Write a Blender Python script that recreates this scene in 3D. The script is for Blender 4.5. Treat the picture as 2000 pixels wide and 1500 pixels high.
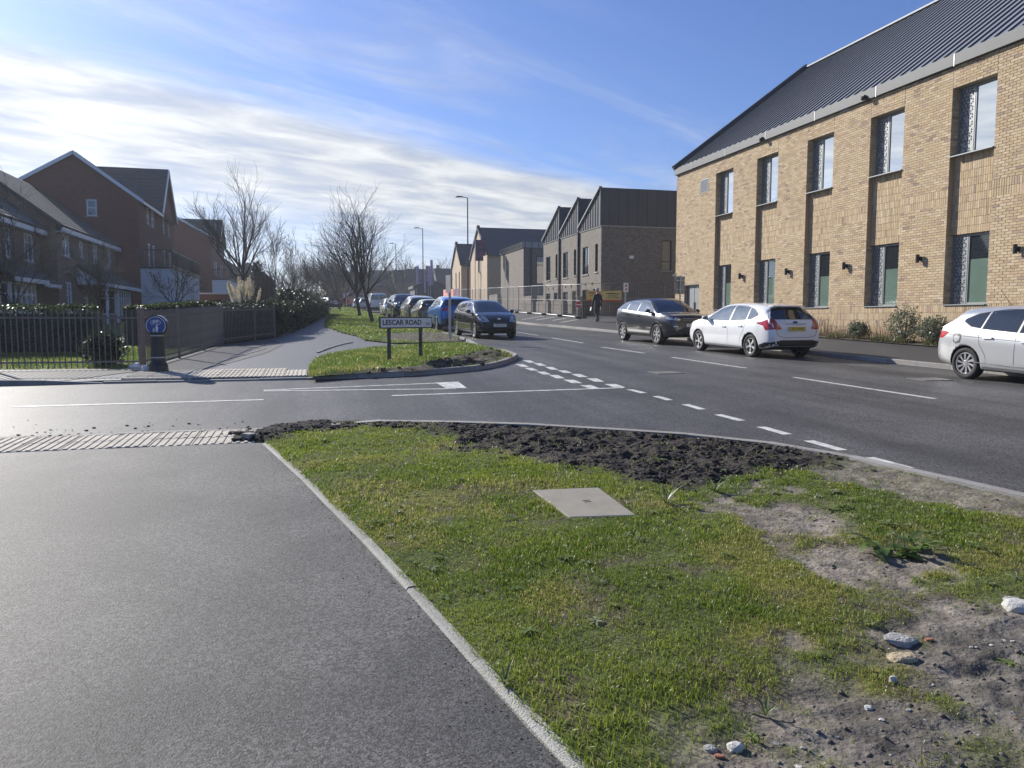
import bpy, bmesh, math, random
import numpy as np
from mathutils import Vector, Matrix, noise as mnoise
from mathutils.bvhtree import BVHTree
from mathutils.geometry import tessellate_polygon, delaunay_2d_cdt

random.seed(7); RNG = np.random.default_rng(11)
for o in list(bpy.data.objects): bpy.data.objects.remove(o)
scene = bpy.context.scene
COL = scene.collection
PI = math.pi

# ---------------------------------------------------------------- camera
# World: +Y runs along the street, +X to the right, ground rises gently along +Y.
FPX, HZ, VPX, G, CAMH = 1500.0, 622.0, 610.0, 0.027, 1.55
PIT = math.atan((750 - HZ) / FPX)
YAW = math.atan((1000 - VPX) * math.cos(PIT) / FPX)
cam = bpy.data.cameras.new('camera'); cam_o = bpy.data.objects.new('camera', cam)
COL.objects.link(cam_o); scene.camera = cam_o
cam.sensor_width = 36.0; cam.lens = 36.0 * FPX / 2000.0
cam.clip_start = 0.05; cam.clip_end = 3000
cam_o.location = (0, 0, CAMH)
cam_o.rotation_euler = (PI / 2 - PIT, 0, -YAW)

# ---------------------------------------------------------------- world, sun, exposure
SUN_AZ, SUN_EL = math.radians(31.0), math.radians(28.0)      # azimuth from +Y towards -X
SUND = Vector((-math.sin(SUN_AZ) * math.cos(SUN_EL), math.cos(SUN_AZ) * math.cos(SUN_EL), math.sin(SUN_EL)))
world = bpy.data.worlds.new('World'); scene.world = world; world.use_nodes = True
wn = world.node_tree; wn.nodes.clear()
def wnode(t, **k):
    n = wn.nodes.new(t)
    for a, b in k.items(): setattr(n, a, b)
    return n
def wl(a, b): wn.links.new(a, b)
def wmath(op, a, b=None, c=None, clamp=False):
    n = wnode('ShaderNodeMath', operation=op, use_clamp=clamp)
    for i, v in enumerate((a, b, c)):
        if v is None: continue
        if isinstance(v, (int, float)): n.inputs[i].default_value = v
        else: wl(v, n.inputs[i])
    return n.outputs[0]
sky = wnode('ShaderNodeTexSky', sky_type='NISHITA', sun_disc=False)
sky.sun_elevation = SUN_EL; sky.sun_rotation = -SUN_AZ
sky.air_density = 1.0; sky.dust_density = 0.6; sky.ozone_density = 2.0
tc = wnode('ShaderNodeTexCoord')
sep = wnode('ShaderNodeSeparateXYZ'); wl(tc.outputs['Generated'], sep.inputs[0])
zc = wmath('MAXIMUM', sep.outputs[2], 0.015)
# cloud deck: direction projected on a flat layer (x/z, y/z)
zz = wmath('ADD', zc, 0.05)
pxx = wmath('DIVIDE', sep.outputs[0], zz); pyy = wmath('DIVIDE', sep.outputs[1], zz)
# across = distance from the edge of the cloud bank, along = along that edge
CA = math.radians(58.9)
across = wmath('ADD', wmath('MULTIPLY', pxx, -math.cos(CA)), wmath('MULTIPLY', pyy, math.sin(CA)))
along = wmath('ADD', wmath('MULTIPLY', pxx, math.sin(CA)), wmath('MULTIPLY', pyy, math.cos(CA)))
comb = wnode('ShaderNodeCombineXYZ'); wl(across, comb.inputs[0]); wl(along, comb.inputs[1])
def wnoise(scale, detail, rough, dist, sx=1.0, sy=1.0, off=0.0):
    mp = wnode('ShaderNodeMapping'); wl(comb.outputs[0], mp.inputs[0])
    mp.inputs['Scale'].default_value = (sx, sy, 1); mp.inputs['Location'].default_value = (off, off * 0.7, 0)
    n = wnode('ShaderNodeTexNoise'); wl(mp.outputs[0], n.inputs['Vector'])
    n.inputs['Scale'].default_value = scale; n.inputs['Detail'].default_value = detail
    n.inputs['Roughness'].default_value = rough; n.inputs['Distortion'].default_value = dist
    return n.outputs['Fac']
n_big = wnoise(0.55, 5, 0.6, 0.4, 1.0, 0.45, 3.0)
n_fine = wnoise(1.9, 8, 0.56, 0.35, 2.0, 0.95, 7.0)
n_wisp = wnoise(1.0, 8, 0.66, 1.4, 1.8, 0.5, 11.0)
edge = wmath('ADD', across, wmath('MULTIPLY', wmath('SUBTRACT', n_big, 0.5), 0.9))
def wramp(v, a, b):
    n = wnode('ShaderNodeMapRange', interpolation_type='SMOOTHSTEP'); wl(v, n.inputs[0])
    n.inputs[1].default_value = a; n.inputs[2].default_value = b
    return n.outputs[0]
bank = wramp(edge, 2.62, 3.05)
dens = wmath('MULTIPLY', bank, wmath('MULTIPLY', wmath('ADD', 0.72, wmath('MULTIPLY', wramp(n_fine, 0.28, 0.62), 0.28)), wmath('SUBTRACT', 1.0, wmath('MULTIPLY', wramp(across, 3.9, 5.6), 0.40))))
wisp = wmath('MULTIPLY', wramp(n_wisp, 0.36, 0.80), 0.55)
wisp = wmath('MULTIPLY', wisp, wramp(across, 1.1, 2.6))
fac = wmath('MAXIMUM', dens, wisp, clamp=True)
# glow of thin cloud towards the sun (forward scattering)
dotn = wnode('ShaderNodeVectorMath', operation='DOT_PRODUCT'); wl(tc.outputs['Generated'], dotn.inputs[0])
dotn.inputs[1].default_value = SUND
ph = wmath('POWER', wmath('MAXIMUM', dotn.outputs['Value'], 0.0), 6.0)
cshade = wmath('ADD', 0.56, wmath('MULTIPLY', wramp(n_fine, 0.26, 0.74), 0.44))
cl = wmath('MULTIPLY', cshade, wmath('ADD', 5.7, wmath('MULTIPLY', ph, 3.2)))
ccol = wnode('ShaderNodeMix', data_type='RGBA', blend_type='MULTIPLY'); ccol.inputs[0].default_value = 1.0
cc = wnode('ShaderNodeCombineColor'); 
for i in range(3): wl(cl, cc.inputs[i])
wl(cc.outputs[0], ccol.inputs[6]); ccol.inputs[7].default_value = (0.93, 0.965, 1.0, 1)
tint = wnode('ShaderNodeMix', data_type='RGBA', blend_type='MULTIPLY'); tint.inputs[0].default_value = 1.0
wl(sky.outputs[0], tint.inputs[6]); tint.inputs[7].default_value = (0.45, 0.57, 0.88, 1)
mixc = wnode('ShaderNodeMix', data_type='RGBA'); wl(fac, mixc.inputs[0]); wl(tint.outputs[2], mixc.inputs[6]); wl(ccol.outputs[2], mixc.inputs[7])
bg = wnode('ShaderNodeBackground'); wl(mixc.outputs[2], bg.inputs[0]); bg.inputs[1].default_value = 0.10
wo = wnode('ShaderNodeOutputWorld'); wl(bg.outputs[0], wo.inputs[0])

sun = bpy.data.lights.new('sun', 'SUN'); sun.energy = 5.0; sun.angle = math.radians(0.53); sun.color = (1.0, 0.955, 0.88)
sun_o = bpy.data.objects.new('sun', sun); COL.objects.link(sun_o)
sun_o.rotation_euler = SUND.to_track_quat('Z', 'Y').to_euler(); sun_o.location = (-40, 60, 60)

vs = scene.view_settings
scene.display_settings.display_device = 'sRGB'
vs.view_transform = 'Standard'; vs.look = 'None'; vs.exposure = 0.60; vs.gamma = 1.0; vs.use_curve_mapping = False

# ---------------------------------------------------------------- pixel helpers (photo pixel -> direction -> surface it touches)
_cp, _sp, _cy, _sy = math.cos(PIT), math.sin(PIT), math.cos(YAW), math.sin(YAW)
def gz(x, y):
    y = np.asarray(y, float); t = np.clip((y - 160.0) / 260.0, 0, 1)
    return G * np.minimum(y, 440.0) + 5.0 * t * t * (3 - 2 * t)
def ray(u, v):
    x = (u - 1000) / FPX; z = -(v - 750) / FPX
    y2 = _cp + z * _sp; z2 = -_sp + z * _cp
    return np.array([x * _cy + y2 * _sy, -x * _sy + y2 * _cy, z2])
def gp(u, v, dz=0.0):
    r = ray(u, v); t = (-CAMH + dz) / (r[2] - G * r[1]); p = r * t
    return (float(p[0]), float(p[1]))
def onX(u, v, X):
    r = ray(u, v); p = r * (X / r[0]); return (float(p[1]), float(p[2] + CAMH))
def onY(u, v, Y):
    r = ray(u, v); p = r * (Y / r[1]); return (float(p[0]), float(p[2] + CAMH))
def gpl(pts, dz=0.0): return [gp(u, v, dz) for u, v in pts]

# ---------------------------------------------------------------- noise in numpy
def vnoise(x, y, seed=0):
    x = np.asarray(x, float); y = np.asarray(y, float)
    xi = np.floor(x).astype(np.int64); yi = np.floor(y).astype(np.int64)
    xf = x - xi; yf = y - yi
    def h(a, b):
        n = (a * 374761393 + b * 668265263 + seed * 974634541) & 0xffffffff
        n = ((n ^ (n >> 13)) * 1274126177) & 0xffffffff
        return ((n ^ (n >> 16)) & 0xffff) / 65535.0
    u = xf * xf * (3 - 2 * xf); v = yf * yf * (3 - 2 * yf)
    a = h(xi, yi) * (1 - u) + h(xi + 1, yi) * u
    b = h(xi, yi + 1) * (1 - u) + h(xi + 1, yi + 1) * u
    return a * (1 - v) + b * v
def fbm(x, y, seed=0, oct=4, gain=0.5):
    s = 0; a = 1; t = 0
    for i in range(oct):
        s = s + a * vnoise(x * 2 ** i, y * 2 ** i, seed + i * 17); t += a; a *= gain
    return s / t
def inpoly(px, py, poly):
    px = np.asarray(px, float); py = np.asarray(py, float); r = np.zeros(px.shape, bool)
    n = len(poly)
    for i in range(n):
        x1, y1 = poly[i]; x2, y2 = poly[(i + 1) % n]
        if y1 == y2: continue
        c = ((y1 > py) != (y2 > py)) & (px < (x2 - x1) * (py - y1) / (y2 - y1) + x1)
        r ^= c
    return r
def polydist(px, py, poly, closed=True):
    d = np.full(np.asarray(px).shape, 1e9); n = len(poly)
    for i in range(n if closed else n - 1):
        x1, y1 = poly[i]; x2, y2 = poly[(i + 1) % n]
        dx, dy = x2 - x1, y2 - y1; L = dx * dx + dy * dy + 1e-12
        t = np.clip(((px - x1) * dx + (py - y1) * dy) / L, 0, 1)
        d = np.minimum(d, np.hypot(px - x1 - t * dx, py - y1 - t * dy))
    return d
def sdist(px, py, poly):          # positive inside
    d = polydist(px, py, poly); return np.where(inpoly(px, py, poly), d, -d)
def sstep(v, a, b):
    t = np.clip((v - a) / (b - a), 0, 1); return t * t * (3 - 2 * t)
def crom(pts, n=8, closed=False):
    P = [np.array(p, float) for p in pts]; out = []
    m = len(P)
    rng = range(m if closed else m - 1)
    for i in rng:
        p0 = P[(i - 1) % m] if closed or i > 0 else 2 * P[0] - P[1]
        p1 = P[i]; p2 = P[(i + 1) % m]
        p3 = P[(i + 2) % m] if closed or i + 2 < m else 2 * P[-1] - P[-2]
        for k in range(n):
            t = k / n
            out.append(0.5 * ((2 * p1) + (-p0 + p2) * t + (2 * p0 - 5 * p1 + 4 * p2 - p3) * t * t + (-p0 + 3 * p1 - 3 * p2 + p3) * t ** 3))
    if not closed: out.append(P[-1])
    return [tuple(map(float, p)) for p in out]
def resample(pts, step):
    P = np.array(pts, float); seg = np.hypot(*(P[1:, :2] - P[:-1, :2]).T); s = np.concatenate([[0], np.cumsum(seg)])
    n = max(2, int(round(s[-1] / step)) + 1); q = np.linspace(0, s[-1], n)
    return [tuple(np.interp(q, s, P[:, k])[i] for k in range(P.shape[1])) for i in range(n)]

# ---------------------------------------------------------------- mesh helpers
def tag(o, label=None, cat=None, group=None, kind=None):
    if label: o['label'] = label
    if cat: o['category'] = cat
    if group: o['group'] = group
    if kind: o['kind'] = kind
    return o
def link(name, me, mats, parent=None, smooth=False):
    o = bpy.data.objects.new(name, me); COL.objects.link(o)
    if mats is not None and len(me.materials) == 0:
        for m in (mats if isinstance(mats, (list, tuple)) else [mats]): me.materials.append(m)
    if parent is not None: o.parent = parent
    if smooth: me.polygons.foreach_set('use_smooth', [True] * len(me.polygons))
    return o
def thing(name, label, cat, loc=(0, 0, 0), rz=0.0, group=None, rx=0.0):
    o = bpy.data.objects.new(name, None); COL.objects.link(o); o.empty_display_size = 0.2
    o.location = loc; o.rotation_euler = (rx, 0, rz)
    return tag(o, label, cat, group)
def copy_tree(o, parent=None):
    c = o.copy(); COL.objects.link(c)
    if parent is not None: c.parent = parent
    for ch in list(o.children): copy_tree(ch, c)
    return c
class MB:
    """collects simple shapes; build() links them as ONE mesh object"""
    def __init__(s): s.v = []; s.f = []; s.m = []; s.c = []
    def add(s, vs_, fs, mi=0, col=None):
        b = len(s.v); s.v += [tuple(p) for p in vs_]
        for f in fs:
            s.f.append(tuple(i + b for i in f)); s.m.append(mi); s.c.append(col)
        return s
    def box(s, x0, x1, y0, y1, z0, z1, mi=0, col=None, skip=''):
        vs_ = [(x0, y0, z0), (x1, y0, z0), (x1, y1, z0), (x0, y1, z0), (x0, y0, z1), (x1, y0, z1), (x1, y1, z1), (x0, y1, z1)]
        F = {'b': (0, 3, 2, 1), 't': (4, 5, 6, 7), 'f': (0, 1, 5, 4), 'r': (1, 2, 6, 5), 'k': (2, 3, 7, 6), 'l': (3, 0, 4, 7)}
        return s.add(vs_, [F[k] for k in F if k not in skip], mi, col)
    def obox(s, c, ax, ay, az, hx, hy, hz, mi=0, col=None):
        c = Vector(c); ax = Vector(ax).normalized() * hx; ay = Vector(ay).normalized() * hy; az = Vector(az).normalized() * hz
        vs_ = [c + a * ax + b * ay + d * az for d in (-1, 1) for a, b in ((-1, -1), (1, -1), (1, 1), (-1, 1))]
        return s.add(vs_, [(0, 3, 2, 1), (4, 5, 6, 7), (0, 1, 5, 4), (1, 2, 6, 5), (2, 3, 7, 6), (3, 0, 4, 7)], mi, col)
    def prism(s, poly, h0, h1, axis='z', mi=0, col=None):
        """poly: 2D list (ccw); extruded along axis"""
        n = len(poly)
        def P(a, b, h): return {'z': (a, b, h), 'y': (a, h, b), 'x': (h, a, b)}[axis]
        vs_ = [P(a, b, h0) for a, b in poly] + [P(a, b, h1) for a, b in poly]
        fs = [tuple(range(n))[::-1], tuple(range(n, 2 * n))] + [(i, (i + 1) % n, n + (i + 1) % n, n + i) for i in range(n)]
        return s.add(vs_, fs, mi, col)
    def tube(s, pts, rad, sides=8, mi=0, col=None, cap=True):
        pts = [Vector(p) for p in pts]; n = len(pts)
        if not isinstance(rad, (list, tuple)): rad = [rad] * n
        b = len(s.v); prev = None
        for i, p in enumerate(pts):
            d = (pts[min(i + 1, n - 1)] - pts[max(i - 1, 0)]).normalized()
            if prev is None:
                a = d.orthogonal().normalized()
            else:
                a = (prev - d * prev.dot(d)); a = a.normalized() if a.length > 1e-6 else d.orthogonal().normalized()
            prev = a; c = d.cross(a)
            for k in range(sides):
                t = 2 * PI * k / sides; s.v.append(tuple(p + (a * math.cos(t) + c * math.sin(t)) * rad[i]))
        for i in range(n - 1):
            for k in range(sides):
                k2 = (k + 1) % sides
                s.f.append((b + i * sides + k, b + i * sides + k2, b + (i + 1) * sides + k2, b + (i + 1) * sides + k)); s.m.append(mi); s.c.append(col)
        if cap:
            s.f.append(tuple(b + k for k in range(sides))[::-1]); s.m.append(mi); s.c.append(col)
            s.f.append(tuple(b + (n - 1) * sides + k for k in range(sides))); s.m.append(mi); s.c.append(col)
        return s
    def lathe(s, prof, sides=24, mi=0, axis='z', c=(0, 0, 0), col=None, closed=False):
        b = len(s.v); n = len(prof)
        for r, h in prof:
            for k in range(sides):
                t = 2 * PI * k / sides; a, d = r * math.cos(t), r * math.sin(t)
                p = {'z': (a, d, h), 'y': (a, h, -d), 'x': (h, a, d)}[axis]
                s.v.append((p[0] + c[0], p[1] + c[1], p[2] + c[2]))
        for i in range(n if closed else n - 1):
            i2 = (i + 1) % n
            for k in range(sides):
                k2 = (k + 1) % sides
                s.f.append((b + i * sides + k, b + i * sides + k2, b + i2 * sides + k2, b + i2 * sides + k)); s.m.append(mi); s.c.append(col)
        return s
    def mesh(s, name='m'):
        me = bpy.data.meshes.new(name); me.from_pydata(s.v, [], s.f)
        if any(s.m): me.polygons.foreach_set('material_index', s.m)
        if any(c is not None for c in s.c):
            at = me.attributes.new('Col', 'FLOAT_COLOR', 'FACE'); buf = []
            for c in s.c: buf += list(c or (0.5, 0.5, 0.5))[:3] + [1.0]
            at.data.foreach_set('color', buf)
        me.update(); return me
    def build(s, name, mats, parent=None, smooth=False): return link(name, s.mesh(name), mats, parent, smooth)
def np_mesh(name, V, F, vcol=None, fcol=None):
    me = bpy.data.meshes.new(name); V = np.asarray(V, np.float32); F = np.asarray(F, np.int32); k = F.shape[1]
    me.vertices.add(len(V)); me.vertices.foreach_set('co', V.ravel())
    me.loops.add(F.size); me.loops.foreach_set('vertex_index', F.ravel())
    me.polygons.add(len(F)); me.polygons.foreach_set('loop_start', np.arange(0, F.size, k, dtype=np.int32))
    try: me.polygons.foreach_set('loop_total', np.full(len(F), k, np.int32))
    except Exception: pass
    for data, dom in ((vcol, 'POINT'), (fcol, 'FACE')):
        if data is not None:
            data = np.asarray(data, np.float32)
            if data.shape[1] == 3: data = np.concatenate([data, np.ones((len(data), 1), np.float32)], 1)
            a = me.attributes.new('Col', 'FLOAT_COLOR', dom); a.data.foreach_set('color', data.ravel())
    me.update(calc_edges=True); me.validate(); return me
def poly_sheet(name, poly, dz, mat, parent=None, zf=None, thick=None):
    zf = zf or (lambda x, y: float(gz(x, y)) + dz)
    tris = tessellate_polygon([[Vector((x, y, 0)) for x, y in poly]])
    vs_ = [(x, y, zf(x, y)) for x, y in poly]; fs = []
    for t in tris:
        a, b, c = (Vector(vs_[i]) for i in t)
        fs.append(tuple(t) if (b - a).cross(c - a).z > 0 else tuple(t)[::-1])
    n = len(poly)
    if thick:
        ar = sum(poly[i][0] * poly[(i + 1) % n][1] - poly[(i + 1) % n][0] * poly[i][1] for i in range(n))
        vs_ += [(x, y, z - thick) for x, y, z in vs_]
        for i in range(n):
            j = (i + 1) % n
            fs.append((i, n + i, n + j, j) if ar > 0 else (j, n + j, n + i, i))
    me = bpy.data.meshes.new(name); me.from_pydata(vs_, [], fs); me.update()
    return link(name, me, mat, parent)
def text_mesh(s, size, name='lettering', extrude=0.0, bold=0.0):
    cu = bpy.data.curves.new('t', 'FONT'); cu.body = s; cu.size = size; cu.align_x = 'CENTER'; cu.align_y = 'CENTER'
    cu.extrude = extrude; cu.offset = bold; cu.resolution_u = 3
    o = bpy.data.objects.new('t', cu); COL.objects.link(o)
    dg = bpy.context.evaluated_depsgraph_get(); me = bpy.data.meshes.new_from_object(o.evaluated_get(dg)); me.name = name
    bpy.data.objects.remove(o); bpy.data.curves.remove(cu)
    return me
# ---------------------------------------------------------------- materials (all procedural)
MATS = {}
def mat_base(name):
    m = bpy.data.materials.new(name); m.use_nodes = True; nt = m.node_tree
    b = nt.nodes['Principled BSDF']; return m, nt, b
def nnode(nt, t, **k):
    n = nt.nodes.new(t)
    for a, b in k.items(): setattr(n, a, b)
    return n
def pm(name, col, rough=0.6, metal=0.0, spec=0.5, var=0.0, vscale=3.0, bump=0.0, bscale=40.0, coat=0.0, vary=None, attr=False, coord='Object', detail=4.0, trans=0.0, stretch=None, randv=0.0):
    """principled + optional large colour variation (var), second colour (vary), fine bump; attr = colour from face/vertex attribute"""
    if name in MATS: return MATS[name]
    m, nt, b = mat_base(name)
    b.inputs['Roughness'].default_value = rough; b.inputs['Metallic'].default_value = metal
    b.inputs['Specular IOR Level'].default_value = spec
    if coat: b.inputs['Coat Weight'].default_value = coat; b.inputs['Coat Roughness'].default_value = 0.04
    if trans: b.inputs['Transmission Weight'].default_value = trans
    cur = None
    if attr:
        a = nnode(nt, 'ShaderNodeAttribute', attribute_name='Col'); cur = a.outputs['Color']
    tcn = nnode(nt, 'ShaderNodeTexCoord'); vec = tcn.outputs[coord]
    if stretch:
        mp = nnode(nt, 'ShaderNodeMapping'); mp.inputs['Scale'].default_value = stretch; nt.links.new(vec, mp.inputs[0]); vec = mp.outputs[0]
    if var or vary:
        n = nnode(nt, 'ShaderNodeTexNoise'); n.inputs['Scale'].default_value = vscale; n.inputs['Detail'].default_value = detail; n.inputs['Roughness'].default_value = 0.62
        nt.links.new(vec, n.inputs['Vector'])
        if vary:
            mr = nnode(nt, 'ShaderNodeMapRange'); mr.inputs[1].default_value = 0.38; mr.inputs[2].default_value = 0.66; nt.links.new(n.outputs['Fac'], mr.inputs[0])
            mx = nnode(nt, 'ShaderNodeMix', data_type='RGBA'); nt.links.new(mr.outputs[0], mx.inputs[0])
            if cur is not None: nt.links.new(cur, mx.inputs[6])
            else: mx.inputs[6].default_value = (*col, 1)
            mx.inputs[7].default_value = (*vary, 1); cur = mx.outputs[2]
        if var:
            mr = nnode(nt, 'ShaderNodeMapRange'); mr.inputs[1].default_value = 0.25; mr.inputs[2].default_value = 0.75
            mr.inputs[3].default_value = 1 - var; mr.inputs[4].default_value = 1 + var; nt.links.new(n.outputs['Fac'], mr.inputs[0])
            mx = nnode(nt, 'ShaderNodeMix', data_type='RGBA', blend_type='MULTIPLY'); mx.inputs[0].default_value = 1
            if cur is not None: nt.links.new(cur, mx.inputs[6])
            else: mx.inputs[6].default_value = (*col, 1)
            c3 = nnode(nt, 'ShaderNodeCombineColor')
            for i in range(3): nt.links.new(mr.outputs[0], c3.inputs[i])
            nt.links.new(c3.outputs[0], mx.inputs[7]); cur = mx.outputs[2]
    if randv:
        oi = nnode(nt, 'ShaderNodeObjectInfo'); mr = nnode(nt, 'ShaderNodeMapRange'); nt.links.new(oi.outputs['Random'], mr.inputs[0])
        mr.inputs[3].default_value = 1 - randv; mr.inputs[4].default_value = 1 + randv
        mx = nnode(nt, 'ShaderNodeMix', data_type='RGBA', blend_type='MULTIPLY'); mx.inputs[0].default_value = 1
        if cur is not None: nt.links.new(cur, mx.inputs[6])
        else: mx.inputs[6].default_value = (*col, 1)
        c3 = nnode(nt, 'ShaderNodeCombineColor')
        for i in range(3): nt.links.new(mr.outputs[0], c3.inputs[i])
        nt.links.new(c3.outputs[0], mx.inputs[7]); cur = mx.outputs[2]
    if cur is not None: nt.links.new(cur, b.inputs['Base Color'])
    else: b.inputs['Base Color'].default_value = (*col, 1)
    if bump:
        n = nnode(nt, 'ShaderNodeTexNoise'); n.inputs['Scale'].default_value = bscale; n.inputs['Detail'].default_value = 5; nt.links.new(vec, n.inputs['Vector'])
        bp = nnode(nt, 'ShaderNodeBump'); bp.inputs['Strength'].default_value = bump; bp.inputs['Distance'].default_value = 0.02
        nt.links.new(n.outputs['Fac'], bp.inputs['Height']); nt.links.new(bp.outputs[0], b.inputs['Normal'])
    MATS[name] = m; return m

def asphalt(name, base, light, dark, rough=0.62, agg=140.0, spec=0.5, worn=0.35, fleck=0.5, bstr=0.5, streak=0.0):
    """stone-mastic surface: aggregate cells, bitumen between, worn pale patches"""
    m, nt, b = mat_base(name); L = nt.links.new
    tcn = nnode(nt, 'ShaderNodeTexCoord'); vec = tcn.outputs['Object']
    vo = nnode(nt, 'ShaderNodeTexVoronoi'); vo.inputs['Scale'].default_value = agg; L(vec, vo.inputs['Vector'])
    sc = nnode(nt, 'ShaderNodeSeparateColor'); L(vo.outputs['Color'], sc.inputs[0])
    n1 = nnode(nt, 'ShaderNodeTexNoise'); n1.inputs['Scale'].default_value = 0.75; n1.inputs['Detail'].default_value = 8; n1.inputs['Roughness'].default_value = 0.65; L(vec, n1.inputs['Vector'])
    n2 = nnode(nt, 'ShaderNodeTexNoise'); n2.inputs['Scale'].default_value = 38; n2.inputs['Detail'].default_value = 3; L(vec, n2.inputs['Vector'])
    n3 = nnode(nt, 'ShaderNodeTexNoise'); n3.inputs['Scale'].default_value = agg * 1.1; n3.inputs['Detail'].default_value = 2; L(vec, n3.inputs['Vector'])
    r1 = nnode(nt, 'ShaderNodeMapRange'); r1.inputs[1].default_value = 0.40; r1.inputs[2].default_value = 0.64; L(n1.outputs['Fac'], r1.inputs[0])
    mx = nnode(nt, 'ShaderNodeMix', data_type='RGBA'); mx.inputs[6].default_value = (*base, 1); mx.inputs[7].default_value = (*light, 1)
    mm = nnode(nt, 'ShaderNodeMath', operation='MULTIPLY'); L(r1.outputs[0], mm.inputs[0]); mm.inputs[1].default_value = worn; L(mm.outputs[0], mx.inputs[0])
    if streak:      # wheel-polished tracks along the carriageway
        mp = nnode(nt, 'ShaderNodeMapping'); mp.inputs['Scale'].default_value = (1.0, .045, 1); L(vec, mp.inputs[0])
        n5 = nnode(nt, 'ShaderNodeTexNoise'); n5.inputs['Scale'].default_value = 1.6; n5.inputs['Detail'].default_value = 4; L(mp.outputs[0], n5.inputs['Vector'])
        r5 = nnode(nt, 'ShaderNodeMapRange'); r5.inputs[1].default_value = .3; r5.inputs[2].default_value = .7; r5.inputs[3].default_value = 1 - streak; r5.inputs[4].default_value = 1 + streak; L(n5.outputs['Fac'], r5.inputs[0])
        m5 = nnode(nt, 'ShaderNodeMix', data_type='RGBA', blend_type='MULTIPLY'); m5.inputs[0].default_value = 1; c5 = nnode(nt, 'ShaderNodeCombineColor')
        for i in range(3): L(r5.outputs[0], c5.inputs[i])
        L(mx.outputs[2], m5.inputs[6]); L(c5.outputs[0], m5.inputs[7]); mx = m5
    # each stone its own tone
    r2 = nnode(nt, 'ShaderNodeMapRange'); L(sc.outputs[0], r2.inputs[0]); r2.inputs[3].default_value = 1 - fleck; r2.inputs[4].default_value = 1 + fleck
    m2 = nnode(nt, 'ShaderNodeMix', data_type='RGBA', blend_type='MULTIPLY'); m2.inputs[0].default_value = 1
    cc_ = nnode(nt, 'ShaderNodeCombineColor')
    for i in range(3): L(r2.outputs[0], cc_.inputs[i])
    L(mx.outputs[2], m2.inputs[6]); L(cc_.outputs[0], m2.inputs[7])
    r3 = nnode(nt, 'ShaderNodeMapRange'); r3.inputs[1].default_value = 0.52; r3.inputs[2].default_value = 0.68; L(n2.outputs['Fac'], r3.inputs[0])
    m3 = nnode(nt, 'ShaderNodeMix', data_type='RGBA'); L(m2.outputs[2], m3.inputs[6]); m3.inputs[7].default_value = (*dark, 1)
    m4 = nnode(nt, 'ShaderNodeMath', operation='MULTIPLY'); L(r3.outputs[0], m4.inputs[0]); m4.inputs[1].default_value = 0.75; L(m4.outputs[0], m3.inputs[0])
    L(m3.outputs[2], b.inputs['Base Color'])
    b.inputs['Roughness'].default_value = rough; b.inputs['Specular IOR Level'].default_value = spec
    bp = nnode(nt, 'ShaderNodeBump'); bp.inputs['Strength'].default_value = bstr; bp.inputs['Distance'].default_value = 0.006
    L(n3.outputs['Fac'], bp.inputs['Height']); L(bp.outputs[0], b.inputs['Normal'])
    MATS[name] = m; return m

def brick_mat(name, cols, mortar, bw=0.225, bh=0.075, axis='x', rough=0.85, bump=0.4):
    """far brickwork whose bricks are too small to tell apart; axis = horizontal axis of the wall"""
    m, nt, b = mat_base(name); L = nt.links.new
    tcn = nnode(nt, 'ShaderNodeTexCoord'); s = nnode(nt, 'ShaderNodeSeparateXYZ'); L(tcn.outputs['Object'], s.inputs[0])
    cmb = nnode(nt, 'ShaderNodeCombineXYZ')
    ad = nnode(nt, 'ShaderNodeMath', operation='ADD'); L(s.outputs[0], ad.inputs[0]); L(s.outputs[1], ad.inputs[1])
    L(ad.outputs[0], cmb.inputs[0]); L(s.outputs[2], cmb.inputs[1])
    br = nnode(nt, 'ShaderNodeTexBrick'); L(cmb.outputs[0], br.inputs['Vector'])
    br.inputs['Scale'].default_value = 1.0; br.inputs['Brick Width'].default_value = bw; br.inputs['Row Height'].default_value = bh
    br.inputs['Mortar Size'].default_value = 0.006; br.inputs['Mortar Smooth'].default_value = 0.3
    br.inputs['Color1'].default_value = (*cols[0], 1); br.inputs['Color2'].default_value = (*cols[1], 1); br.inputs['Mortar'].default_value = (*mortar, 1)
    br.inputs['Bias'].default_value = -0.1
    n = nnode(nt, 'ShaderNodeTexNoise'); n.inputs['Scale'].default_value = 7; n.inputs['Detail'].default_value = 5; L(tcn.outputs['Object'], n.inputs['Vector'])
    mr = nnode(nt, 'ShaderNodeMapRange'); mr.inputs[1].default_value = 0.42; mr.inputs[2].default_value = 0.62; L(n.outputs['Fac'], mr.inputs[0])
    mx = nnode(nt, 'ShaderNodeMix', data_type='RGBA'); L(br.outputs['Color'], mx.inputs[6]); mx.inputs[7].default_value = (*cols[2], 1)
    q = nnode(nt, 'ShaderNodeMath', operation='MULTIPLY'); L(mr.outputs[0], q.inputs[0]); q.inputs[1].default_value = 0.5; L(q.outputs[0], mx.inputs[0])
    L(mx.outputs[2], b.inputs['Base Color']); b.inputs['Roughness'].default_value = rough; b.inputs['Specular IOR Level'].default_value = 0.3
    bp = nnode(nt, 'ShaderNodeBump'); bp.inputs['Strength'].default_value = bump; bp.inputs['Distance'].default_value = 0.008; bp.invert = True
    L(br.outputs['Fac'], bp.inputs['Height']); L(bp.outputs[0], b.inputs['Normal'])
    MATS[name] = m; return m

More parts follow.
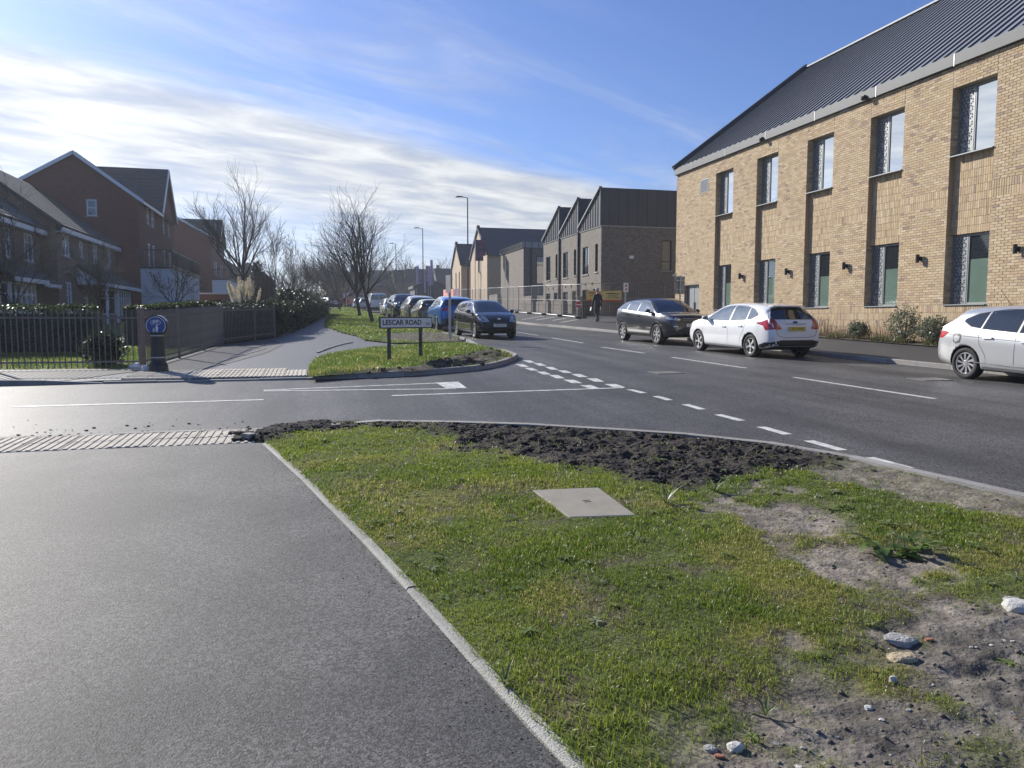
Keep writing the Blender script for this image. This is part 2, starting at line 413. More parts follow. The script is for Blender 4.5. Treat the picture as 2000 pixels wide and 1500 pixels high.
def leaf_mat(name, transl=0.35, rough=0.5, spec=0.4):
    m, nt, b = mat_base(name); L = nt.links.new
    a = nnode(nt, 'ShaderNodeAttribute', attribute_name='Col')
    L(a.outputs['Color'], b.inputs['Base Color']); b.inputs['Roughness'].default_value = rough; b.inputs['Specular IOR Level'].default_value = spec
    t = nnode(nt, 'ShaderNodeBsdfTranslucent'); L(a.outputs['Color'], t.inputs['Color'])
    mx = nnode(nt, 'ShaderNodeMixShader'); mx.inputs[0].default_value = transl
    L(b.outputs[0], mx.inputs[1]); L(t.outputs[0], mx.inputs[2]); L(mx.outputs[0], nt.nodes['Material Output'].inputs['Surface'])
    MATS[name] = m; return m

M_ROAD = asphalt('road_asphalt', (0.062, 0.062, 0.062), (0.100, 0.098, 0.095), (0.026, 0.026, 0.026), rough=0.62, agg=80, worn=0.75, fleck=0.8, bstr=.5, streak=.35, spec=.3)
M_PATH = asphalt('path_asphalt', (0.043, 0.0425, 0.043), (0.105, 0.101, 0.095), (0.016, 0.016, 0.016), rough=0.75, agg=120, worn=0.9, fleck=.9, bstr=0.5)
M_PAVE = asphalt('pavement_asphalt', (0.040, 0.039, 0.040), (0.060, 0.058, 0.057), (0.02, 0.02, 0.02), rough=0.7, agg=110)
M_FARPATH = asphalt('shared_path_asphalt', (0.085, 0.086, 0.092), (0.12, 0.12, 0.125), (0.05, 0.05, 0.05), rough=0.6, agg=110)
M_KERB = pm('kerb_concrete', (0.36, 0.35, 0.33), 0.85, var=0.28, vscale=3.5, bump=0.5, bscale=90, vary=(0.22, 0.20, 0.18), detail=8, randv=0.12)
M_EDGE = pm('edging_concrete', (0.42, 0.41, 0.37), 0.88, var=0.25, vscale=6, bump=0.6, bscale=120, vary=(0.26, 0.25, 0.21), detail=9, randv=0.1)
M_SLAB = pm('slab_concrete', (0.31, 0.285, 0.235), 0.88, var=0.18, vscale=5, bump=0.35, bscale=150, vary=(0.21, 0.19, 0.15), detail=9)
M_TACT = pm('tactile_concrete', (0.56, 0.51, 0.42), 0.85, var=0.25, vscale=5, bump=0.3, bscale=120, vary=(0.30, 0.27, 0.22), detail=8, randv=0.10, coord='Object')
M_PAINT = pm('road_paint', (0.72, 0.72, 0.66), 0.6, var=0.14, vscale=9, bump=0.2, bscale=150, vary=(0.30, 0.30, 0.285), detail=12)
M_SOIL = pm('soil', (0.1, 0.09, 0.08), 0.92, attr=True, var=0.45, vscale=14, bump=0.7, bscale=38, spec=0.2, detail=9)
M_FARGRASS = pm('far_grass', (0.055, 0.095, 0.03), 0.8, var=0.3, vscale=0.8, bump=0.5, bscale=14, vary=(0.085, 0.10, 0.035), spec=0.2)
M_LEAF = leaf_mat('grass_blades', 0.55, 0.38, 0.5)
M_GLEAF = leaf_mat('glossy_leaves', 0.45, 0.40, 0.4)
M_DRY = leaf_mat('dry_stems', 0.3, 0.7, 0.2)
M_BARK = pm('bark', (0.036, 0.032, 0.029), 0.9, var=0.3, vscale=6, bump=0.6, bscale=30)
M_STEEL = pm('galvanised_steel', (0.42, 0.43, 0.44), 0.42, metal=0.85, var=0.12, vscale=5)
M_LAMPP = pm('lamp_column_paint', (0.035, 0.045, 0.062), 0.45, var=0.1)
M_BLACK = pm('black_paint', (0.012, 0.013, 0.015), 0.4, var=0.15, vscale=6)
M_WHITE = pm('white_upvc', (0.74, 0.75, 0.76), 0.4, var=0.04)
M_GLASS = pm('window_glass', (0.02, 0.026, 0.03), 0.03, spec=0.8, coat=1.0)
M_SIGNW = pm('sign_white', (0.72, 0.73, 0.75), 0.35, var=0.04)
M_SIGNB = pm('sign_black', (0.012, 0.014, 0.018), 0.35)
M_RED = pm('sign_red', (0.50, 0.02, 0.03), 0.4)
M_BLUE = pm('sign_blue', (0.012, 0.055, 0.24), 0.32, var=0.08)
# ---------------------------------------------------------------- the setting: terrain, road, paths
def grid_sheet(name, x0, x1, nx, y0, y1, ny, zf, mat):
    xs = np.linspace(x0, x1, nx); ys = np.concatenate([np.linspace(y0, 200, ny // 2), np.linspace(200, y1, ny - ny // 2 + 1)[1:]])
    X, Y = np.meshgrid(xs, ys); Z = zf(X, Y); n1 = len(ys)
    V = np.stack([X, Y, Z], -1).reshape(-1, 3); i = np.arange(nx * n1).reshape(n1, nx)
    F = np.stack([i[:-1, :-1], i[:-1, 1:], i[1:, 1:], i[1:, :-1]], -1).reshape(-1, 4)
    me = np_mesh(name, V, F); return link(name, me, mat, smooth=True)
ground = grid_sheet('ground', -420, 420, 43, -60, 900, 61, lambda x, y: gz(x, y) - 0.09, M_FARGRASS); tag(ground, kind='structure')

KERB_R = [(14.3, -14), (14.25, 5), (14.15, 13), (13.85, 17), (13.7, 28), (13.35, 34), (12.8, 40), (12.2, 48), (12.2, 90), (12.2, 150)]
road_poly = [(-46, -14)] + KERB_R + [(5.3, 150), (-46, 150)]
# two sheets so that the road stays one asphalt level: carriageway of the main road and of the side road
road = poly_sheet('road', [(-46, -14), (14.3, -14)] + KERB_R[1:] + [(-46, 150)], 0.0, M_ROAD); tag(road, kind='structure')

# lane markings: each painted mark is a thin sheet 4 mm above the asphalt
def mark(name, quad, dz=0.004): return poly_sheet(name, quad, dz, M_PAINT, road)
def dash(p, q, w, name='lane_dash'):
    p = np.array(p); q = np.array(q); d = (q - p) / np.linalg.norm(q - p); n = np.array([-d[1], d[0]]) * w / 2
    return mark(name, [tuple(p - n), tuple(q - n), tuple(q + n), tuple(p + n)])
for a, b in [((1550, 737), (1826, 779)), ((1312, 698), (1457, 719)), ((1175, 678), (1259, 690)), ((1078, 660), (1139, 670)), ((1005, 648), (1050, 655))]:
    dash(gp(*a), gp(*b), 0.11)
for k in range(8): dash((9.1, 39.5 + 6 * k), (9.1, 43.2 + 6 * k), 0.11)
dash((9.7, 2.4), (9.65, 6.6), 0.11)
for a, b in [((1229, 761), (1258, 768)), ((1281, 774), (1308, 782)), ((1338, 790), (1372, 800)), ((1402, 810), (1449, 822)), ((1486, 834), (1539, 849)), ((1579, 861), (1646, 880)), ((1697, 894), (1775, 915))]:
    dash(gp(*a), gp(*b), 0.13, 'edge_dash')
for (x0, y0, x1, y1) in [(303, 110, 366, 122), (355, 124, 420, 137), (410, 142, 478, 156), (470, 159, 545, 172), (538, 177, 622, 192), (614, 198, 703, 215), (700, 226, 805, 242),
                         (265, 129, 335, 142), (310, 147, 380, 160), (368, 165, 442, 179), (430, 182, 510, 198), (500, 205, 595, 222), (580, 231, 680, 247)]:
    u0, v0, u1, v1 = 900 + x0 / 2.5, 660 + y0 / 2.5, 900 + x1 / 2.5, 660 + y1 / 2.5
    wv = (u1 - u0)
    mark('give_way_dash', [gp(u0, v0), gp(u0 + wv * 0.55, v0), gp(u1, v1), gp(u0 + wv * 0.45, v1)])
dash(gp(25, 795), gp(515, 781), 0.10, 'lane_line'); dash(gp(765, 773), gp(1218, 757.5), 0.10, 'lane_line')
dash((-12.5, 11.9), (-6.4, 11.95), 0.10, 'lane_line')
dash(gp(515, 764), gp(890, 759.5), 0.09, 'hatch_line'); dash(gp(515, 762.5), gp(868, 748), 0.09, 'hatch_line')
mark('hatch_block', [gp(850, 748), gp(895, 746), gp(912, 759), gp(872, 759.5)], 0.008)

# --- kerb stones, one object each
def kerb_run(pts, parent, w=0.125, h=0.10, step=0.915, side=1, name='kerb_stone', hf=None, far=1e9, mat=None, zb=-0.12):
    """stones along a polyline that marks the road-side face; side=+1: stone lies to the left of the direction of travel"""
    P = resample(pts, step); mat = mat or M_KERB
    for i in range(len(P) - 1):
        a = np.array(P[i]); b = np.array(P[i + 1]); d = (b - a); L = np.linalg.norm(d); d /= L
        n = np.array([-d[1], d[0]]) * side * w; g = d * 0.004
        a2, b2 = a + g, b - g
        ha = h if hf is None else hf(*a); hb = h if hf is None else hf(*b)
        rnd = random.uniform(-0.004, 0.004)
        c = [a2, b2, b2 + n, a2 + n]; hs = [ha, hb, hb, ha]
        q = 0.012
        ins = [c[0] + (n / w) * q, c[1] + (n / w) * q, c[2], c[3]]
        vs_ = [(p[0], p[1], float(gz(*p)) + zb) for p in c] + [(p[0], p[1], float(gz(*p)) + hh + rnd - (q if k < 2 else 0)) for k, (p, hh) in enumerate(zip(c, hs))] + \
              [(p[0], p[1], float(gz(*p)) + hh + rnd) for p, hh in zip(ins, hs)]
        fs = [(0, 1, 5, 4), (1, 2, 6, 5), (2, 3, 7, 6), (3, 0, 4, 7), (4, 5, 9, 8), (8, 9, 10, 11), (5, 6, 10, 9), (7, 4, 8, 11)]
        if side < 0: fs = [f[::-1] for f in fs]
        me = bpy.data.meshes.new(name); o3 = np.array([a[0], a[1], float(gz(*a))])
        me.from_pydata([tuple(np.array(v) - o3) for v in vs_], [], fs); me.update()
        o = link(name, me, mat, parent); o.location = o3

# --- right-hand pavement, sloping up to the planting bed
def pave_r_z(x, y):
    kx = np.interp(y, [p[1] for p in KERB_R], [p[0] for p in KERB_R])
    return float(gz(x, y)) + 0.115 + (0.055 + 0.05 * float(sstep(y, 34.0, 41.0))) * max(0.0, min(float(x - kx) - 0.1, 4.2))
def ruled(name, left, right, n, zf, mat):
    V = []; F = []
    Lp = left; Rp = right
    for a, b in zip(Lp, Rp):
        for k in range(n + 1):
            t = k / n; x = a[0] + (b[0] - a[0]) * t; y = a[1] + (b[1] - a[1]) * t; V.append((x, y, zf(x, y)))
    for i in range(len(Lp) - 1):
        for k in range(n): F.append((i * (n + 1) + k, i * (n + 1) + k + 1, (i + 1) * (n + 1) + k + 1, (i + 1) * (n + 1) + k))
    me = bpy.data.meshes.new(name); me.from_pydata(V, [], F); me.update(); o = link(name, me, mat); tag(o, kind='structure'); return o
kr = resample(crom(KERB_R, 6), 2.0)
def bed_x(y): return 16.75 if y < 36.2 else 25.0
pavement = ruled('pavement', [(x + 0.12, y) for x, y in kr], [(bed_x(y), y) for x, y in kr], 6, pave_r_z, M_PAVE)
kerb_run(resample(crom(KERB_R, 6), 0.3), pavement, side=-1, h=0.115)
# diagonal pale stripes on the pavement by the temporary fence
for k in range(4):
    y0 = 41.0 + 2.2 * k
    poly_sheet('pavement_stripe', [(13.0, y0), (14.9, y0 + 1.2), (14.9, y0 + 1.42), (13.0, y0 + 0.22)], 0, M_PAINT, pavement, zf=lambda x, y: pave_r_z(x, y) + 0.006)

# --- shared path and far footway on the left
PATH_L = [(-46, 17.25), (-6.1, 17.3), (-3.45, 17.15), (-2.7, 25.75), (-1.25, 29.6), (-1.0, 38), (0.1, 52), (1.2, 75), (2.4, 110), (3.2, 140)]
shared_path = poly_sheet('shared_path', [(-46, 14.98), (-3.5, 14.98), (-0.1, 15.06), (0.6, 15.25), (5.28, 27.3), (5.28, 140)] + PATH_L[::-1], 0.05, M_FARPATH, thick=0.2); tag(shared_path, kind='structure')
footway = poly_sheet('footway', [(-46, 15.05), (-4.2, 15.05), (-3.5, 16.4), (-2.35, 16.45), (-1.85, 18.2), (-1.2, 21.5), (-0.9, 25), (-1.4, 28.6), (-2.66, 25.75), (-3.4, 17.2), (-6.1, 17.32), (-46, 17.32)], 0.058, M_PAVE); tag(footway, kind='structure')
kerb_run([(-46, 14.86), (-3.6, 14.86)], footway, h=0.10, side=1, hf=lambda x, y: 0.10 if x < -4.9 else 0.10 - 0.08 * min(1, (x + 4.9) / 1.3), step=0.915)
kerb_run([(-3.6, 14.86), (-0.1, 14.9)], shared_path, h=0.035, side=1)
# thin edging that parts the footway from the cycle path
EDG = crom(gpl([(372, 740), (386, 726), (415, 716), (440, 704), (475, 694), (520, 681)], 0.06), 6)
kerb_run(EDG, shared_path, w=0.05, h=0.075, step=0.9, name='edging_stone', mat=M_EDGE)
EDG2 = crom(gpl([(622, 689), (640, 682), (665, 674), (690, 669)], 0.06), 6)
kerb_run(EDG2, shared_path, w=0.05, h=0.085, step=0.9, name='edging_stone', mat=M_EDGE)

# tactile tiles with raised bars that run along the path
def tile_mesh(n=5, size=0.4):
    m = MB(); s = size / 2 - 0.003
    m.box(-s, s, -s, s, -0.05, 0.0, skip='b')
    p = size / n
    for k in range(n):
        c = -size / 2 + p * (k + 0.5); w = p * 0.27
        vs_ = [(c - w, -s + .006, 0.0005), (c + w, -s + .006, 0.0005), (c + w, s - .006, 0.0005), (c - w, s - .006, 0.0005),
               (c - w * .7, -s + .012, 0.008), (c + w * .7, -s + .012, 0.008), (c + w * .7, s - .012, 0.008), (c - w * .7, s - .012, 0.008)]
        m.add(vs_, [(4, 5, 6, 7), (0, 1, 5, 4), (1, 2, 6, 5), (2, 3, 7, 6), (3, 0, 4, 7)])
    me = m.mesh('tactile_tile'); me.materials.append(M_TACT); return me
TILE = tile_mesh(5)
def tile(x, y, dz, parent):
    o = link('tactile_tile', TILE, None, parent)
    o.location = (x, y, float(gz(x, y)) + dz + random.uniform(-0.003, 0.003)); o.rotation_euler = (math.atan(G) + random.uniform(-.006, .006), random.uniform(-.006, .006), random.uniform(-.006, .006))
for i in range(8):
    for j in range(4):
        if i == 0 and j > 2: continue
        tile(-0.32 - 0.404 * i, 15.24 + 0.404 * j, 0.066, shared_path)

# --- near footpath (where the camera stands) with its tactile strip
EDGE_PX = [(513, 866), (588, 934), (664, 1013), (708, 1057), (776, 1133), (844, 1199), (905, 1275), (962, 1342), (1040, 1428), (1108, 1497)]
EDGE = gpl(EDGE_PX, 0.04)
dx, dy = EDGE[-1][0] - EDGE[-3][0], EDGE[-1][1] - EDGE[-3][1]; L_ = math.hypot(dx, dy)
EDGE = EDGE + [(EDGE[-1][0] + dx / L_ * t, EDGE[-1][1] + dy / L_ * t) for t in (1.2, 2.6, 5, 9)]
EDGE = [tuple(p) for p in EDGE]
footpath = poly_sheet('footpath', [(-0.52, 8.36)] + EDGE[1:] + [(-14, EDGE[-1][1]), (-14, 8.30)], 0.03, M_PATH, thick=0.1); tag(footpath, kind='structure')
for i in range(26):
    for j in range(2): tile(-0.62 - 0.404 * i, 8.57 + 0.404 * j - 0.004 * i, 0.034, footpath)
kerb_run([(-14, 9.26), (-0.3, 9.38)], footpath, h=0.025, side=-1, w=0.12)
kerb_run(EDGE, footpath, w=0.055, h=0.045, step=0.915, side=1, name='edging_stone', mat=M_EDGE)

# --- near verge: lumpy ground between the edging and the kerb
KN_PX = [(470, 847), (520, 836), (580, 826), (680, 818.5), (800, 819), (1000, 823), (1200, 835), (1400, 848), (1560, 868), (1690, 892), (1850, 928), (2000, 965)]
KN = gpl(KN_PX, 0.10); KN = KN + [(5.62, 3.6), (5.66, 1.5), (5.7, -2), (5.7, -6.5)]
KNc = resample(crom(KN, 6), 0.25)
VERGE = EDGE[:12] + [(5.6, EDGE[11][1])] + [p for p in KNc[::-1] if p[1] > EDGE[11][1] + 0.1] + [(-0.75, 9.2), (-0.62, 8.6)]
D_SOIL = gpl([(440, 856), (500, 836), (680, 819), (1000, 823), (1200, 836), (1400, 849), (1560, 870), (1640, 893), (1600, 905), (1500, 916), (1420, 930), (1350, 962), (1290, 958), (1245, 935), (1150, 912), (1030, 894), (905, 880), (880, 846), (700, 838), (570, 850), (500, 860)], 0.06)
P_DIRT1 = gpl([(1245, 966), (1330, 962), (1400, 940), (1470, 945), (1500, 985), (1600, 990), (1660, 1015), (1760, 1075), (1850, 1120), (1900, 1150), (2010, 1190), (2010, 1300), (1700, 1300), (1760, 1240), (1720, 1175), (1640, 1110), (1570, 1075), (1480, 1035), (1330, 1003), (1260, 990)], 0.05)
P_DIRT2 = gpl([(2020, 1185), (1900, 1165), (1770, 1210), (1745, 1265), (1680, 1310), (1600, 1375), (1490, 1405), (1390, 1450), (1310, 1480), (1250, 1530), (2050, 1560)], 0.05) + [(3.2, 0.5), (5.5, 0.5)]
P_STRIP = gpl([(1580, 880), (1700, 900), (1850, 938), (2010, 975), (2010, 1015), (1900, 992), (1800, 970), (1700, 948), (1600, 932)], 0.06)
def verge_fields(x, y):
    w = fbm(x * 2.2, y * 2.2, 3, 4) - 0.5; w2 = fbm(x * 7, y * 7, 9, 3) - 0.5
    wob = 0.62 * w + 0.30 * w2
    dark = sstep(sdist(x, y, D_SOIL) + wob * 1.15, -0.12, 0.22)
    pale = np.maximum.reduce([sstep(sdist(x, y, P_DIRT1) + wob * 2.3 - .03, -0.22, 0.30), sstep(sdist(x, y, P_DIRT2) + wob * 1.5, -0.12, 0.32), 0.8 * sstep(sdist(x, y, P_STRIP) + wob, -0.15, 0.15)])
    pale = pale * (1 - dark)
    mudd = sstep(sdist(x, y, P_DIRT2) + wob, 0.0, 0.5) * (1 - dark)
    return dark, pale, mudd
def verge_h(x, y):
    dark, pale, mudd = verge_fields(x, y)
    h = 0.055 + 0.030 * (fbm(x * 1.3, y * 1.3, 21, 3) - 0.5) + 0.016 * (fbm(x * 9, y * 9, 31, 3) - 0.5)
    clod = np.abs(fbm(x * 5, y * 5, 41, 4) - 0.5) * 2; rid = 1 - np.abs(fbm(x * 3.2, y * 6.5, 47, 4) * 2 - 1)
    h = h + dark * (0.0 + 0.13 * (fbm(x * 3.5, y * 5, 51, 5, 0.6) - 0.42) + 0.05 * clod * (vnoise(x * 14, y * 14, 5) - .2) + .035 * (fbm(x * 16, y * 16, 53, 3, .7) - .5))
    h = h + mudd * (-0.02 + 0.055 * (rid - 0.62) + 0.060 * (fbm(x * 8, y * 8, 61, 5, .68) - 0.5)) + (pale - mudd).clip(0) * (-0.012 + 0.02 * (fbm(x * 14, y * 14, 63, 3) - .5))
    # stays down to the edging and up to the kerb
    de = polydist(x, y, EDGE, False); dk = polydist(x, y, KNc, False)
    h = h * sstep(de, -0.05, 0.25) + 0.036 * (1 - sstep(de, -0.05, 0.25))
    kk = 1 - sstep(dk, 0.10, 0.55)
    k2 = 1 - sstep(dk, 0.12, 0.42)
    h = h + kk * 0.03; h = h * (1 - k2) + np.minimum(h, 0.085 + 0.03 * (fbm(x * 6, y * 6, 44, 3) - .45)) * k2
    return h
def lumpy(name, poly, step, hfun, cfun, mat, parent=None):
    P = np.array(poly); xs = np.arange(P[:, 0].min() - step, P[:, 0].max() + step, step); ys = np.arange(P[:, 1].min() - step, P[:, 1].max() + step, step)
    X, Y = np.meshgrid(xs, ys); x = X.ravel(); y = Y.ravel()
    ins = sdist(x, y, poly) > .012
    Z = gz(x, y) + hfun(x, y); V = np.stack([x, y, Z], -1); i = np.arange(len(x)).reshape(X.shape)
    F = np.stack([i[:-1, :-1], i[:-1, 1:], i[1:, 1:], i[1:, :-1]], -1).reshape(-1, 4)
    F = F[ins[F].all(1)]; used = np.zeros(len(V), bool); used[F.ravel()] = True; re = np.cumsum(used) - 1
    me = np_mesh(name, V[used], re[F], vcol=cfun(x, y)[used]); return link(name, me, mat, parent, smooth=True)
def verge_col(x, y):
    dark, pale, mudd = verge_fields(x, y)
    n = fbm(x * 3, y * 3, 71, 4)[:, None]; n2 = fbm(x * 12, y * 12, 73, 3)[:, None]
    base = np.array([.080, .092, .030]) * (0.7 + 0.6 * n) ; moss = sstep(fbm(x * 1.7, y * 1.7, 77, 3), .56, .70)[:, None]
    base = base * (1 - moss * .7) + np.array([.15, .14, .03]) * moss * .7
    bare = sstep(fbm(x * 4.5, y * 4.5, 79, 3), .54, .68)[:, None]; base = base * (1 - bare) + np.array([.10, .082, .058]) * bare
    c = base * (1 - pale[:, None]) + ((np.array([.205, .178, .145]) * (1 - mudd[:, None]) + np.array([.128, .116, .101]) * mudd[:, None]) * (0.62 + 0.7 * n) * (.55 + .85 * n2)) * pale[:, None]
    c = c * (1 - dark[:, None]) + np.array([.043, .036, .031]) * (0.6 + .9 * n2) * dark[:, None]
    return c
verge = lumpy('verge_ground', VERGE, 0.023, verge_h, verge_col, M_SOIL); tag(verge, kind='structure')
kerb_run(KN, verge, side=-1, h=0.10, step=0.915, hf=lambda x, y: 0.10 if y < 9 or x > .6 else 0.028 + .072 * max(0, min(1, (x + .75) / 1.2)))

# --- island verge and long verge on the far side
ISL = gpl([(597, 739), (600, 718), (613, 703), (640, 695), (700, 686), (760, 681), (830, 677), (905, 674), (945, 680), (985, 689), (1004, 694)], 0.08) + gpl([(1003, 704), (968, 715), (925, 722), (857, 728), (820, 732), (700, 736.5)], 0.03)
ISL_K = gpl([(600, 742), (700, 738.5), (820, 734), (857, 730.5), (925, 724.5), (970, 717), (1000, 707), (1012, 700)]) + gpl([(1005, 691)], 0.08) + gpl([(985, 686), (952, 682), (932, 674), (917, 665)], 0.05)
LONG = gpl([(706, 664), (696, 657), (662, 649), (631, 637), (636, 620), (626, 612), (645, 604)], 0.08) + [(3.6, 108), (4.2, 135), (5.3, 135), (5.3, 40), (5.36, 28.3)] + gpl([(900, 667), (850, 669), (770, 671)], 0.08)
S_ISL = gpl([(640, 737), (700, 728), (780, 724), (830, 715), (890, 700), (930, 690), (965, 684), (1006, 695), (990, 706), (920, 722), (820, 731), (640, 740)], 0.08)
S_LONG = gpl([(755, 652), (830, 648), (880, 652), (925, 666), (900, 668), (800, 668), (745, 664)], 0.08)
def isl_h(x, y):
    d = sstep(sdist(x, y, S_ISL) + 0.5 * (fbm(x * 2, y * 2, 4, 3) - .5), -.1, .3); e = sstep(polydist(x, y, ISL), 0, .5)
    return 0.07 + e * (0.05 + 0.05 * (fbm(x * 1.5, y * 1.5, 14, 3) - .3) + d * 0.22 * (fbm(x * 3.4, y * 3.4, 15, 4, .6) - .33)) + 0.03 * (1 - e)
def isl_c(x, y):
    d = sstep(sdist(x, y, S_ISL) + 0.5 * (fbm(x * 2, y * 2, 4, 3) - .5), -.1, .2)[:, None]; n = fbm(x * 4, y * 4, 16, 4)[:, None]
    return np.array([.065, .085, .03]) * (.7 + .6 * n) * (1 - d) + np.array([.085, .070, .058]) * (.4 + 1.1 * n) * d
island = lumpy('island_verge', ISL, 0.07, isl_h, isl_c, M_SOIL); tag(island, kind='structure')
kerb_run(resample(crom(ISL_K, 5), .2), island, side=1, h=0.11, hf=lambda x, y: 0.11 if x > 1.0 else 0.035 + .075 * max(0, min(1, (x + 0.1) / 1.1)))
def long_h(x, y): 
    d = sstep(sdist(x, y, S_LONG), -.2, .3)
    return 0.09 + 0.04 * (fbm(x * .9, y * .9, 24, 3) - .4) + d * .09 * (fbm(x * 3, y * 3, 25, 3) - .4)
def long_c(x, y):
    d = sstep(sdist(x, y, S_LONG) + 1.2 * (fbm(x * 1.3, y * 1.3, 6, 3) - .5), -.1, .3)[:, None]; n = fbm(x * 2, y * 2, 26, 4)[:, None]
    return np.array([.07, .10, .035]) * (.7 + .6 * n) * (1 - d) + np.array([.11, .092, .075]) * (.5 + .8 * n) * d
longv = lumpy('long_verge', LONG, 0.12, long_h, long_c, M_SOIL); tag(longv, kind='structure')
kerb_run([(5.4, 27.2), (5.4, 33), (5.4, 60)], longv, side=1, h=0.11)
kerb_run([(5.4, 60), (5.4, 135)], longv, side=1, h=0.11, step=7.5, name='kerb_length')
poly_sheet('kerb_slab', gpl([(888, 673), (928, 671), (934, 675), (892, 677)], 0.12), 0.13, M_SLAB, island)
poly_sheet('cover_slab', gpl([(705, 716), (795, 714), (800, 720), (712, 722)], 0.13), 0.145, M_SLAB, island)
poly_sheet('cover_slab', gpl([(668, 709), (705, 706), (712, 709), (675, 711)], 0.13), 0.15, M_SLAB, island)

# --- garden ground behind the railings
garden = poly_sheet('garden_ground', [(-60, 17.45), (-6.0, 17.45), (-3.6, 17.25), (-2.9, 26), (-1.5, 30), (-1.3, 38), (-0.3, 52), (0.8, 75), (1.6, 100), (-60, 100)], 0.045, M_FARGRASS); tag(garden, kind='structure')
bed = ruled('planting_bed', [(16.75, y) for y in range(-10, 37, 2)], [(17.75, y) for y in range(-10, 37, 2)], 3, lambda x, y: pave_r_z(x, y) + 0.03, pm('bed_soil', (0.10, 0.085, 0.06), 0.95, var=.35, vscale=3, bump=.8, bscale=25))

# ---------------------------------------------------------------- grass
def blades(name, P, h, w, cols, mat, parent=None, lean=0.5, flat=False):
    n = len(P); a = RNG.uniform(0, 2 * PI, n); b = RNG.uniform(0, 2 * PI, n); l = RNG.uniform(.1, 1, n) * lean
    wx = np.cos(a) * w / 2; wy = np.sin(a) * w / 2; lx = np.cos(b) * l * h; ly = np.sin(b) * l * h
    z0 = np.zeros(n)
    def pt(sx, fz, fl): return np.stack([P[:, 0] + wx * sx + lx * fl, P[:, 1] + wy * sx + ly * fl, P[:, 2] + h * fz], -1)
    V = np.stack([pt(-1, -.1, 0), pt(1, -.1, 0), pt(-.8, .55, .35), pt(.8, .55, .35), pt(0, 1 - .25 * l, 1.0)], 1).reshape(-1, 3)
    o = (np.arange(n) * 5)[:, None]
    F = np.concatenate([o + np.array([0, 1, 3]), o + np.array([0, 3, 2]), o + np.array([2, 3, 4])], 0)
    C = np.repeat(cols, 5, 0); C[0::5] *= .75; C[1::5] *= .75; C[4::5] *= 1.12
    me = np_mesh(name, V, F, vcol=C); return link(name, me, mat, parent)
def scatter(poly, n, dens):
    P = np.array(poly); x = RNG.uniform(P[:, 0].min(), P[:, 0].max(), n); y = RNG.uniform(P[:, 1].min(), P[:, 1].max(), n)
    k = inpoly(x, y, poly); x, y = x[k], y[k]; d = dens(x, y); k = RNG.uniform(0, 1, len(x)) < d; return x[k], y[k]
def grass_cols(x, y, seed, a=(.095, .165, .018), b=(.250, .305, .042), c=(.36, .33, .11)):
    n = fbm(x * 1.5, y * 1.5, seed, 3); r = RNG.uniform(0, 1, len(x)); t = np.clip(.5 * r + 1.2 * (n - .3), 0, 1)[:, None]
    C = np.array(a) * (1 - t) + np.array(b) * t
    dry = (RNG.uniform(0, 1, len(x)) < .09 + .40 * sstep(fbm(x * 1.7, y * 1.7, 77, 3), .52, .70))[:, None]; return np.where(dry, np.array(c), C)
def near_density(x, y):
    dark, pale, mudd = verge_fields(x, y); d = np.hypot(x, y)
    k = (1 - dark) ** 2.2 * (1 - pale) ** 2.4 + 0.02
    tuft = sstep(fbm(x * 2.6, y * 2.6, 91, 3), .66, .78) * np.maximum(pale * .35, dark * .12); k = np.maximum(k, tuft)
    k = k * (0.55 + 0.45 * sstep(fbm(x * 5, y * 5, 93, 3), .36, .56)) * (.62 + .38 * sstep(fbm(x * 1.9, y * 1.9, 96, 3), .34, .52))
    return np.clip(k * np.minimum(1, (4.2 / d) ** 1.1), 0, 1)
VG = [p for p in VERGE]
gx, gy = scatter(VG, 950000, near_density)
k = (sdist(gx, gy, VG) > .03) & (polydist(gx, gy, KNc, False) > .15) & (gy > 1.2); gx, gy = gx[k], gy[k]
SLAB_PX = gpl([(1040, 953), (1168, 948), (1243, 1002), (1112, 1006)], 0.075)
k = sdist(gx, gy, SLAB_PX) < -0.01; gx, gy = gx[k], gy[k]
gh = RNG.uniform(.011, .030, len(gx)) * (0.15 + 1.7 * fbm(gx * 2.3, gy * 2.3, 95, 4)); dd = np.hypot(gx, gy)
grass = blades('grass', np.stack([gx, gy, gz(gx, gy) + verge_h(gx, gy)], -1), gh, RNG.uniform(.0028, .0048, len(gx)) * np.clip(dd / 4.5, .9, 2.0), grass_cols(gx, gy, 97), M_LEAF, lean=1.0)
tag(grass, 'short mown grass covering the muddy corner verge', 'grass', kind='stuff')
def far_grass(name, poly, n, hf, smask, h0, h1, w, label, seed):
    x, y = scatter(poly, n, lambda x, y: np.clip((1 - .93 * sstep(sdist(x, y, smask) + .5 * (fbm(x * 2, y * 2, 4, 3) - .5), -.1, .2)) * (.3 + .9 * fbm(x * 2, y * 2, seed, 3)), 0, 1) if smask else np.ones(len(x)))
    k = sdist(x, y, poly) > .04; x, y = x[k], y[k]; s = np.clip(np.hypot(x, y) / 22, .8, 3)
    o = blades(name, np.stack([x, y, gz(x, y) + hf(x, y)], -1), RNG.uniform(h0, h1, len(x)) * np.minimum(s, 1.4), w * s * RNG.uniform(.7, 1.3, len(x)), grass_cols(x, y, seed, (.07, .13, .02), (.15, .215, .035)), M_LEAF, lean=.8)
    tag(o, label, 'grass', kind='stuff')
far_grass('grass', ISL, 90000, isl_h, S_ISL, .05, .13, .010, 'grass on the corner island round the street name sign', 101)
far_grass('grass', LONG, 130000, long_h, S_LONG, .04, .09, .013, 'mown grass of the long verge under the two bare trees', 103)
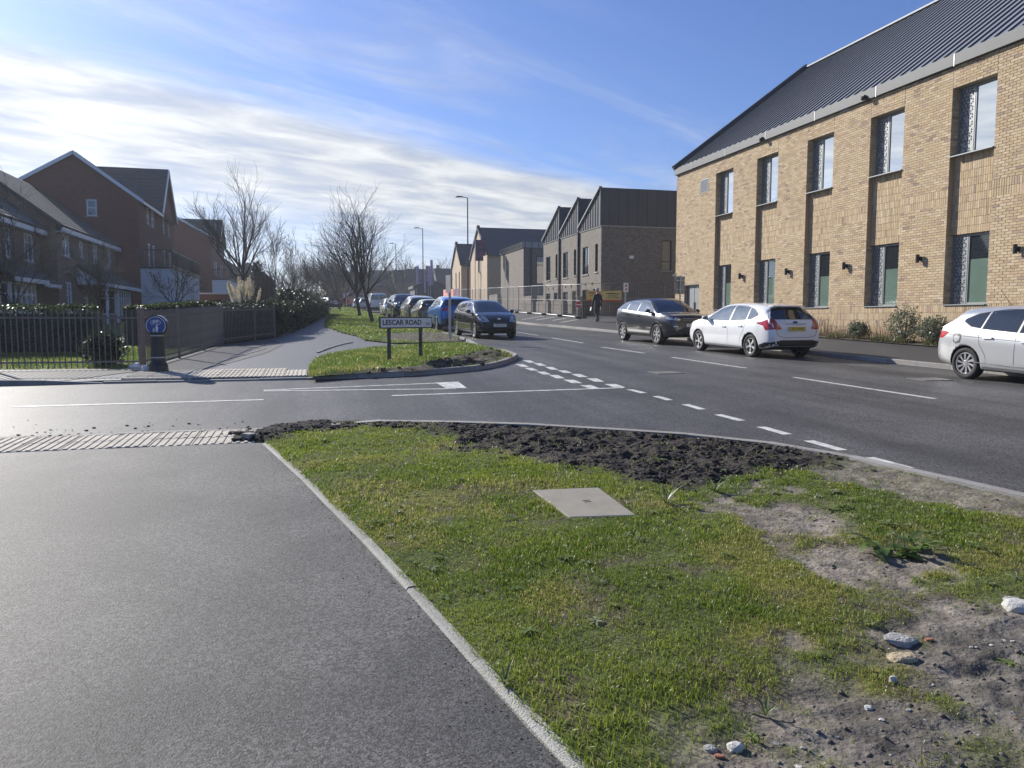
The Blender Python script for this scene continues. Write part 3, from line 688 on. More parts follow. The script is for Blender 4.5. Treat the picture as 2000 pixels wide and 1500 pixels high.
far_grass('grass', [(-13, 17.6), (-3.75, 17.4), (-3.3, 24.6), (-13, 24.4)], 60000, lambda x, y: 0.045 + 0 * x, None, .03, .07, .012, 'garden lawn behind the front railings', 107)
# ---------------------------------------------------------------- building helpers
def W(axis, pos, s, a, z, d=0.0):
    return (pos - s * d, a, z) if axis == 'x' else (a, pos - s * d, z)
def facade(mb, axis, pos, s, a0, a1, z0, z1, ops, depth=0.1, mi=0, col=None, reveal=True):
    """outer skin split round the openings, plus reveals; s = sign of the outward normal; ops = [(a0,a1,z0,z1)]"""
    As = sorted({a0, a1, *[o[0] for o in ops], *[o[1] for o in ops]}); Zs = sorted({z0, z1, *[o[2] for o in ops], *[o[3] for o in ops]})
    for i in range(len(As) - 1):
        for j in range(len(Zs) - 1):
            ca, cz = (As[i] + As[i + 1]) / 2, (Zs[j] + Zs[j + 1]) / 2
            if ca < a0 or ca > a1 or cz < z0 or cz > z1: continue
            if any(o[0] < ca < o[1] and o[2] < cz < o[3] for o in ops): continue
            mb.add([W(axis, pos, s, As[i], Zs[j]), W(axis, pos, s, As[i + 1], Zs[j]), W(axis, pos, s, As[i + 1], Zs[j + 1]), W(axis, pos, s, As[i], Zs[j + 1])], [(0, 1, 2, 3)], mi, col)
    if reveal:
        for o in ops:
            c = [(o[0], o[2]), (o[1], o[2]), (o[1], o[3]), (o[0], o[3])]
            for k in range(4):
                (p, q), (r, t) = c[k], c[(k + 1) % 4]
                mb.add([W(axis, pos, s, p, q), W(axis, pos, s, r, t), W(axis, pos, s, r, t, depth), W(axis, pos, s, p, q, depth)], [(0, 1, 2, 3)], mi, col)
def wbox(mb, axis, pos, s, a0, a1, z0, z1, d0, d1, mi=0, col=None):
    p = W(axis, pos, s, a0, z0, d0); q = W(axis, pos, s, a1, z1, d1)
    lo = [min(x, y) for x, y in zip(p, q)]; hi = [max(x, y) for x, y in zip(p, q)]
    mb.box(lo[0], hi[0], lo[1], hi[1], lo[2], hi[2], mi, col)
def window(parent, axis, pos, s, o, depth=0.09, frame=None, glass=None, mull=(), trans=(), fw=0.06, sill=True, sillmat=None, name='window'):
    frame = frame or M_WHITE; glass = glass or M_GLASS
    a0, a1, z0, z1 = o; m = MB(); e = 0.003
    wbox(m, axis, pos, s, a0 + e, a0 + fw, z0 + e, z1 - e, depth - .05, depth + .03); wbox(m, axis, pos, s, a1 - fw, a1 - e, z0 + e, z1 - e, depth - .05, depth + .03)
    wbox(m, axis, pos, s, a0 + fw, a1 - fw, z1 - fw, z1 - e, depth - .05, depth + .03); wbox(m, axis, pos, s, a0 + fw, a1 - fw, z0 + e, z0 + fw, depth - .05, depth + .03)
    for t in mull:
        c = a0 + (a1 - a0) * t; wbox(m, axis, pos, s, c - fw * .4, c + fw * .4, z0 + fw, z1 - fw, depth - .045, depth + .02)
    for t in trans:
        c = z0 + (z1 - z0) * t; wbox(m, axis, pos, s, a0 + fw, a1 - fw, c - fw * .4, c + fw * .4, depth - .04, depth + .02)
    w = m.build(name, frame, parent)
    As = [a0 + fw] + [a0 + (a1 - a0) * t for t in mull] + [a1 - fw]; Zs = [z0 + fw] + [z0 + (z1 - z0) * t for t in trans] + [z1 - fw]
    for i in range(len(As) - 1):
        for j in range(len(Zs) - 1):
            g = MB(); wbox(g, axis, pos, s, As[i], As[i + 1], Zs[j], Zs[j + 1], depth, depth + .012); g.build('pane', glass, w)
    if sill:
        m = MB(); wbox(m, axis, pos, s, a0 - .06, a1 + .06, z0 - .075, z0 - .002, -.05, depth - .02); m.build('sill', sillmat or M_KERB, w)
    return w

# ---------------------------------------------------------------- right: buff brick building
M_MORT = pm('buff_mortar', (0.34, 0.29, 0.22), 0.95, var=.15, vscale=6)
M_BRICK = pm('buff_brick', (0.5, 0.36, 0.2), 0.88, attr=True, var=.16, vscale=30, bump=.5, bscale=120, spec=.25)
M_GREYM = pm('grey_metal', (0.27, 0.285, 0.29), 0.45, metal=.3, var=.06, vscale=2)
M_ROOFM = pm('standing_seam_metal', (0.25, 0.27, 0.30), 0.5, metal=.3, var=.08, vscale=.6)
M_SEAMD = pm('seam_dark', (0.05, 0.056, 0.068), 0.45, metal=.45)
M_SKYGL = pm('solar_glass', (0.66, 0.69, 0.72), 0.02, metal=1.0)
M_DKGL = pm('tinted_glass', (0.17, 0.20, 0.22), 0.03, metal=.9)
M_GREEN = pm('green_blind', (0.125, 0.180, 0.145), 0.08, var=.2, vscale=.8, coat=.8, spec=.8)
X0 = 17.70
bl = thing('brick_building', 'buff brick two-storey building with tall recessed windows under a dark seamed metal roof', 'building', (X0, 35.6, 0.0))
def rel(o): o.matrix_parent_inverse = bl.matrix_world.inverted(); return o
bpy.context.view_layer.update()
BLI = Matrix.Translation((-X0, -35.6, 0))
def bpart(name, mb, mats, par=bl, smooth=False):
    o = mb.build(name, mats, par, smooth)
    if par is bl: o.location = (-X0, -35.6, 0)
    return o
YF, YN, ZB, ZT = 35.6, 6.0, 0.35, 8.62
COLS_W = [(31.75 - 3.305 * k, 30.28 - 3.305 * k) for k in range(8)]      # (far, near) edges of every recess
SU, HU, SL, HL = 6.14, 8.03, 1.95, 3.92                                  # sills and heads
DOOR = (33.13, 34.6, 1.15, 3.16); VENT = (32.4, 33.22, 7.38, 7.98)
RD = 0.15                                                                # recess of the infill panels
core = MB()
ops = [(n, f, SL - 0.0, HU) for f, n in COLS_W] + [DOOR]
facade(core, 'x', X0 + .009, -1, YN, YF, ZB, ZT, ops, depth=.42)
for f, n in COLS_W: core.add([(X0 + RD + .009, n, HL), (X0 + RD + .009, f, HL), (X0 + RD + .009, f, SU), (X0 + RD + .009, n, SU)], [(0, 1, 2, 3)]); core.box(X0 + RD + .009, X0 + .42, n, f, HL, HL + .01); core.box(X0 + RD + .009, X0 + .42, n, f, SU - .01, SU)
core.box(X0 + .43, X0 + 14, YN, YF - .002, ZB, ZT)
core.add([(X0, YF, ZB), (X0 + 14, YF, ZB), (X0 + 14, YF, ZT), (X0 + 7, YF, 14.2), (X0, YF, ZT)], [(0, 1, 2, 3, 4)])
bpart('wall', core, M_MORT)
# dark brick reveals on the far jamb of each recess (real returns, in shade)
BR_PAL = [(.50, .385, .245), (.475, .36, .225), (.53, .415, .275), (.455, .34, .21), (.55, .44, .30), (.44, .325, .225), (.39, .285, .205), (.31, .235, .18)]
BR_P = [.24, .22, .18, .13, .10, .07, .04, .02]
def bcol(y, z, mottled=True):
    p = np.array(BR_P); t = float(fbm(y * .55 + 9, z * .7, 5, 3))
    if t > .55: p = p * np.array([.8, .9, .7, 1.2, .6, 1.9, 2.2, 1.8])
    c = np.array(BR_PAL[RNG.choice(8, p=p / p.sum())]) * RNG.uniform(.92, 1.08); return tuple(c)
bricks = []            # (y0,y1,z0,z1,depth of face)
def blocked(y0, y1, z0, z1):
    for f, n in COLS_W:
        if y1 > n + .001 and y0 < f - .001: return True
    return False
zbands = [(HL - .0 + .875, HL + .875 + .45)]
BAND = (4.79, 5.24)
def course(z0, ya, yb, off, d=0.0):
    y = ya - off
    while y < yb:
        a, b = max(y, ya) + .005, min(y + .225, yb) - .005
        if b - a > .03: bricks.append((a, b, z0 + .005, z0 + .070, d))
        y += .225
def soldiers(z0, ya, yb, d=0.0, h=.225):
    n = max(1, round((yb - ya) / .075)); w = (yb - ya) / n
    for k in range(n): bricks.append((ya + k * w + .005, ya + (k + 1) * w - .005, z0 + .005, z0 + h - .005, d))
piers = []; prev = YN
for f, n in sorted(COLS_W, key=lambda t: t[1]): piers.append((prev, n)); prev = f
piers.append((prev, YF))
for pa, pb in piers:
    if pb - pa < .05: continue
    z = SL; k = 0
    while z < ZT - .02:
        if BAND[0] - .03 < z < BAND[1] - .06:
            soldiers(BAND[0], pa, pb); soldiers(BAND[0] + .225, pa, pb); z = BAND[1]; continue
        nz = z
        for ya, yb in ([(pa, pb)] if not (pb > 33 and (nz < DOOR[3] or VENT[2] - .03 < nz < VENT[3])) else ([(pa, DOOR[0]), (DOOR[1], pb)] if nz < DOOR[3] else [(pa, VENT[0]), (VENT[1], pb)])):
            course(nz, ya, yb, .1125 if k % 2 else 0)
        z += .075; k += 1
for r in range(7):                                                       # soldier courses of the plinth
    z0 = SL - .225 * (r + 1)
    if pb > 33: soldiers(z0, YN, DOOR[0]); soldiers(z0, DOOR[1], YF)
for f, n in COLS_W:
    for r in range(10):
        z0 = HL + .0 + r * (SU - HL - .02) / 10; soldiers(z0 + .004, n, f, RD, (SU - HL - .02) / 10)
    k = 0; z = HU
    while z < ZT - .02: course(z, n, f, .1125 if k % 2 else 0); z += .075; k += 1
bricks = [b for b in bricks if b[3] > 0.55]
# the 300 that show largest are objects of their own, the rest one joined part
def vis_size(b):
    y = (b[0] + b[1]) / 2; z = (b[2] + b[3]) / 2; d = math.hypot(X0, y)
    inside = 16.35 < y < 34 and z > 1.2
    return (-1 if not inside else (b[1] - b[0]) * (b[3] - b[2]) * X0 / d ** 3)
order = sorted(range(len(bricks)), key=lambda i: -vis_size(bricks[i])); singles = set(order[:300])
BRM = {}
def brick_mesh(w, h, ci):
    key = (round(w, 3), round(h, 3), ci)
    if key not in BRM:
        m = MB(); q = .004
        m.add([(.03, 0, 0), (.03, w, 0), (.03, w, h), (.03, 0, h), (q, 0, 0), (q, w, 0), (q, w, h), (q, 0, h), (0, q, q), (0, w - q, q), (0, w - q, h - q), (0, q, h - q)],
              [(8, 9, 10, 11), (4, 5, 9, 8), (5, 6, 10, 9), (6, 7, 11, 10), (7, 4, 8, 11), (0, 1, 5, 4), (1, 2, 6, 5), (2, 3, 7, 6), (3, 0, 4, 7)], 0, BR_PAL[ci])
        me = m.mesh('brick'); me.materials.append(M_BRICK); BRM[key] = me
    return BRM[key]
bw_ = MB()
for i, (y0, y1, z0, z1, d) in enumerate(bricks):
    jx = float(RNG.uniform(-.002, .002))
    if i in singles:
        o = link('brick', brick_mesh(y1 - y0, z1 - z0, int(RNG.choice(8, p=BR_P))), None, bl); o.location = (d + jx, y0 - 35.6, z0)
    else:
        bw_.box(X0 + d + jx, X0 + d + .03, y0, y1, z0, z1, 0, bcol(y0, z0), skip='r')
tag(bpart('brickwork', bw_, M_BRICK), kind='stuff')
jm = MB()
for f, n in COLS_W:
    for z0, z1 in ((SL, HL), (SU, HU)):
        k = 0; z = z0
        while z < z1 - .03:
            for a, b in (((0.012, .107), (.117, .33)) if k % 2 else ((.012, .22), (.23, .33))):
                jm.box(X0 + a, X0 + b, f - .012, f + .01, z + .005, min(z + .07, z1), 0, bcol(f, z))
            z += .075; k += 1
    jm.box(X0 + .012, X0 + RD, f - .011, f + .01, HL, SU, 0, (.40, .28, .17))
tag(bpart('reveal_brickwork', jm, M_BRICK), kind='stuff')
# windows: frame with pane, pierced metal screen and sill
def screen_mesh(w, h):
    m = MB(); c = .118; rh = c * .866; rnd = random.Random(5); t = .006
    r = 0; z = 0
    while z < h - .02:
        x = -c if r % 2 == 0 else -c / 2
        while x < w + c:
            for up in (1, 0):
                T = [(x, z), (x + c, z), (x + c / 2, z + rh)] if up else [(x + c, z), (x + 1.5 * c, z + rh), (x + c / 2, z + rh)]
                T = [(min(max(a, 0.0), w), min(max(b, 0.0), h)) for a, b in T]
                ar = abs((T[1][0] - T[0][0]) * (T[2][1] - T[0][1]) - (T[2][0] - T[0][0]) * (T[1][1] - T[0][1])) / 2
                if ar < .0006: continue
                cx = sum(p[0] for p in T) / 3; cz = sum(p[1] for p in T) / 3
                full = [(0, p[0], p[1]) for p in T]
                if rnd.random() < .16: m.add(full, [(0, 1, 2)]); continue
                k_ = .62; inn = [(0, cx + (p[0] - cx) * k_, cz + (p[1] - cz) * k_) for p in T]; bk = [(t, p[1], p[2]) for p in inn]
                m.add(full + inn + bk, [(0, 1, 4, 3), (1, 2, 5, 4), (2, 0, 3, 5), (3, 4, 7, 6), (4, 5, 8, 7), (5, 3, 6, 8)])
            x += c
        z += rh; r += 1
    m.box(-.004, .03, -.02, 0.03, 0, h)
    me = m.mesh('pierced_screen'); me.materials.append(M_GREYM); return me
WDP = .27; SPLIT = .62
SCR_U = screen_mesh(.50, HU - SU - .06); SCR_L = screen_mesh(.50, HL - SL - .06)
for wi, (f, n) in enumerate(COLS_W):
    for up, (z0, z1) in ((1, (SU, HU)), (0, (SL, HL))):
        mid = n + (f - n) * SPLIT; m = MB(); e = .004
        for a, b in ((n + e, n + .05), (mid - .035, mid + .02), (f - .05, f - e)): m.box(X0 + WDP - .03, X0 + WDP + .05, a, b, z0 + e, z1 - e)
        for a, b in ((z0 + e, z0 + .05), (z1 - .06, z1 - e)): m.box(X0 + WDP - .028, X0 + WDP + .048, n + .05, mid - .035, a, b); m.box(X0 + WDP - .028, X0 + WDP + .048, mid + .02, f - .05, a, b)
        w = bpart('window', m, M_GREYM)
        g = MB()
        if up:
            g.box(X0 + WDP, X0 + WDP + .02, n + .05, mid - .035, z0 + .05, z1 - .06); g.build('pane', M_SKYGL, w)
        else:
            zm = z0 + (z1 - z0) * [.60, .62, .57, .60, .64, .60, .6, .6][wi]
            g.box(X0 + WDP, X0 + WDP + .02, n + .05, mid - .035, zm + .004, z1 - .06); g.build('pane', M_DKGL, w)
            g = MB(); g.box(X0 + WDP, X0 + WDP + .02, n + .05, mid - .035, z0 + .05, zm - .004); g.build('green_pane', M_GREEN, w)
        g = MB(); g.box(X0 + WDP + .13, X0 + WDP + .15, mid, f, z0, z1); g.build('void_shade_sheet', M_BLACK, w)  # black sheet paints in the dark void behind the screen
        s_ = link('pierced_screen', SCR_U if up else SCR_L, None, w); s_.location = (X0 + WDP - .035, mid + .02, z0 + .03)
        g = MB(); g.box(X0 - .045, X0 + WDP - .03, n + .003, f - .003, z0 - .028, z0 - .001); g.build('sill', M_GREYM, w)
# door, vent, lamps, cameras
m = MB(); m.box(X0 + .16, X0 + .20, DOOR[0] + .005, DOOR[1] - .005, DOOR[2], DOOR[3] - .005); dr = bpart('door', m, M_GREYM)
for y in (33.82, 33.90): g = MB(); g.box(X0 + .10, X0 + .157, y - .02, y + .02, 1.95, 2.35); g.build('handle', M_STEEL, dr)
g = MB(); g.box(X0 + .150, X0 + .157, 33.855, 33.868, DOOR[2], DOOR[3] - .02); g.build('door_gap', M_BLACK, dr)
m = MB(); m.box(X0 - .012, X0 + .02, VENT[0], VENT[1], VENT[2], VENT[3])
vt = bpart('vent', m, M_GREYM)
for k in range(9):
    z = VENT[2] + .05 + k * .06; g = MB(); g.obox((X0 - .02, (VENT[0] + VENT[1]) / 2, z), (1, 0, -.7), (0, 1, 0), (.7, 0, 1), .022, (VENT[1] - VENT[0]) / 2 - .05, .003); g.build('louvre', M_GREYM, vt)
for k in range(6):
    y = 19.45 + 3.31 * k - 3.31; 
    if y > 32: continue
    m = MB(); m.box(X0 - .05, X0, y - .05, y + .05, 3.28, 3.40); m.lathe([(.0, 3.22), (.055, 3.22), (.055, 3.46), (0, 3.46)], 12, c=(X0 - .115, y, 0)); bpart('wall_lamp', m, M_BLACK)
for y, z in ((35.3, 3.7), (27.9, 8.7), (22.0, 8.72)):
    m = MB(); m.lathe([(0, 0), (.05, 0), (.075, .05), (.075, .12), (0, .12)], 12, c=(X0 - .20, y, z - .10)); m.box(X0 - .20, X0 - .08, y - .03, y + .03, z + .03, z + .07); bpart('security_camera', m, M_BLACK if z > 5 else M_GREYM)
# roof
RX, RZ, EX, EZ = 24.85, 14.35, 17.60, 8.93
m = MB(); m.box(EX - .02, X0 + .02, YN, YF + .06, 8.63, 8.94)
fa = bpart('fascia', m, pm('fascia_metal', (.085, .09, .095), .6, metal=.1, var=.06))
for k in range(10): g = MB(); g.box(EX - .028, EX - .018, YN + 3.1 * k, YN + 3.1 * k + .02, 8.6, 8.94); g.build('fascia_joint', M_STEEL, fa)
sl = Vector((RX - EX, 0, RZ - EZ)); sn = Vector((-sl.z, 0, sl.x)).normalized(); sd = sl.normalized(); SLN = sl.length
m = MB(); m.add([(EX, YN, EZ), (EX, YF, EZ), (RX, YF, RZ), (RX, YN, RZ), (32.2, YN, EZ), (32.2, YF, EZ)], [(0, 1, 2, 3), (3, 2, 5, 4)])
rf = bpart('roof', m, M_ROOFM)
sm = MB(); sm.obox((0, 0, 0), sd, (0, 1, 0), sn, SLN / 2 - .02, .016, .022); sme = sm.mesh('seam'); sme.materials.append(M_SEAMD)
mid = Vector((EX, 0, EZ)) + sl / 2 + sn * .02
y = YN + .2
while y < YF - .3:
    o = link('seam', sme, None, rf); o.location = (mid.x, y, mid.z); y += .42
m = MB(); m.obox((mid.x + sn.x * .06, YF + .0, mid.z + sn.z * .06), sd, (0, 1, 0), sn, SLN / 2 + .04, .12, .12); m.build('verge_trim', M_SEAMD, rf)
m = MB(); m.box(RX - .15, RX + .15, YN, YF - .15, RZ - .02, RZ + .05); m.build('ridge_cap', M_SEAMD, rf)

# ---------------------------------------------------------------- grey-brown terrace with saw-tooth roofs
M_GBR = brick_mat('grey_brown_brick', ((.185, .16, .135), (.125, .105, .092), (.25, .22, .185)), (.19, .175, .155))
M_ZINC = pm('dark_zinc', (0.052, 0.058, 0.07), 0.5, metal=.35, var=.1, vscale=.7)
M_DKFR = pm('anthracite_frame', (0.02, 0.022, 0.026), 0.4)
XT, YT, UW = 16.65, 43.2, 3.93
te = thing('terrace', 'grey-brown brick terrace with three dark zinc saw-tooth roofs behind the mesh fence', 'building', (XT, YT, 0))
OFF = (-XT, -YT, 0)
def tpart(name, mb, mats, par=None):
    o = mb.build(name, mats, par or te)
    if par is None: o.location = OFF
    return o
m = MB(); zb, zt = .6, 6.98; wins = []; ends = []
for k in range(3):
    y = YT + UW * k
    wins += [((y + .55, y + 1.0, 4.35, 6.02), 1), ((y + 2.2, y + 3.25, 4.3, 6.0), 2), ((y + .5, y + 1.3, 1.35, 3.35), 0), ((y + 2.2, y + 3.25, 1.35, 3.35), 0)]
facade(m, 'x', XT, -1, YT, YT + 3 * UW, zb, zt, [w[0] for w in wins], .12)
ew = [(20.55, 21.2, 4.45, 6.25)]
facade(m, 'y', YT, -1, XT, XT + 9, zb, zt, ew, .1)
m.box(XT + .14, XT + 9, YT + .14, YT + 3 * UW, zb, zt); tpart('wall', m, M_GBR)
for w, kind in wins:
    wd = window(te, 'x', XT, -1, w, .11, M_DKFR, M_SKYGL if kind == 2 else M_GLASS, mull=(.5,) if kind == 2 else (), trans=(.35,) if kind else (), fw=.05, sill=bool(kind)); wd.location = OFF
wd = window(te, 'y', YT, -1, ew[0], .09, M_DKFR, M_GLASS, trans=(.3,), fw=.05); wd.location = OFF
g = MB(); wbox(g, 'y', YT, -1, 18.45, 18.72, 5.12, 5.30, -.02, .0); tpart('wall_plaque', g, M_SIGNW)
for k in range(3):
    y0 = YT + UW * k; y1 = y0 + UW
    hi = 9.23 if k == 0 else 9.18; lo = 7.2
    m = MB(); m.prism([(y0 - .03, zt + .06), (y1 - .04, zt + .06), (y1 - .04, lo), (y0 - .03, hi)], XT - .06, XT + 9.02, 'x'); cl_ = tpart('zinc_roof', m, M_ZINC)
    n = 9
    for j in range(n + 1):
        y = y0 + .02 + (UW - .1) * j / n; top = hi + (lo - hi) * (y - y0) / UW - .05
        if top - zt < .2: continue
        g = MB(); g.box(XT - .10, XT - .058, y - .022, y + .022, zt + .07, top); g.build('seam', M_GREYM if j == 0 else M_ZINC, cl_)
    if k == 0:
        for j in range(11):
            x = XT + .45 + j * .62; g = MB(); g.box(x - .012, x + .012, y0 - .055, y0 - .028, zt + .07, hi - .03); g.build('seam', M_ZINC, cl_)
    e0 = Vector((XT - .09, y0 - .05, hi + .0)); e1 = Vector((XT - .09, y1 - .04, lo + .0)); d = (e1 - e0)
    g = MB(); g.obox((e0 + e1) / 2 + Vector((0, 0, .03)), d, (1, 0, 0), d.cross(Vector((1, 0, 0))), d.length / 2, .10, .045); g.build('roof_edge', M_GREYM, cl_)
    if k: g = MB(); g.box(XT - .13, XT - .03, y0 - .09, y0 + .05, .6, zt + .05); tpart('downpipe', g, M_DKFR)
m = MB(); m.box(XT - .04, XT + 9, YT - .035, YT + 3 * UW + .03, zt - .0 + .002, zt + .058); tpart('string_course', m, M_GREYM)
for k in range(3):
    g = MB(); g.box(XT - .03, XT, YT + UW * k + 1.4, YT + UW * k + 1.52, 3.6, 3.75); tpart('wall_vent', g, M_DKFR)
    g = MB(); g.box(XT - .03, XT, YT + UW * k + 2.6, YT + UW * k + 2.72, 3.6, 3.75); tpart('wall_vent', g, M_DKFR)
# low front walls of the terrace gardens
for k, (y0, y1) in enumerate(((47.3, 49.7), (50.6, 53.5), (54.4, 57.6))):
    g = MB(); g.box(15.65, 15.87, y0, y1, .9, 2.75 - .0); o = g.build('garden_wall', M_GBR); tag(o, ['low brick garden wall beside the no entry sign', 'middle low brick garden wall of the terrace', 'low brick garden wall at the far end of the terrace'][k], 'wall')
g = MB(); g.box(15.7, 22, 44.6, 44.8, .9, 2.9); o = g.build('boarded_fence', M_DKFR); tag(o, 'dark boarded fence behind the walking person', 'fence')

# second block with a seamed parapet, then gabled buildings further along
b2 = thing('flat_roofed_block', 'grey-brown brick block with flat roof and pale seamed parapet', 'building', (17.6, 64, 0))
m = MB(); bo = [(18.75, 20.9, 4.5, 6.9), (18.75, 20.9, 2.0, 3.6)]
facade(m, 'x', 17.6, -1, 64, 72.2, .8, 7.6, [], .1); facade(m, 'y', 64, -1, 17.6, 28, .8, 7.6, bo, .1); m.box(17.75, 28, 64.14, 72.2, .8, 7.6)
o = m.build('wall', M_GBR, b2); o.location = (-17.6, -64, 0)
for w in bo: wd = window(b2, 'y', 64, -1, w, .09, M_DKFR, M_SKYGL, mull=(.5,), trans=(.68,), fw=.07); wd.location = (-17.6, -64, 0)
m = MB(); m.box(17.5, 28, 63.9, 72.3, 7.6, 8.05); o = m.build('parapet', M_GREYM, b2); o.location = (-17.6, -64, 0)
for k in range(20): g = MB(); g.box(17.44, 17.498, 64 + .42 * k, 64.06 + .42 * k, 7.62, 8.04); g.build('seam', M_DKFR, o)
for k in range(14): g = MB(); g.box(17.7 + .6 * k, 17.75 + .6 * k, 63.85, 63.898, 7.62, 8.04); g.build('seam', M_DKFR, o)
m = MB(); m.box(18.2, 18.32, 63.88, 63.98, .8, 7.58); q = m.build('downpipe', M_DKFR, b2); q.location = (-17.6, -64, 0)
for y0, y1 in ((60.5, 63.8), (72.4, 76.0)):
    g = MB(); g.box(17.3, 17.6, y0, y1, .9, 3.9 if y0 > 70 else 3.4); o = g.build('garden_wall', M_GBR); tag(o, 'tall brick garden wall adjoining the flat roofed block, ' + ('far side' if y0 > 70 else 'terrace side'), 'wall')

M_BUFF2 = brick_mat('pale_buff_brick', ((.46, .36, .25), (.42, .32, .215), (.50, .40, .29)), (.42, .36, .28))
M_TILE = pm('slate_tile', (0.045, 0.052, 0.062), 0.6, var=.15, vscale=2.5, bump=.3, bscale=12)
def gable_block(name, label, X, y0, y1, depth, zb, ze, zr, wins_x, wins_y):
    t = thing(name, label, 'building', (X, y0, 0)); off = (-X, -y0, 0); ym = (y0 + y1) / 2
    m = MB(); facade(m, 'x', X, -1, y0, y1, zb, ze, wins_x, .1); facade(m, 'y', y0, -1, X, X + depth, zb, ze, wins_y, .1)
    m.add([(X, y0, ze), (X, y1, ze), (X, ym, zr)], [(0, 1, 2)]); m.box(X + .12, X + depth, y0 + .12, y1, zb, ze - .01)
    o = m.build('wall', M_BUFF2, t); o.location = off
    m = MB(); r = .18
    m.prism([(y0 - .35, ze - .25), (y0 - .35, ze - .05), (ym, zr + .12), (ym, zr - .02)], X + .05, X + depth, 'x'); m.prism([(y1 + .35, ze - .25), (ym, zr - .02), (ym, zr + .12), (y1 + .35, ze - .05)], X + .05, X + depth, 'x')
    rfo = m.build('roof', M_TILE, t); rfo.location = off
    n = 14
    for k in range(n):
        a = k / n; g = MB(); c = Vector((0, y0 - .35 + (ym - y0 + .35) * (a + .5 / n), ze - .05 + (zr + .17 - ze) * (a + .5 / n))); d = Vector((0, ym - y0 + .35, zr + .17 - ze)); nn = Vector((0, -d.z, d.y)).normalized()
        g.obox((X + depth / 2 + .03, c.y, c.z + .012), (1, 0, 0), d + nn * .10 * n * .1, nn, depth / 2 - .02, d.length / n / 2, .014); g.build('tile_course', M_TILE, rfo)
    for s in (-1, 1):
        g = MB(); d = Vector((0, (y1 - y0) / 2, zr - ze)); yb = y0 if s < 0 else y1; d = Vector((0, ym - yb, zr - ze)); c = Vector((X - .02, (yb + ym) / 2, (ze + zr) / 2 + .12)); g.obox(c, d, (1, 0, 0), d.cross(Vector((1, 0, 0))), d.length / 2 + .25, .14, .12); g.build('verge_trim', M_DKFR, rfo)
    for w in wins_x: q = window(t, 'x', X, -1, w, .09, M_DKFR, M_GLASS, fw=.06); q.location = off
    for w in wins_y: q = window(t, 'y', y0, -1, w, .09, M_DKFR, M_SKYGL, trans=(.5,), fw=.06); q.location = off
    return t
gable_block('gabled_building', 'pale buff brick building with steep slate roof and gable to the road', 17.65, 78.4, 87.0, 22, 1.2, 8.2, 11.25, [(81.9, 82.9, 6.6, 8.1)], [(19.7, 20.8, 5.2, 7.6)])
gable_block('gabled_building', 'smaller gabled buff building beyond the lamp column', 17.4, 91.5, 97.5, 14, 1.5, 8.0, 10.6, [(92.4, 93.0, 4.9, 7.2), (94.6, 95.2, 4.9, 7.2), (92.4, 93.0, 2.5, 4.2), (94.6, 95.2, 2.5, 4.2)], [])
bx_ = MB(); facade(bx_, 'y', 120, -1, 15.5, 20.5, 2, 6.2, [], .1); bx_.box(15.5, 20.5, 120.1, 126, 2, 6.2); bx_.prism([(15.2, 6.2), (20.8, 6.2), (20.8, 6.6), (18, 7.6), (15.2, 6.6)], 119.8, 126, 'y'); o = bx_.build('distant_house', M_TILE); tag(o, 'dark distant house between the gabled building and the sign post', 'house')

# ---------------------------------------------------------------- left: houses behind the railings
M_FRONT = brick_mat('brown_brick', ((.235, .16, .115), (.205, .135, .095), (.27, .195, .14)), (.25, .22, .19))
M_REDB = brick_mat('red_brick', ((.20, .07, .048), (.165, .055, .04), (.23, .09, .062)), (.20, .155, .13))
M_TILE2 = pm('concrete_tile', (0.075, 0.07, 0.068), 0.7, var=.2, vscale=3, bump=.5, bscale=9)
M_REND = pm('white_render', (0.62, 0.63, 0.64), 0.8, var=.05)
def slope_roof(t, off, a0, a1, p0, p1, axis, mat, thick=.14, n=16, over=.0, courses=True):
    """one roof slope from eaves p0=(c,z) to ridge p1=(c,z); runs along 'axis' from a0 to a1"""
    e = Vector((p0[0], 0, p0[1])); r = Vector((p1[0], 0, p1[1])); d = r - e; nn = Vector((-d.z, 0, d.x)).normalized()
    if nn.z < 0: nn = -nn
    def M(v, a): return (v.x, a, v.z) if axis == 'y' else (a, v.x, v.z)
    m = MB(); q = [e, r, r - nn * thick, e - nn * thick]
    vs_ = [M(v, a0) for v in q] + [M(v, a1) for v in q]; m.add(vs_, [(0, 1, 2, 3), (4, 5, 6, 7), (0, 1, 5, 4), (1, 2, 6, 5), (2, 3, 7, 6), (3, 0, 4, 7)])
    o = m.build('roof_slope', mat, t); o.location = off
    if courses:
        for k in range(n):
            c = e + d * ((k + .5) / n) + nn * .012; h = d / n / 2 * 1.12; s1 = nn * .016; tilt = nn * .012
            q = [c - h + tilt + s1, c + h - tilt * .2 + s1 * .4, c + h - tilt * .2 - s1, c - h + tilt - s1]
            g = MB(); vs_ = [M(v, a0 + .01) for v in q] + [M(v, a1 - .01) for v in q]; g.add(vs_, [(0, 1, 2, 3), (4, 5, 6, 7), (0, 1, 5, 4), (1, 2, 6, 5), (2, 3, 7, 6), (3, 0, 4, 7)])
            g.build('tile_course', mat, o)
    return o
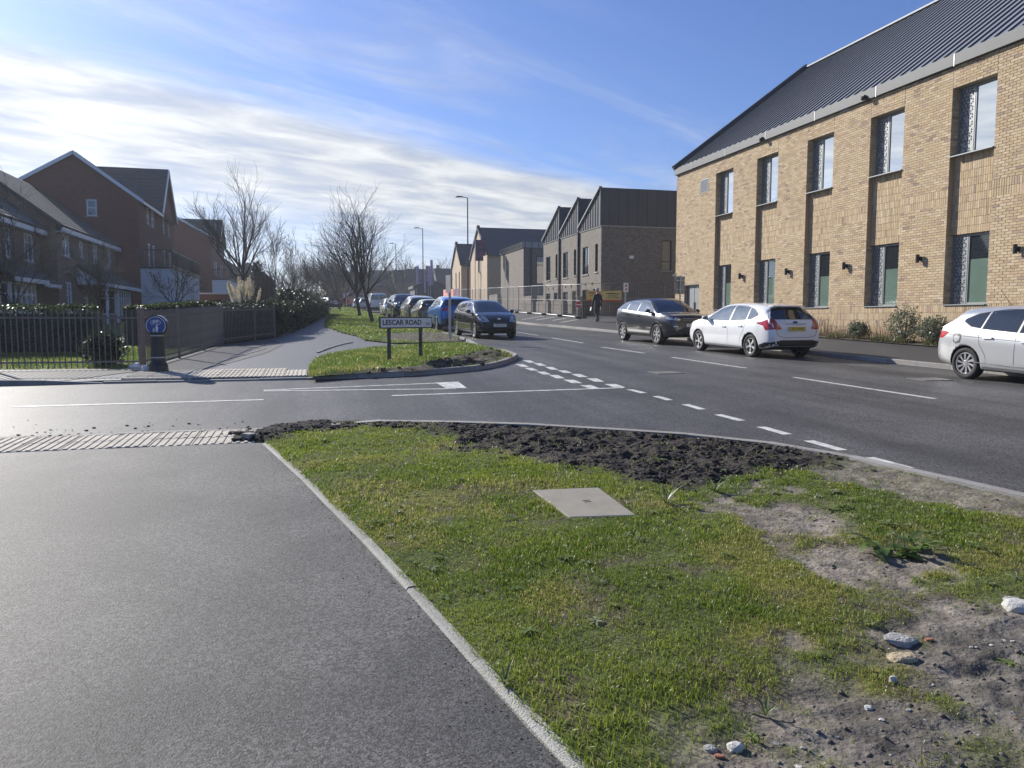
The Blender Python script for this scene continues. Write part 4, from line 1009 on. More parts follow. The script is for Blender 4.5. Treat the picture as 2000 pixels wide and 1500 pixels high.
def front_house(name, label, X, y0, y1, zb, ze, XR, zr, XB, wins, wall=M_FRONT, gable=M_FRONT):
    t = thing(name, label, 'house', (X, y0, 0)); off = (-X, -y0, 0)
    m = MB(); facade(m, 'x', X, 1, y0, y1, zb, ze, [w[0] for w in wins], .1); m.box(XB, X - .12, y0 + .1, y1, zb, ze - .02); o = m.build('wall', wall, t); o.location = off
    m = MB(); m.add([(XB, y0, zb), (X, y0, zb), (X, y0, ze), (XR, y0, zr - .1), (XB, y0, ze)], [(0, 1, 2, 3, 4)]); o = m.build('gable_wall', gable, t); o.location = off
    m = MB(); m.add([(XB, y1, zb), (X, y1, zb), (X, y1, ze), (XR, y1, zr - .1), (XB, y1, ze)], [(0, 1, 2, 3, 4)]); o = m.build('gable_wall', gable, t); o.location = off
    slope_roof(t, off, y0 - .2, y1 + .2, (X + .35, ze - .05), (XR, zr), 'y', M_TILE2); slope_roof(t, off, y0 - .2, y1 + .2, (XB - .3, ze - .05), (XR, zr), 'y', M_TILE2, courses=False)
    m = MB(); m.box(X + .24, X + .33, y0 - .05, y1 + .05, ze - .33, ze - .12); m.box(X + .002, X + .24, y0 - .05, y1 + .05, ze - .33, ze - .30); o = m.build('fascia', M_WHITE, t); o.location = off
    for w, mu, tr in wins: q = window(t, 'x', X, 1, w, .07, M_WHITE, M_GLASS, mull=mu, trans=tr, fw=.07); q.location = off
    return t, off
hA, oA = front_house('brick_house', 'brown brick house with bay canopy, half cut off by the picture edge', -12.3, 29.0, 40.8, .7, 5.75, -16.6, 9.2, -21,
    [((36.4, 37.2, 4.1, 5.35), (.5,), (.6,)), ((38.8, 39.95, 4.1, 5.35), (.5,), (.68,)), ((33.0, 34.2, 4.1, 5.35), (.5,), (.68,)), ((39.05, 40.05, 1.7, 2.9), (.5,), (.5,))])
m = MB(); m.box(-12.3, -11.5, 34.6, 37.6, .7, 1.75); m.box(-12.3, -11.45, 34.5, 37.7, 3.02, 3.22); o = m.build('bay_base', M_FRONT, hA); o.location = oA
w = window(hA, 'x', -11.55, 1, (34.65, 37.55, 1.75, 3.02), .04, M_WHITE, M_GLASS, mull=(.2, .4, .6, .8), trans=(.62,), fw=.08); w.location = oA
w = window(hA, 'y', 34.66, -1, (-12.28, -11.6, 1.75, 3.02), .04, M_WHITE, M_GLASS, mull=(.5,), trans=(.62,), fw=.08, sill=False); w.location = oA
slope_roof(hA, oA, 34.2, 38.1, (-11.25, 3.22), (-12.3, 3.95), 'y', M_TILE2, n=4); slope_roof(hA, oA, 38.5, 40.75, (-11.5, 3.12), (-12.3, 3.75), 'y', M_TILE2, n=4)
m = MB(); m.box(-11.5, -11.42, 38.5, 40.75, 2.95, 3.11); m.box(-11.25, -11.17, 34.2, 38.1, 3.02, 3.2); o = m.build('canopy_fascia', M_WHITE, hA); o.location = oA
hB, oB = front_house('brick_house', 'brown brick house with white gabled porch canopy and ribbed tile roof', -11.7, 41.2, 52.6, .8, 6.0, -16.0, 9.45, -20.5,
    [((42.15, 43.25, 4.6, 5.65), (.5,), (.68,)), ((45.0, 45.6, 4.75, 5.6), (), (.6,)), ((47.4, 48.45, 4.6, 5.65), (.5,), (.68,)), ((50.6, 51.5, 4.6, 5.65), (.5,), ()), ((42.3, 43.3, 1.7, 3.35), (.5,), (.62,)), ((45.3, 46.2, 1.3, 3.2), (), (.7,))])
slope_roof(hB, oB, 44.2, 52.4, (-10.3, 3.4), (-11.7, 4.35), 'y', M_TILE2, n=5)
m = MB(); m.prism([(-11.7, 3.3), (-10.35, 3.3), (-10.35, 3.4), (-11.7, 4.28)], 44.25, 44.33, 'y'); m.box(-10.35, -10.26, 44.2, 52.4, 3.2, 3.38); o = m.build('porch_fascia', M_WHITE, hB); o.location = oB
for y in (44.6, 46.8): m = MB(); m.box(-10.48, -10.36, y, y + .12, 1.0, 3.2); o = m.build('porch_post', M_WHITE, hB); o.location = oB
m = MB(); m.box(-11.68, -10.75, 48.2, 51.6, .9, 1.75); o = m.build('bay_base', M_FRONT, hB); o.location = oB
w = window(hB, 'x', -10.75, 1, (48.2, 51.6, 1.75, 3.2), .03, M_WHITE, M_GLASS, mull=(.17, .33, .5, .67, .83), trans=(.65,), fw=.08); w.location = oB
w = window(hB, 'y', 48.2, -1, (-11.66, -10.8, 1.75, 3.2), .03, M_WHITE, M_GLASS, mull=(.5,), trans=(.65,), fw=.08, sill=False); w.location = oB

def red_house(label, y0, zb, ze, zr, first=True):
    """tall red brick house: long gable range facing the camera side, cross gable to the street, white ground floor with balcony"""
    X = -10.4; XB = -18.2; XR = -13.85; ya, yb = y0, y0 + 13.0; t = thing('red_brick_house', label, 'house', (X, y0, 0)); off = (-X, -y0, 0)
    sw = [(-13.3, -12.72, ze - 1.25, ze - .25)] if first else []
    uw = [(ya + 5.3 - 2.6 + 1.5 * k, ya + 6.0 - 2.6 + 1.5 * k, ze - 1.35, ze - .25) for k in range(2)] + [(ya + 8.3, ya + 8.9, ze - 1.35, ze - .2), (ya + 10.4, ya + 11.0, ze - 1.35, ze - .2)]
    mw = [(a, b, ze - 4.1, ze - 2.6) for a, b, _, _ in uw]
    m = MB(); facade(m, 'x', X, 1, ya, yb, zb, ze, uw + mw, .1)
    facade(m, 'y', ya, -1, XB, X, zb, ze, sw, .1) if not sw else facade(m, 'y', ya, -1, XB, X, zb, ze, [(sw[0][0], sw[0][1], sw[0][2], sw[0][3])], .1)
    m.add([(XB, ya, ze), (X, ya, ze), (XR, ya, zr - .12)], [(0, 1, 2)]); m.box(XB, X - .12, ya + .12, yb, zb, ze - .01)
    cg0, cg1, cz = ya + 7.2, ya + 12.8, zr + .9
    m.add([(X + .003, cg0, ze), (X + .003, cg1, ze), (X + .003, (cg0 + cg1) / 2, cz - .1)], [(0, 1, 2)])
    o = m.build('wall', M_REDB, t); o.location = off
    slope_roof(t, off, ya - .25, yb, (X + .35, ze - .2), (XR, zr), 'y', M_TILE2); slope_roof(t, off, ya - .25, yb, (XB - .35, ze - .2), (XR, zr), 'y', M_TILE2, courses=False)
    slope_roof(t, off, XR - 2.5, X + .25, (cg0 - .25, ze - .05), ((cg0 + cg1) / 2, cz), 'x', M_TILE2, n=12); slope_roof(t, off, XR - 2.5, X + .25, (cg1 + .25, ze - .05), ((cg0 + cg1) / 2, cz), 'x', M_TILE2, courses=False)
    for a, b in (((XB - .35, ze - .2), (XR, zr)), ((X + .35, ze - .2), (XR, zr))):
        e = Vector((a[0], ya - .27, a[1] - .1)); r = Vector((b[0], ya - .27, b[1] - .1)); d = r - e; g = MB(); g.obox((e + r) / 2, d, (0, 1, 0), d.cross(Vector((0, 1, 0))), d.length / 2, .03, .10); q = g.build('bargeboard', M_WHITE, t); q.location = off
    for yb_ in (cg0 - .25, cg1 + .25):
        e = Vector((X + .28, yb_, ze - .15)); r = Vector((X + .28, (cg0 + cg1) / 2, cz - .1)); d = r - e; g = MB(); g.obox((e + r) / 2, d, (1, 0, 0), d.cross(Vector((1, 0, 0))), d.length / 2, .03, .10); q = g.build('bargeboard', M_WHITE, t); q.location = off
    m = MB(); m.box(X + .25, X + .34, ya, cg0 - .3, ze - .38, ze - .2); q = m.build('fascia', M_WHITE, t); q.location = off
    for w in uw + mw: q = window(t, 'x', X, 1, w, .06, M_WHITE, M_GLASS, trans=(.5,), fw=.08); q.location = off
    if sw: q = window(t, 'y', ya, -1, sw[0], .06, M_WHITE, M_GLASS, trans=(.5,), fw=.08); q.location = off
    # white rendered ground floor with balcony on top
    PX = -8.6; zg = zb + 3.7; ops = [(ya + 1.6, ya + 2.5, zg - 2.35, zg - .7), (ya + 4.2, ya + 5.1, zg - 2.9, zg - .6), (ya + 8.0, ya + 9.6, zg - 2.35, zg - .7)]
    m = MB(); facade(m, 'x', PX, 1, ya + .02, yb - .5, zb, zg, ops, .1); facade(m, 'y', ya + .02, -1, X, PX, zb, zg, [], .1); m.box(X + .05, PX - .12, ya + .14, yb - .5, zb, zg - .01); q = m.build('ground_floor', M_REND, t); q.location = off
    for w in ops: q = window(t, 'x', PX, 1, w, .06, M_WHITE, M_GLASS, mull=(.5,), trans=(.6,), fw=.08, sill=False); q.location = off
    m = MB(); m.box(X + .01, PX + .12, ya - .05, yb - .4, zg, zg + .12); q = m.build('balcony_floor', M_DKFR, t); q.location = off
    m = MB(); m.box(PX + .02, PX + .08, ya, yb - .45, zg + 1.12, zg + 1.18); m.box(PX + .02, PX + .08, ya, yb - .45, zg + .2, zg + .24); m.box(X, PX + .02, ya, ya + .05, zg + 1.12, zg + 1.18); m.box(X, PX + .02, ya, ya + .05, zg + .2, zg + .24); rl = m.build('balcony_rail', M_DKFR, t); rl.location = off
    bm_ = MB(); bm_.box(-.012, .012, -.012, .012, 0, .9); bme = bm_.mesh('baluster'); bme.materials.append(M_DKFR)
    for k in range(100 if first else 40):
        y = ya + .06 + (yb - .55 - ya) * k / (100 if first else 40); q = link('baluster', bme, None, rl); q.location = (PX + .05, y, zg + .22)
    for k in range(14): q = link('baluster', bme, None, rl); q.location = (X + .1 + k * .125, ya + .025, zg + .22)
    return t
red_house('tall red brick house with gable side window and white ground floor under a balcony', 53.0, 1.0, 9.1, 11.7)
red_house('tall red brick house beyond the garden wall with white coping', 89.0, 2.0, 10.5, 12.4, False)
m = MB(); m.box(-12.0, -6.6, 68.0, 68.25, 1.4, 3.55); o = m.build('garden_wall', M_REDB); tag(o, 'red brick garden wall with white coping behind the pampas grass', 'wall'); g = MB(); g.box(-12.05, -6.55, 67.94, 68.31, 3.55, 3.66); g.build('coping', M_REND, o)
for k, (x, y, w_, h_) in enumerate(((-9.5, 118, 8, 5.0), (-6.5, 140, 8, 4.4))):
    z = float(gz(0, y)); m = MB(); m.box(x - w_, x, y, y + 8, z - .5, z + h_); t = m.build('distant_house', M_REDB); g = MB(); g.prism([(x - w_ - .3, z + h_), (x + .3, z + h_), (x - w_ / 2, z + h_ + 3)], y - .2, y + 8.2, 'y'); g.build('roof', M_TILE2, t); tag(t, ['dark roofed house beyond the tall red houses', 'farthest dark roofed house behind the conifer'][k], 'house')
# ---------------------------------------------------------------- vehicles
def paint(name, col, metal=.0, rough=.32):
    m, nt, b = mat_base(name); b.inputs['Metallic'].default_value = metal; b.inputs['Roughness'].default_value = rough
    b.inputs['Coat Weight'].default_value = 1.0; b.inputs['Coat Roughness'].default_value = .05
    tcn = nnode(nt, 'ShaderNodeTexCoord'); n = nnode(nt, 'ShaderNodeTexNoise'); n.inputs['Scale'].default_value = 2.2; n.inputs['Detail'].default_value = 6; nt.links.new(tcn.outputs['Object'], n.inputs['Vector'])
    # road dust, thicker low down on the sills
    s = nnode(nt, 'ShaderNodeSeparateXYZ'); nt.links.new(tcn.outputs['Object'], s.inputs[0])
    mr = nnode(nt, 'ShaderNodeMapRange'); mr.inputs[1].default_value = .75; mr.inputs[2].default_value = .25; mr.inputs[3].default_value = .02; mr.inputs[4].default_value = .30; nt.links.new(s.outputs[2], mr.inputs[0])
    mu = nnode(nt, 'ShaderNodeMath', operation='MULTIPLY'); nt.links.new(mr.outputs[0], mu.inputs[0]); nt.links.new(n.outputs['Fac'], mu.inputs[1])
    mx = nnode(nt, 'ShaderNodeMix', data_type='RGBA'); mx.inputs[6].default_value = (*col, 1); mx.inputs[7].default_value = (.20, .18, .155, 1); nt.links.new(mu.outputs[0], mx.inputs[0]); nt.links.new(mx.outputs[2], b.inputs['Base Color'])
    r = nnode(nt, 'ShaderNodeMapRange'); r.inputs[3].default_value = rough; r.inputs[4].default_value = rough + .5; nt.links.new(mu.outputs[0], r.inputs[0]); nt.links.new(r.outputs[0], b.inputs['Roughness'])
    return m
M_CGL = pm('car_glass', (0.014, 0.018, 0.020), 0.03, spec=.8, coat=1.0)
M_CGLT = pm('car_glass_clear', (0.10, 0.115, 0.11), 0.04, spec=.9, coat=1.0, var=.5, vscale=2.2)
M_TRIM = pm('black_plastic', (0.015, 0.015, 0.016), 0.55, bump=.1, bscale=200)
M_TYRE = pm('tyre_rubber', (0.018, 0.018, 0.018), 0.8, var=.2, vscale=8)
M_ALLOY = pm('alloy', (0.55, 0.55, 0.56), 0.3, metal=.9)
M_TAIL = pm('tail_lamp', (0.42, 0.012, 0.02), 0.12, coat=1.0, var=.3, vscale=9)
M_TAILC = pm('tail_lamp_clear', (0.45, 0.25, 0.26), 0.12, coat=1.0)
M_HEAD = pm('head_lamp', (0.55, 0.57, 0.56), 0.12, metal=.5, coat=1.0, var=.35, vscale=11)
M_CHROME = pm('chrome', (0.7, 0.7, 0.7), 0.12, metal=1.0)
M_PLW = pm('plate_white', (0.75, 0.75, 0.72), 0.4); M_PLY = pm('plate_yellow', (0.62, 0.46, 0.06), 0.4)
WHEEL_CACHE = {}
def wheel_meshes(r, w, spokes, style):
    key = (r, w, spokes, style)
    if key in WHEEL_CACHE: return WHEEL_CACHE[key]
    rr = r * .70; h = w / 2
    t = MB(); t.lathe([(rr, -h * .85), (rr + .01, -h), (r - .03, -h), (r - .008, -h * .86), (r, -h * .6), (r, h * .6), (r - .008, h * .86), (r - .03, h), (rr + .01, h), (rr, h * .85)], 36, axis='y', closed=True)
    tm = t.mesh('wheel'); tm.materials.append(M_TYRE); tm.polygons.foreach_set('use_smooth', [True] * len(tm.polygons))
    a = MB(); a.lathe([(rr - .004, h * .86), (rr - .022, h * .88), (rr - .03, h * .6), (rr - .035, -h * .6)], 32, axis='y', mi=0)
    a.lathe([(0, h * .05), (rr - .035, h * .02)], 24, axis='y', mi=1)
    a.lathe([(0, h * .80), (.055, h * .78), (.07, h * .62), (.07, h * .1)], 16, axis='y', mi=0)
    for k in range(spokes):
        an = 2 * PI * k / spokes
        for da in ((-.11, .11) if style == 'twin' else ((-.0,) if style == 'five' else (0.0,))):
            tw = .30 if style == 'swirl' else 0.0
            p0 = Vector((.045 * math.cos(an + da * .3), h * .72, .045 * math.sin(an + da * .3))); q = rr - .02; p1 = Vector((q * math.cos(an + da + tw), h * .80, q * math.sin(an + da + tw)))
            d = p1 - p0; s = d.cross(Vector((0, 1, 0))).normalized(); w0, w1 = {'twin': (.016, .016), 'five': (.035, .05), 'swirl': (.014, .024), 'steel': (.03, .03)}[style]
            v = [p0 - s * w0, p0 + s * w0, p1 + s * w1, p1 - s * w1]; bk = [x - Vector((0, .04, 0)) for x in v]
            a.add([tuple(x) for x in v + bk], [(0, 1, 2, 3), (0, 3, 7, 4), (1, 5, 6, 2), (3, 2, 6, 7)])
    am = a.mesh('rim'); am.materials.append(M_ALLOY); am.materials.append(M_BLACK)
    WHEEL_CACHE[key] = (tm, am); return tm, am

PRE = {}
PRE['hatch'] = dict(L=4.36, W=1.82, top=[(-2.18, .50), (-2.17, .66), (-2.13, .86), (-2.04, 1.00), (-1.93, 1.12), (-1.76, 1.31), (-1.66, 1.395), (-1.40, 1.44), (-.8, 1.475), (-.2, 1.48), (.25, 1.45), (.60, 1.355), (1.0, 1.155), (1.30, 1.005), (1.42, .975), (1.75, .905), (2.0, .80), (2.10, .70), (2.16, .58), (2.18, .46)],
    belt=[(-2.2, .98), (-1.5, 1.00), (-1.0, .97), (0, .93), (1.2, .90), (2.2, .80)], plan=[(-2.18, .66), (-2.13, .76), (-2.0, .835), (-1.7, .885), (-1.2, .91), (1.2, .91), (1.6, .885), (1.9, .82), (2.08, .72), (2.18, .56)],
    fa=1.31, ra=-1.34, wr=.318, tumb=.40,
    side=[[(1.03, .965), (.70, 1.165), (.36, 1.325), (.08, 1.385), (-.20, 1.405), (-.23, .975)], [(-.30, .98), (-.27, 1.405), (-.70, 1.39), (-.98, 1.355), (-1.03, 1.02)], [(-1.09, 1.03), (-1.04, 1.345), (-1.25, 1.30), (-1.48, 1.20), (-1.50, 1.15), (-1.30, 1.06)]],
    ws=[(-.70, 1.03), (.70, 1.03), (.575, 1.385), (.3, 1.42), (-.3, 1.42), (-.575, 1.385)], rw=[(-.66, 1.06), (.66, 1.06), (.56, 1.33), (.25, 1.365), (-.25, 1.365), (-.56, 1.33)],
    seams=[[(1.05, .93), (1.06, .60), (1.0, .30)], [(-.27, .96), (-.27, .30)], [(-1.10, .99), (-1.02, .70), (-.88, .50), (-.86, .30)]], mirror=(.84, 1.01), handles=[(-.05, .80), (-.85, .84)])
PRE['suv'] = dict(L=4.36, W=1.95, top=[(-2.18, .56), (-2.17, .80), (-2.13, 1.0), (-2.02, 1.14), (-1.88, 1.31), (-1.74, 1.46), (-1.58, 1.52), (-1.1, 1.58), (-.4, 1.62), (.1, 1.625), (.36, 1.58), (.70, 1.43), (1.02, 1.235), (1.22, 1.13), (1.40, 1.105), (1.80, 1.075), (2.04, 1.02), (2.13, .90), (2.17, .66), (2.18, .50)],
    belt=[(-2.2, 1.14), (-1.5, 1.15), (-.5, 1.10), (.6, 1.05), (1.3, 1.01), (2.2, .92)], plan=[(-2.18, .74), (-2.12, .84), (-1.95, .90), (-1.6, .95), (-1.2, .975), (1.2, .975), (1.6, .955), (1.92, .88), (2.08, .78), (2.18, .62)],
    fa=1.33, ra=-1.33, wr=.365, tumb=.40,
    side=[[(1.02, 1.10), (.70, 1.30), (.35, 1.485), (.05, 1.53), (-.20, 1.535), (-.23, 1.14)], [(-.29, 1.145), (-.26, 1.535), (-.75, 1.51), (-1.02, 1.485), (-1.08, 1.19)], [(-1.14, 1.195), (-1.09, 1.475), (-1.40, 1.435), (-1.66, 1.34), (-1.72, 1.22)]],
    ws=[(-.74, 1.17), (.74, 1.17), (.62, 1.50), (.3, 1.545), (-.3, 1.545), (-.62, 1.50)], rw=[(-.68, 1.20), (.68, 1.20), (.58, 1.42), (.25, 1.45), (-.25, 1.45), (-.58, 1.42)],
    seams=[[(1.02, 1.06), (1.04, .70), (.95, .36)], [(-.26, 1.12), (-.26, .36)], [(-1.14, 1.17), (-1.04, .86), (-.86, .62), (-.84, .36)]], mirror=(.80, 1.16), handles=[(-.05, .98), (-.92, 1.02)])
PRE['mini'] = dict(L=3.92, W=1.68, top=[(-1.96, .50), (-1.95, .70), (-1.91, .92), (-1.84, 1.06), (-1.74, 1.22), (-1.60, 1.37), (-1.45, 1.42), (-.8, 1.455), (-.1, 1.46), (.30, 1.42), (.60, 1.30), (.98, 1.10), (1.18, 1.00), (1.32, .965), (1.58, .885), (1.80, .765), (1.89, .66), (1.94, .54), (1.96, .44)],
    belt=[(-2.0, 1.0), (-1.0, .96), (0, .93), (1.2, .89), (2, .76)], plan=[(-1.96, .62), (-1.9, .71), (-1.75, .78), (-1.3, .83), (1.2, .84), (1.5, .815), (1.75, .75), (1.88, .66), (1.96, .52)],
    fa=1.24, ra=-1.25, wr=.30, tumb=.36,
    side=[[(.94, .965), (.66, 1.13), (.34, 1.31), (.06, 1.37), (-.22, 1.38), (-.24, .97)], [(-.30, .975), (-.28, 1.38), (-.8, 1.36), (-1.05, 1.32), (-1.15, 1.03)], [(-1.21, 1.04), (-1.12, 1.31), (-1.35, 1.26), (-1.47, 1.12)]],
    ws=[(-.66, 1.02), (.66, 1.02), (.56, 1.35), (.3, 1.385), (-.3, 1.385), (-.56, 1.35)], rw=[(-.62, 1.06), (.62, 1.06), (.54, 1.32), (.25, 1.35), (-.25, 1.35), (-.54, 1.32)],
    seams=[[(.98, .93), (.98, .60), (.9, .30)], [(-.27, .95), (-.27, .30)], [(-1.15, 1.0), (-1.0, .70), (-.84, .50), (-.82, .30)]], mirror=(.78, 1.01), handles=[(-.08, .82), (-.9, .85)])
PRE['van'] = dict(L=4.9, W=1.92, top=[(-2.45, .55), (-2.44, 1.2), (-2.42, 1.7), (-2.36, 1.90), (-2.2, 1.955), (-1, 1.97), (.6, 1.96), (.95, 1.88), (1.25, 1.62), (1.52, 1.30), (1.65, 1.18), (1.95, 1.05), (2.25, .92), (2.38, .75), (2.44, .58), (2.45, .46)],
    belt=[(-2.5, 1.05), (0, 1.05), (1.5, 1.0), (2.5, .9)], plan=[(-2.45, .86), (-2.4, .91), (-2.2, .945), (1.4, .95), (1.9, .91), (2.25, .80), (2.45, .60)],
    fa=1.55, ra=-1.45, wr=.33, tumb=.10,
    side=[[(1.52, 1.14), (1.22, 1.48), (.95, 1.74), (.55, 1.76), (.5, 1.12)]],
    ws=[(-.78, 1.22), (.78, 1.22), (.72, 1.78), (.3, 1.84), (-.3, 1.84), (-.72, 1.78)], rw=[(-.72, 1.32), (-.08, 1.32), (-.08, 1.74), (-.68, 1.74)],
    seams=[[(.45, 1.85), (.45, .35)], [(-.75, 1.85), (-.75, .35)], [(1.4, 1.0), (1.35, .4)]], mirror=(1.22, 1.22), handles=[(.6, 1.0)])
SHELLS = {}
def shell(kind):
    if kind in SHELLS: return SHELLS[kind]
    P = PRE[kind]; L2 = P['L'] / 2
    tp = sorted(crom(P['top'], 6)); bp = sorted(crom(P['belt'], 4)); pp = sorted(crom(P['plan'], 5))
    f = lambda q, x: float(np.interp(x, [a for a, _ in q], [b for _, b in q]))
    xs = sorted(set([round(x, 4) for x, _ in tp] + list(np.round(np.linspace(-L2, L2, 44), 4)))); xs = [x for i, x in enumerate(xs) if i == 0 or x - xs[i - 1] > .004]
    xs = [x for x in xs if -L2 <= x <= L2]
    secs = []
    for x in xs:
        zt = f(tp, x); w = f(pp, x); zb = .19 + .14 * max(0, (abs(x) - (L2 - .75)) / .75) ** 1.5
        if kind == 'suv': zb += .05
        zt = max(zt, zb + .12); zbelt = min(f(bp, x), zt - .055); hc = zt - zbelt
        yb = w - .03 - .02 * min(1, hc / .1); yr = yb - P['tumb'] * max(0, hc - .06) - .10 * min(1, hc / .3); yr = max(yr, .25 * w)
        k = min(1, hc / .35); mid = (zb + zbelt) / 2
        pts = [(0, zb), (w * .55, zb), (w - .13, zb + .005), (w - .05, zb + .05), (w - .012, zb + .14), (w, mid - .02), (w - .004, mid + (zbelt - mid) * .45), (w - .022, zbelt - .09 * min(1, hc / .06)), (yb, zbelt),
               (yb + (yr - yb) * .36, zbelt + hc * .38), (yb + (yr - yb) * .70, zbelt + hc * .70), (yr, zt - .055 * k - .012), (yr - .07 * (.4 + .6 * k), zt - .022 * k - .004), (yr * .60, zt), (yr * .3, zt + .010), (0, zt + .012)]
        c = crom(pts, 3); secs.append([(x, y, z) for y, z in c])
    m = len(secs[0]); V = []; F = []
    for s in secs: V += s + [(x, -y, z) for x, y, z in s[1:-1]][::-1]
    n = 2 * m - 2
    for i in range(len(secs) - 1):
        for k in range(n): F.append((i * n + k, i * n + (k + 1) % n, (i + 1) * n + (k + 1) % n, (i + 1) * n + k))
    F.append(tuple(range(n))[::-1]); F.append(tuple((len(secs) - 1) * n + k for k in range(n)))
    me = bpy.data.meshes.new('body'); me.from_pydata(V, [], F); me.update()
    bvh = BVHTree.FromPolygons([Vector(v) for v in V], F)
    ob = bpy.data.objects.new('tmp', me); COL.objects.link(ob); cut = MB(); R = P['wr'] * 1.13; hw = P['W'] / 2
    for ax in (P['fa'], P['ra']):
        for s in (-1, 1):
            y0, y1 = sorted((s * (hw - .30), s * (hw + .3))); cut.lathe([(0, y0), (R, y0), (R, y1), (0, y1)], 32, axis='y', c=(ax, 0, P['wr'] * .99))
    cm = cut.mesh('cut'); bmx = bmesh.new(); bmx.from_mesh(cm); bmesh.ops.remove_doubles(bmx, verts=bmx.verts, dist=1e-5); bmesh.ops.recalc_face_normals(bmx, faces=bmx.faces); bmx.to_mesh(cm); bmx.free()
    bmx = bmesh.new(); bmx.from_mesh(me); bmesh.ops.recalc_face_normals(bmx, faces=bmx.faces); bmx.to_mesh(me); bmx.free()
    co = bpy.data.objects.new('cut', cm); COL.objects.link(co); md = ob.modifiers.new('b', 'BOOLEAN'); md.operation = 'DIFFERENCE'; md.object = co; md.solver = 'EXACT'
    dg = bpy.context.evaluated_depsgraph_get(); res = bpy.data.meshes.new_from_object(ob.evaluated_get(dg)); bpy.data.objects.remove(ob); bpy.data.objects.remove(co)
    res.materials.clear(); mi = []; sm = []
    for p in res.polygons:
        c = p.center; dark = p.normal.z < -.8; arch = False
        for ax in (P['fa'], P['ra']):
            if math.hypot(c.x - ax, c.z - P['wr'] * .99) < R + .003 and abs(c.y) > hw - .32: arch = True
        mi.append(1 if (dark or arch) else 0); sm.append(not arch)
    res.polygons.foreach_set('material_index', mi); res.polygons.foreach_set('use_smooth', sm); res.update()
    SHELLS[kind] = (res, bvh); return SHELLS[kind]
def patch(bvh, poly, view, off=.004, step=.06):
    """panel that follows the body: polygon drawn in a side / front / rear / top view and laid on the shell"""
    P = [Vector(p) for p in poly]; B = []
    for i in range(len(P)):
        a, b = P[i], P[(i + 1) % len(P)]; n = max(1, int((b - a).length / step))
        for k in range(n): B.append(a + (b - a) * (k / n))
    nb = len(B); xs = [p.x for p in B]; zs = [p.y for p in B]; pl = [(p.x, p.y) for p in B]; inner = []
    gx_, gz_ = np.meshgrid(np.arange(min(xs), max(xs), step), np.arange(min(zs), max(zs), step)); gx_, gz_ = gx_.ravel(), gz_.ravel()
    if len(gx_):
        ok = sdist(gx_, gz_, pl) > step * .45; inner = [Vector((float(a), float(b))) for a, b in zip(gx_[ok], gz_[ok])]
    vv, _, ff, *_r = delaunay_2d_cdt(B + inner, [(i, (i + 1) % nb) for i in range(nb)], [], 1, 1e-6)
    V = []; good = []
    for p in vv:
        o, d = {'L': ((p.x, 3, p.y), (0, -1, 0)), 'R': ((p.x, -3, p.y), (0, 1, 0)), 'F': ((4, p.x, p.y), (-1, 0, 0)), 'B': ((-4, p.x, p.y), (1, 0, 0)), 'T': ((p.x, p.y, 4), (0, 0, -1))}[view]
        h, nrm, _, _ = bvh.ray_cast(Vector(o), Vector(d))
        if h is None: V.append((0, 0, 0)); good.append(False)
        else: V.append(tuple(h - Vector(d) * off)); good.append(True)
    F = [f for f in ff if all(good[i] for i in f)]
    par = list(range(len(V)))                       # keep the largest connected piece only
    def fd(a):
        while par[a] != a: par[a] = par[par[a]]; a = par[a]
        return a
    par = list(range(len(F))); em = {}
    for i, f in enumerate(F):
        for a, b in zip(f, list(f[1:]) + [f[0]]):
            e = (min(a, b), max(a, b))
            if e in em: par[fd(i)] = fd(em[e])
            else: em[e] = i
    cnt = {}
    for i in range(len(F)): cnt[fd(i)] = cnt.get(fd(i), 0) + 1
    if len(cnt) > 1: bst = max(cnt, key=cnt.get); F = [f for i, f in enumerate(F) if fd(i) == bst]
    us = sorted({i for f in F for i in f}); mp_ = {a: b for b, a in enumerate(us)}
    return [V[i] for i in us], [tuple(mp_[i] for i in f) for f in F]
def hit(bvh, a, b, view):
    o, d = {'L': ((a, 3, b), (0, -1, 0)), 'R': ((a, -3, b), (0, 1, 0)), 'F': ((4, a, b), (-1, 0, 0)), 'B': ((-4, a, b), (1, 0, 0))}[view]
    h, n, _, _ = bvh.ray_cast(Vector(o), Vector(d)); return h, n
def grow(poly, d):
    c = (sum(p[0] for p in poly) / len(poly), sum(p[1] for p in poly) / len(poly)); out = []
    for x, z in poly:
        L = math.hypot(x - c[0], z - c[1]); out.append((x + (x - c[0]) / L * d, z + (z - c[1]) / L * d))
    return out
def strip(pts, w):
    P = [Vector(p) for p in pts]; l = []; r = []
    for i, p in enumerate(P):
        d = (P[min(i + 1, len(P) - 1)] - P[max(i - 1, 0)]).normalized(); n = Vector((-d.y, d.x)) * w / 2; l.append(tuple(p + n)); r.append(tuple(p - n))
    return l + r[::-1]
def mir(poly): return [(-a, b) for a, b in poly][::-1]
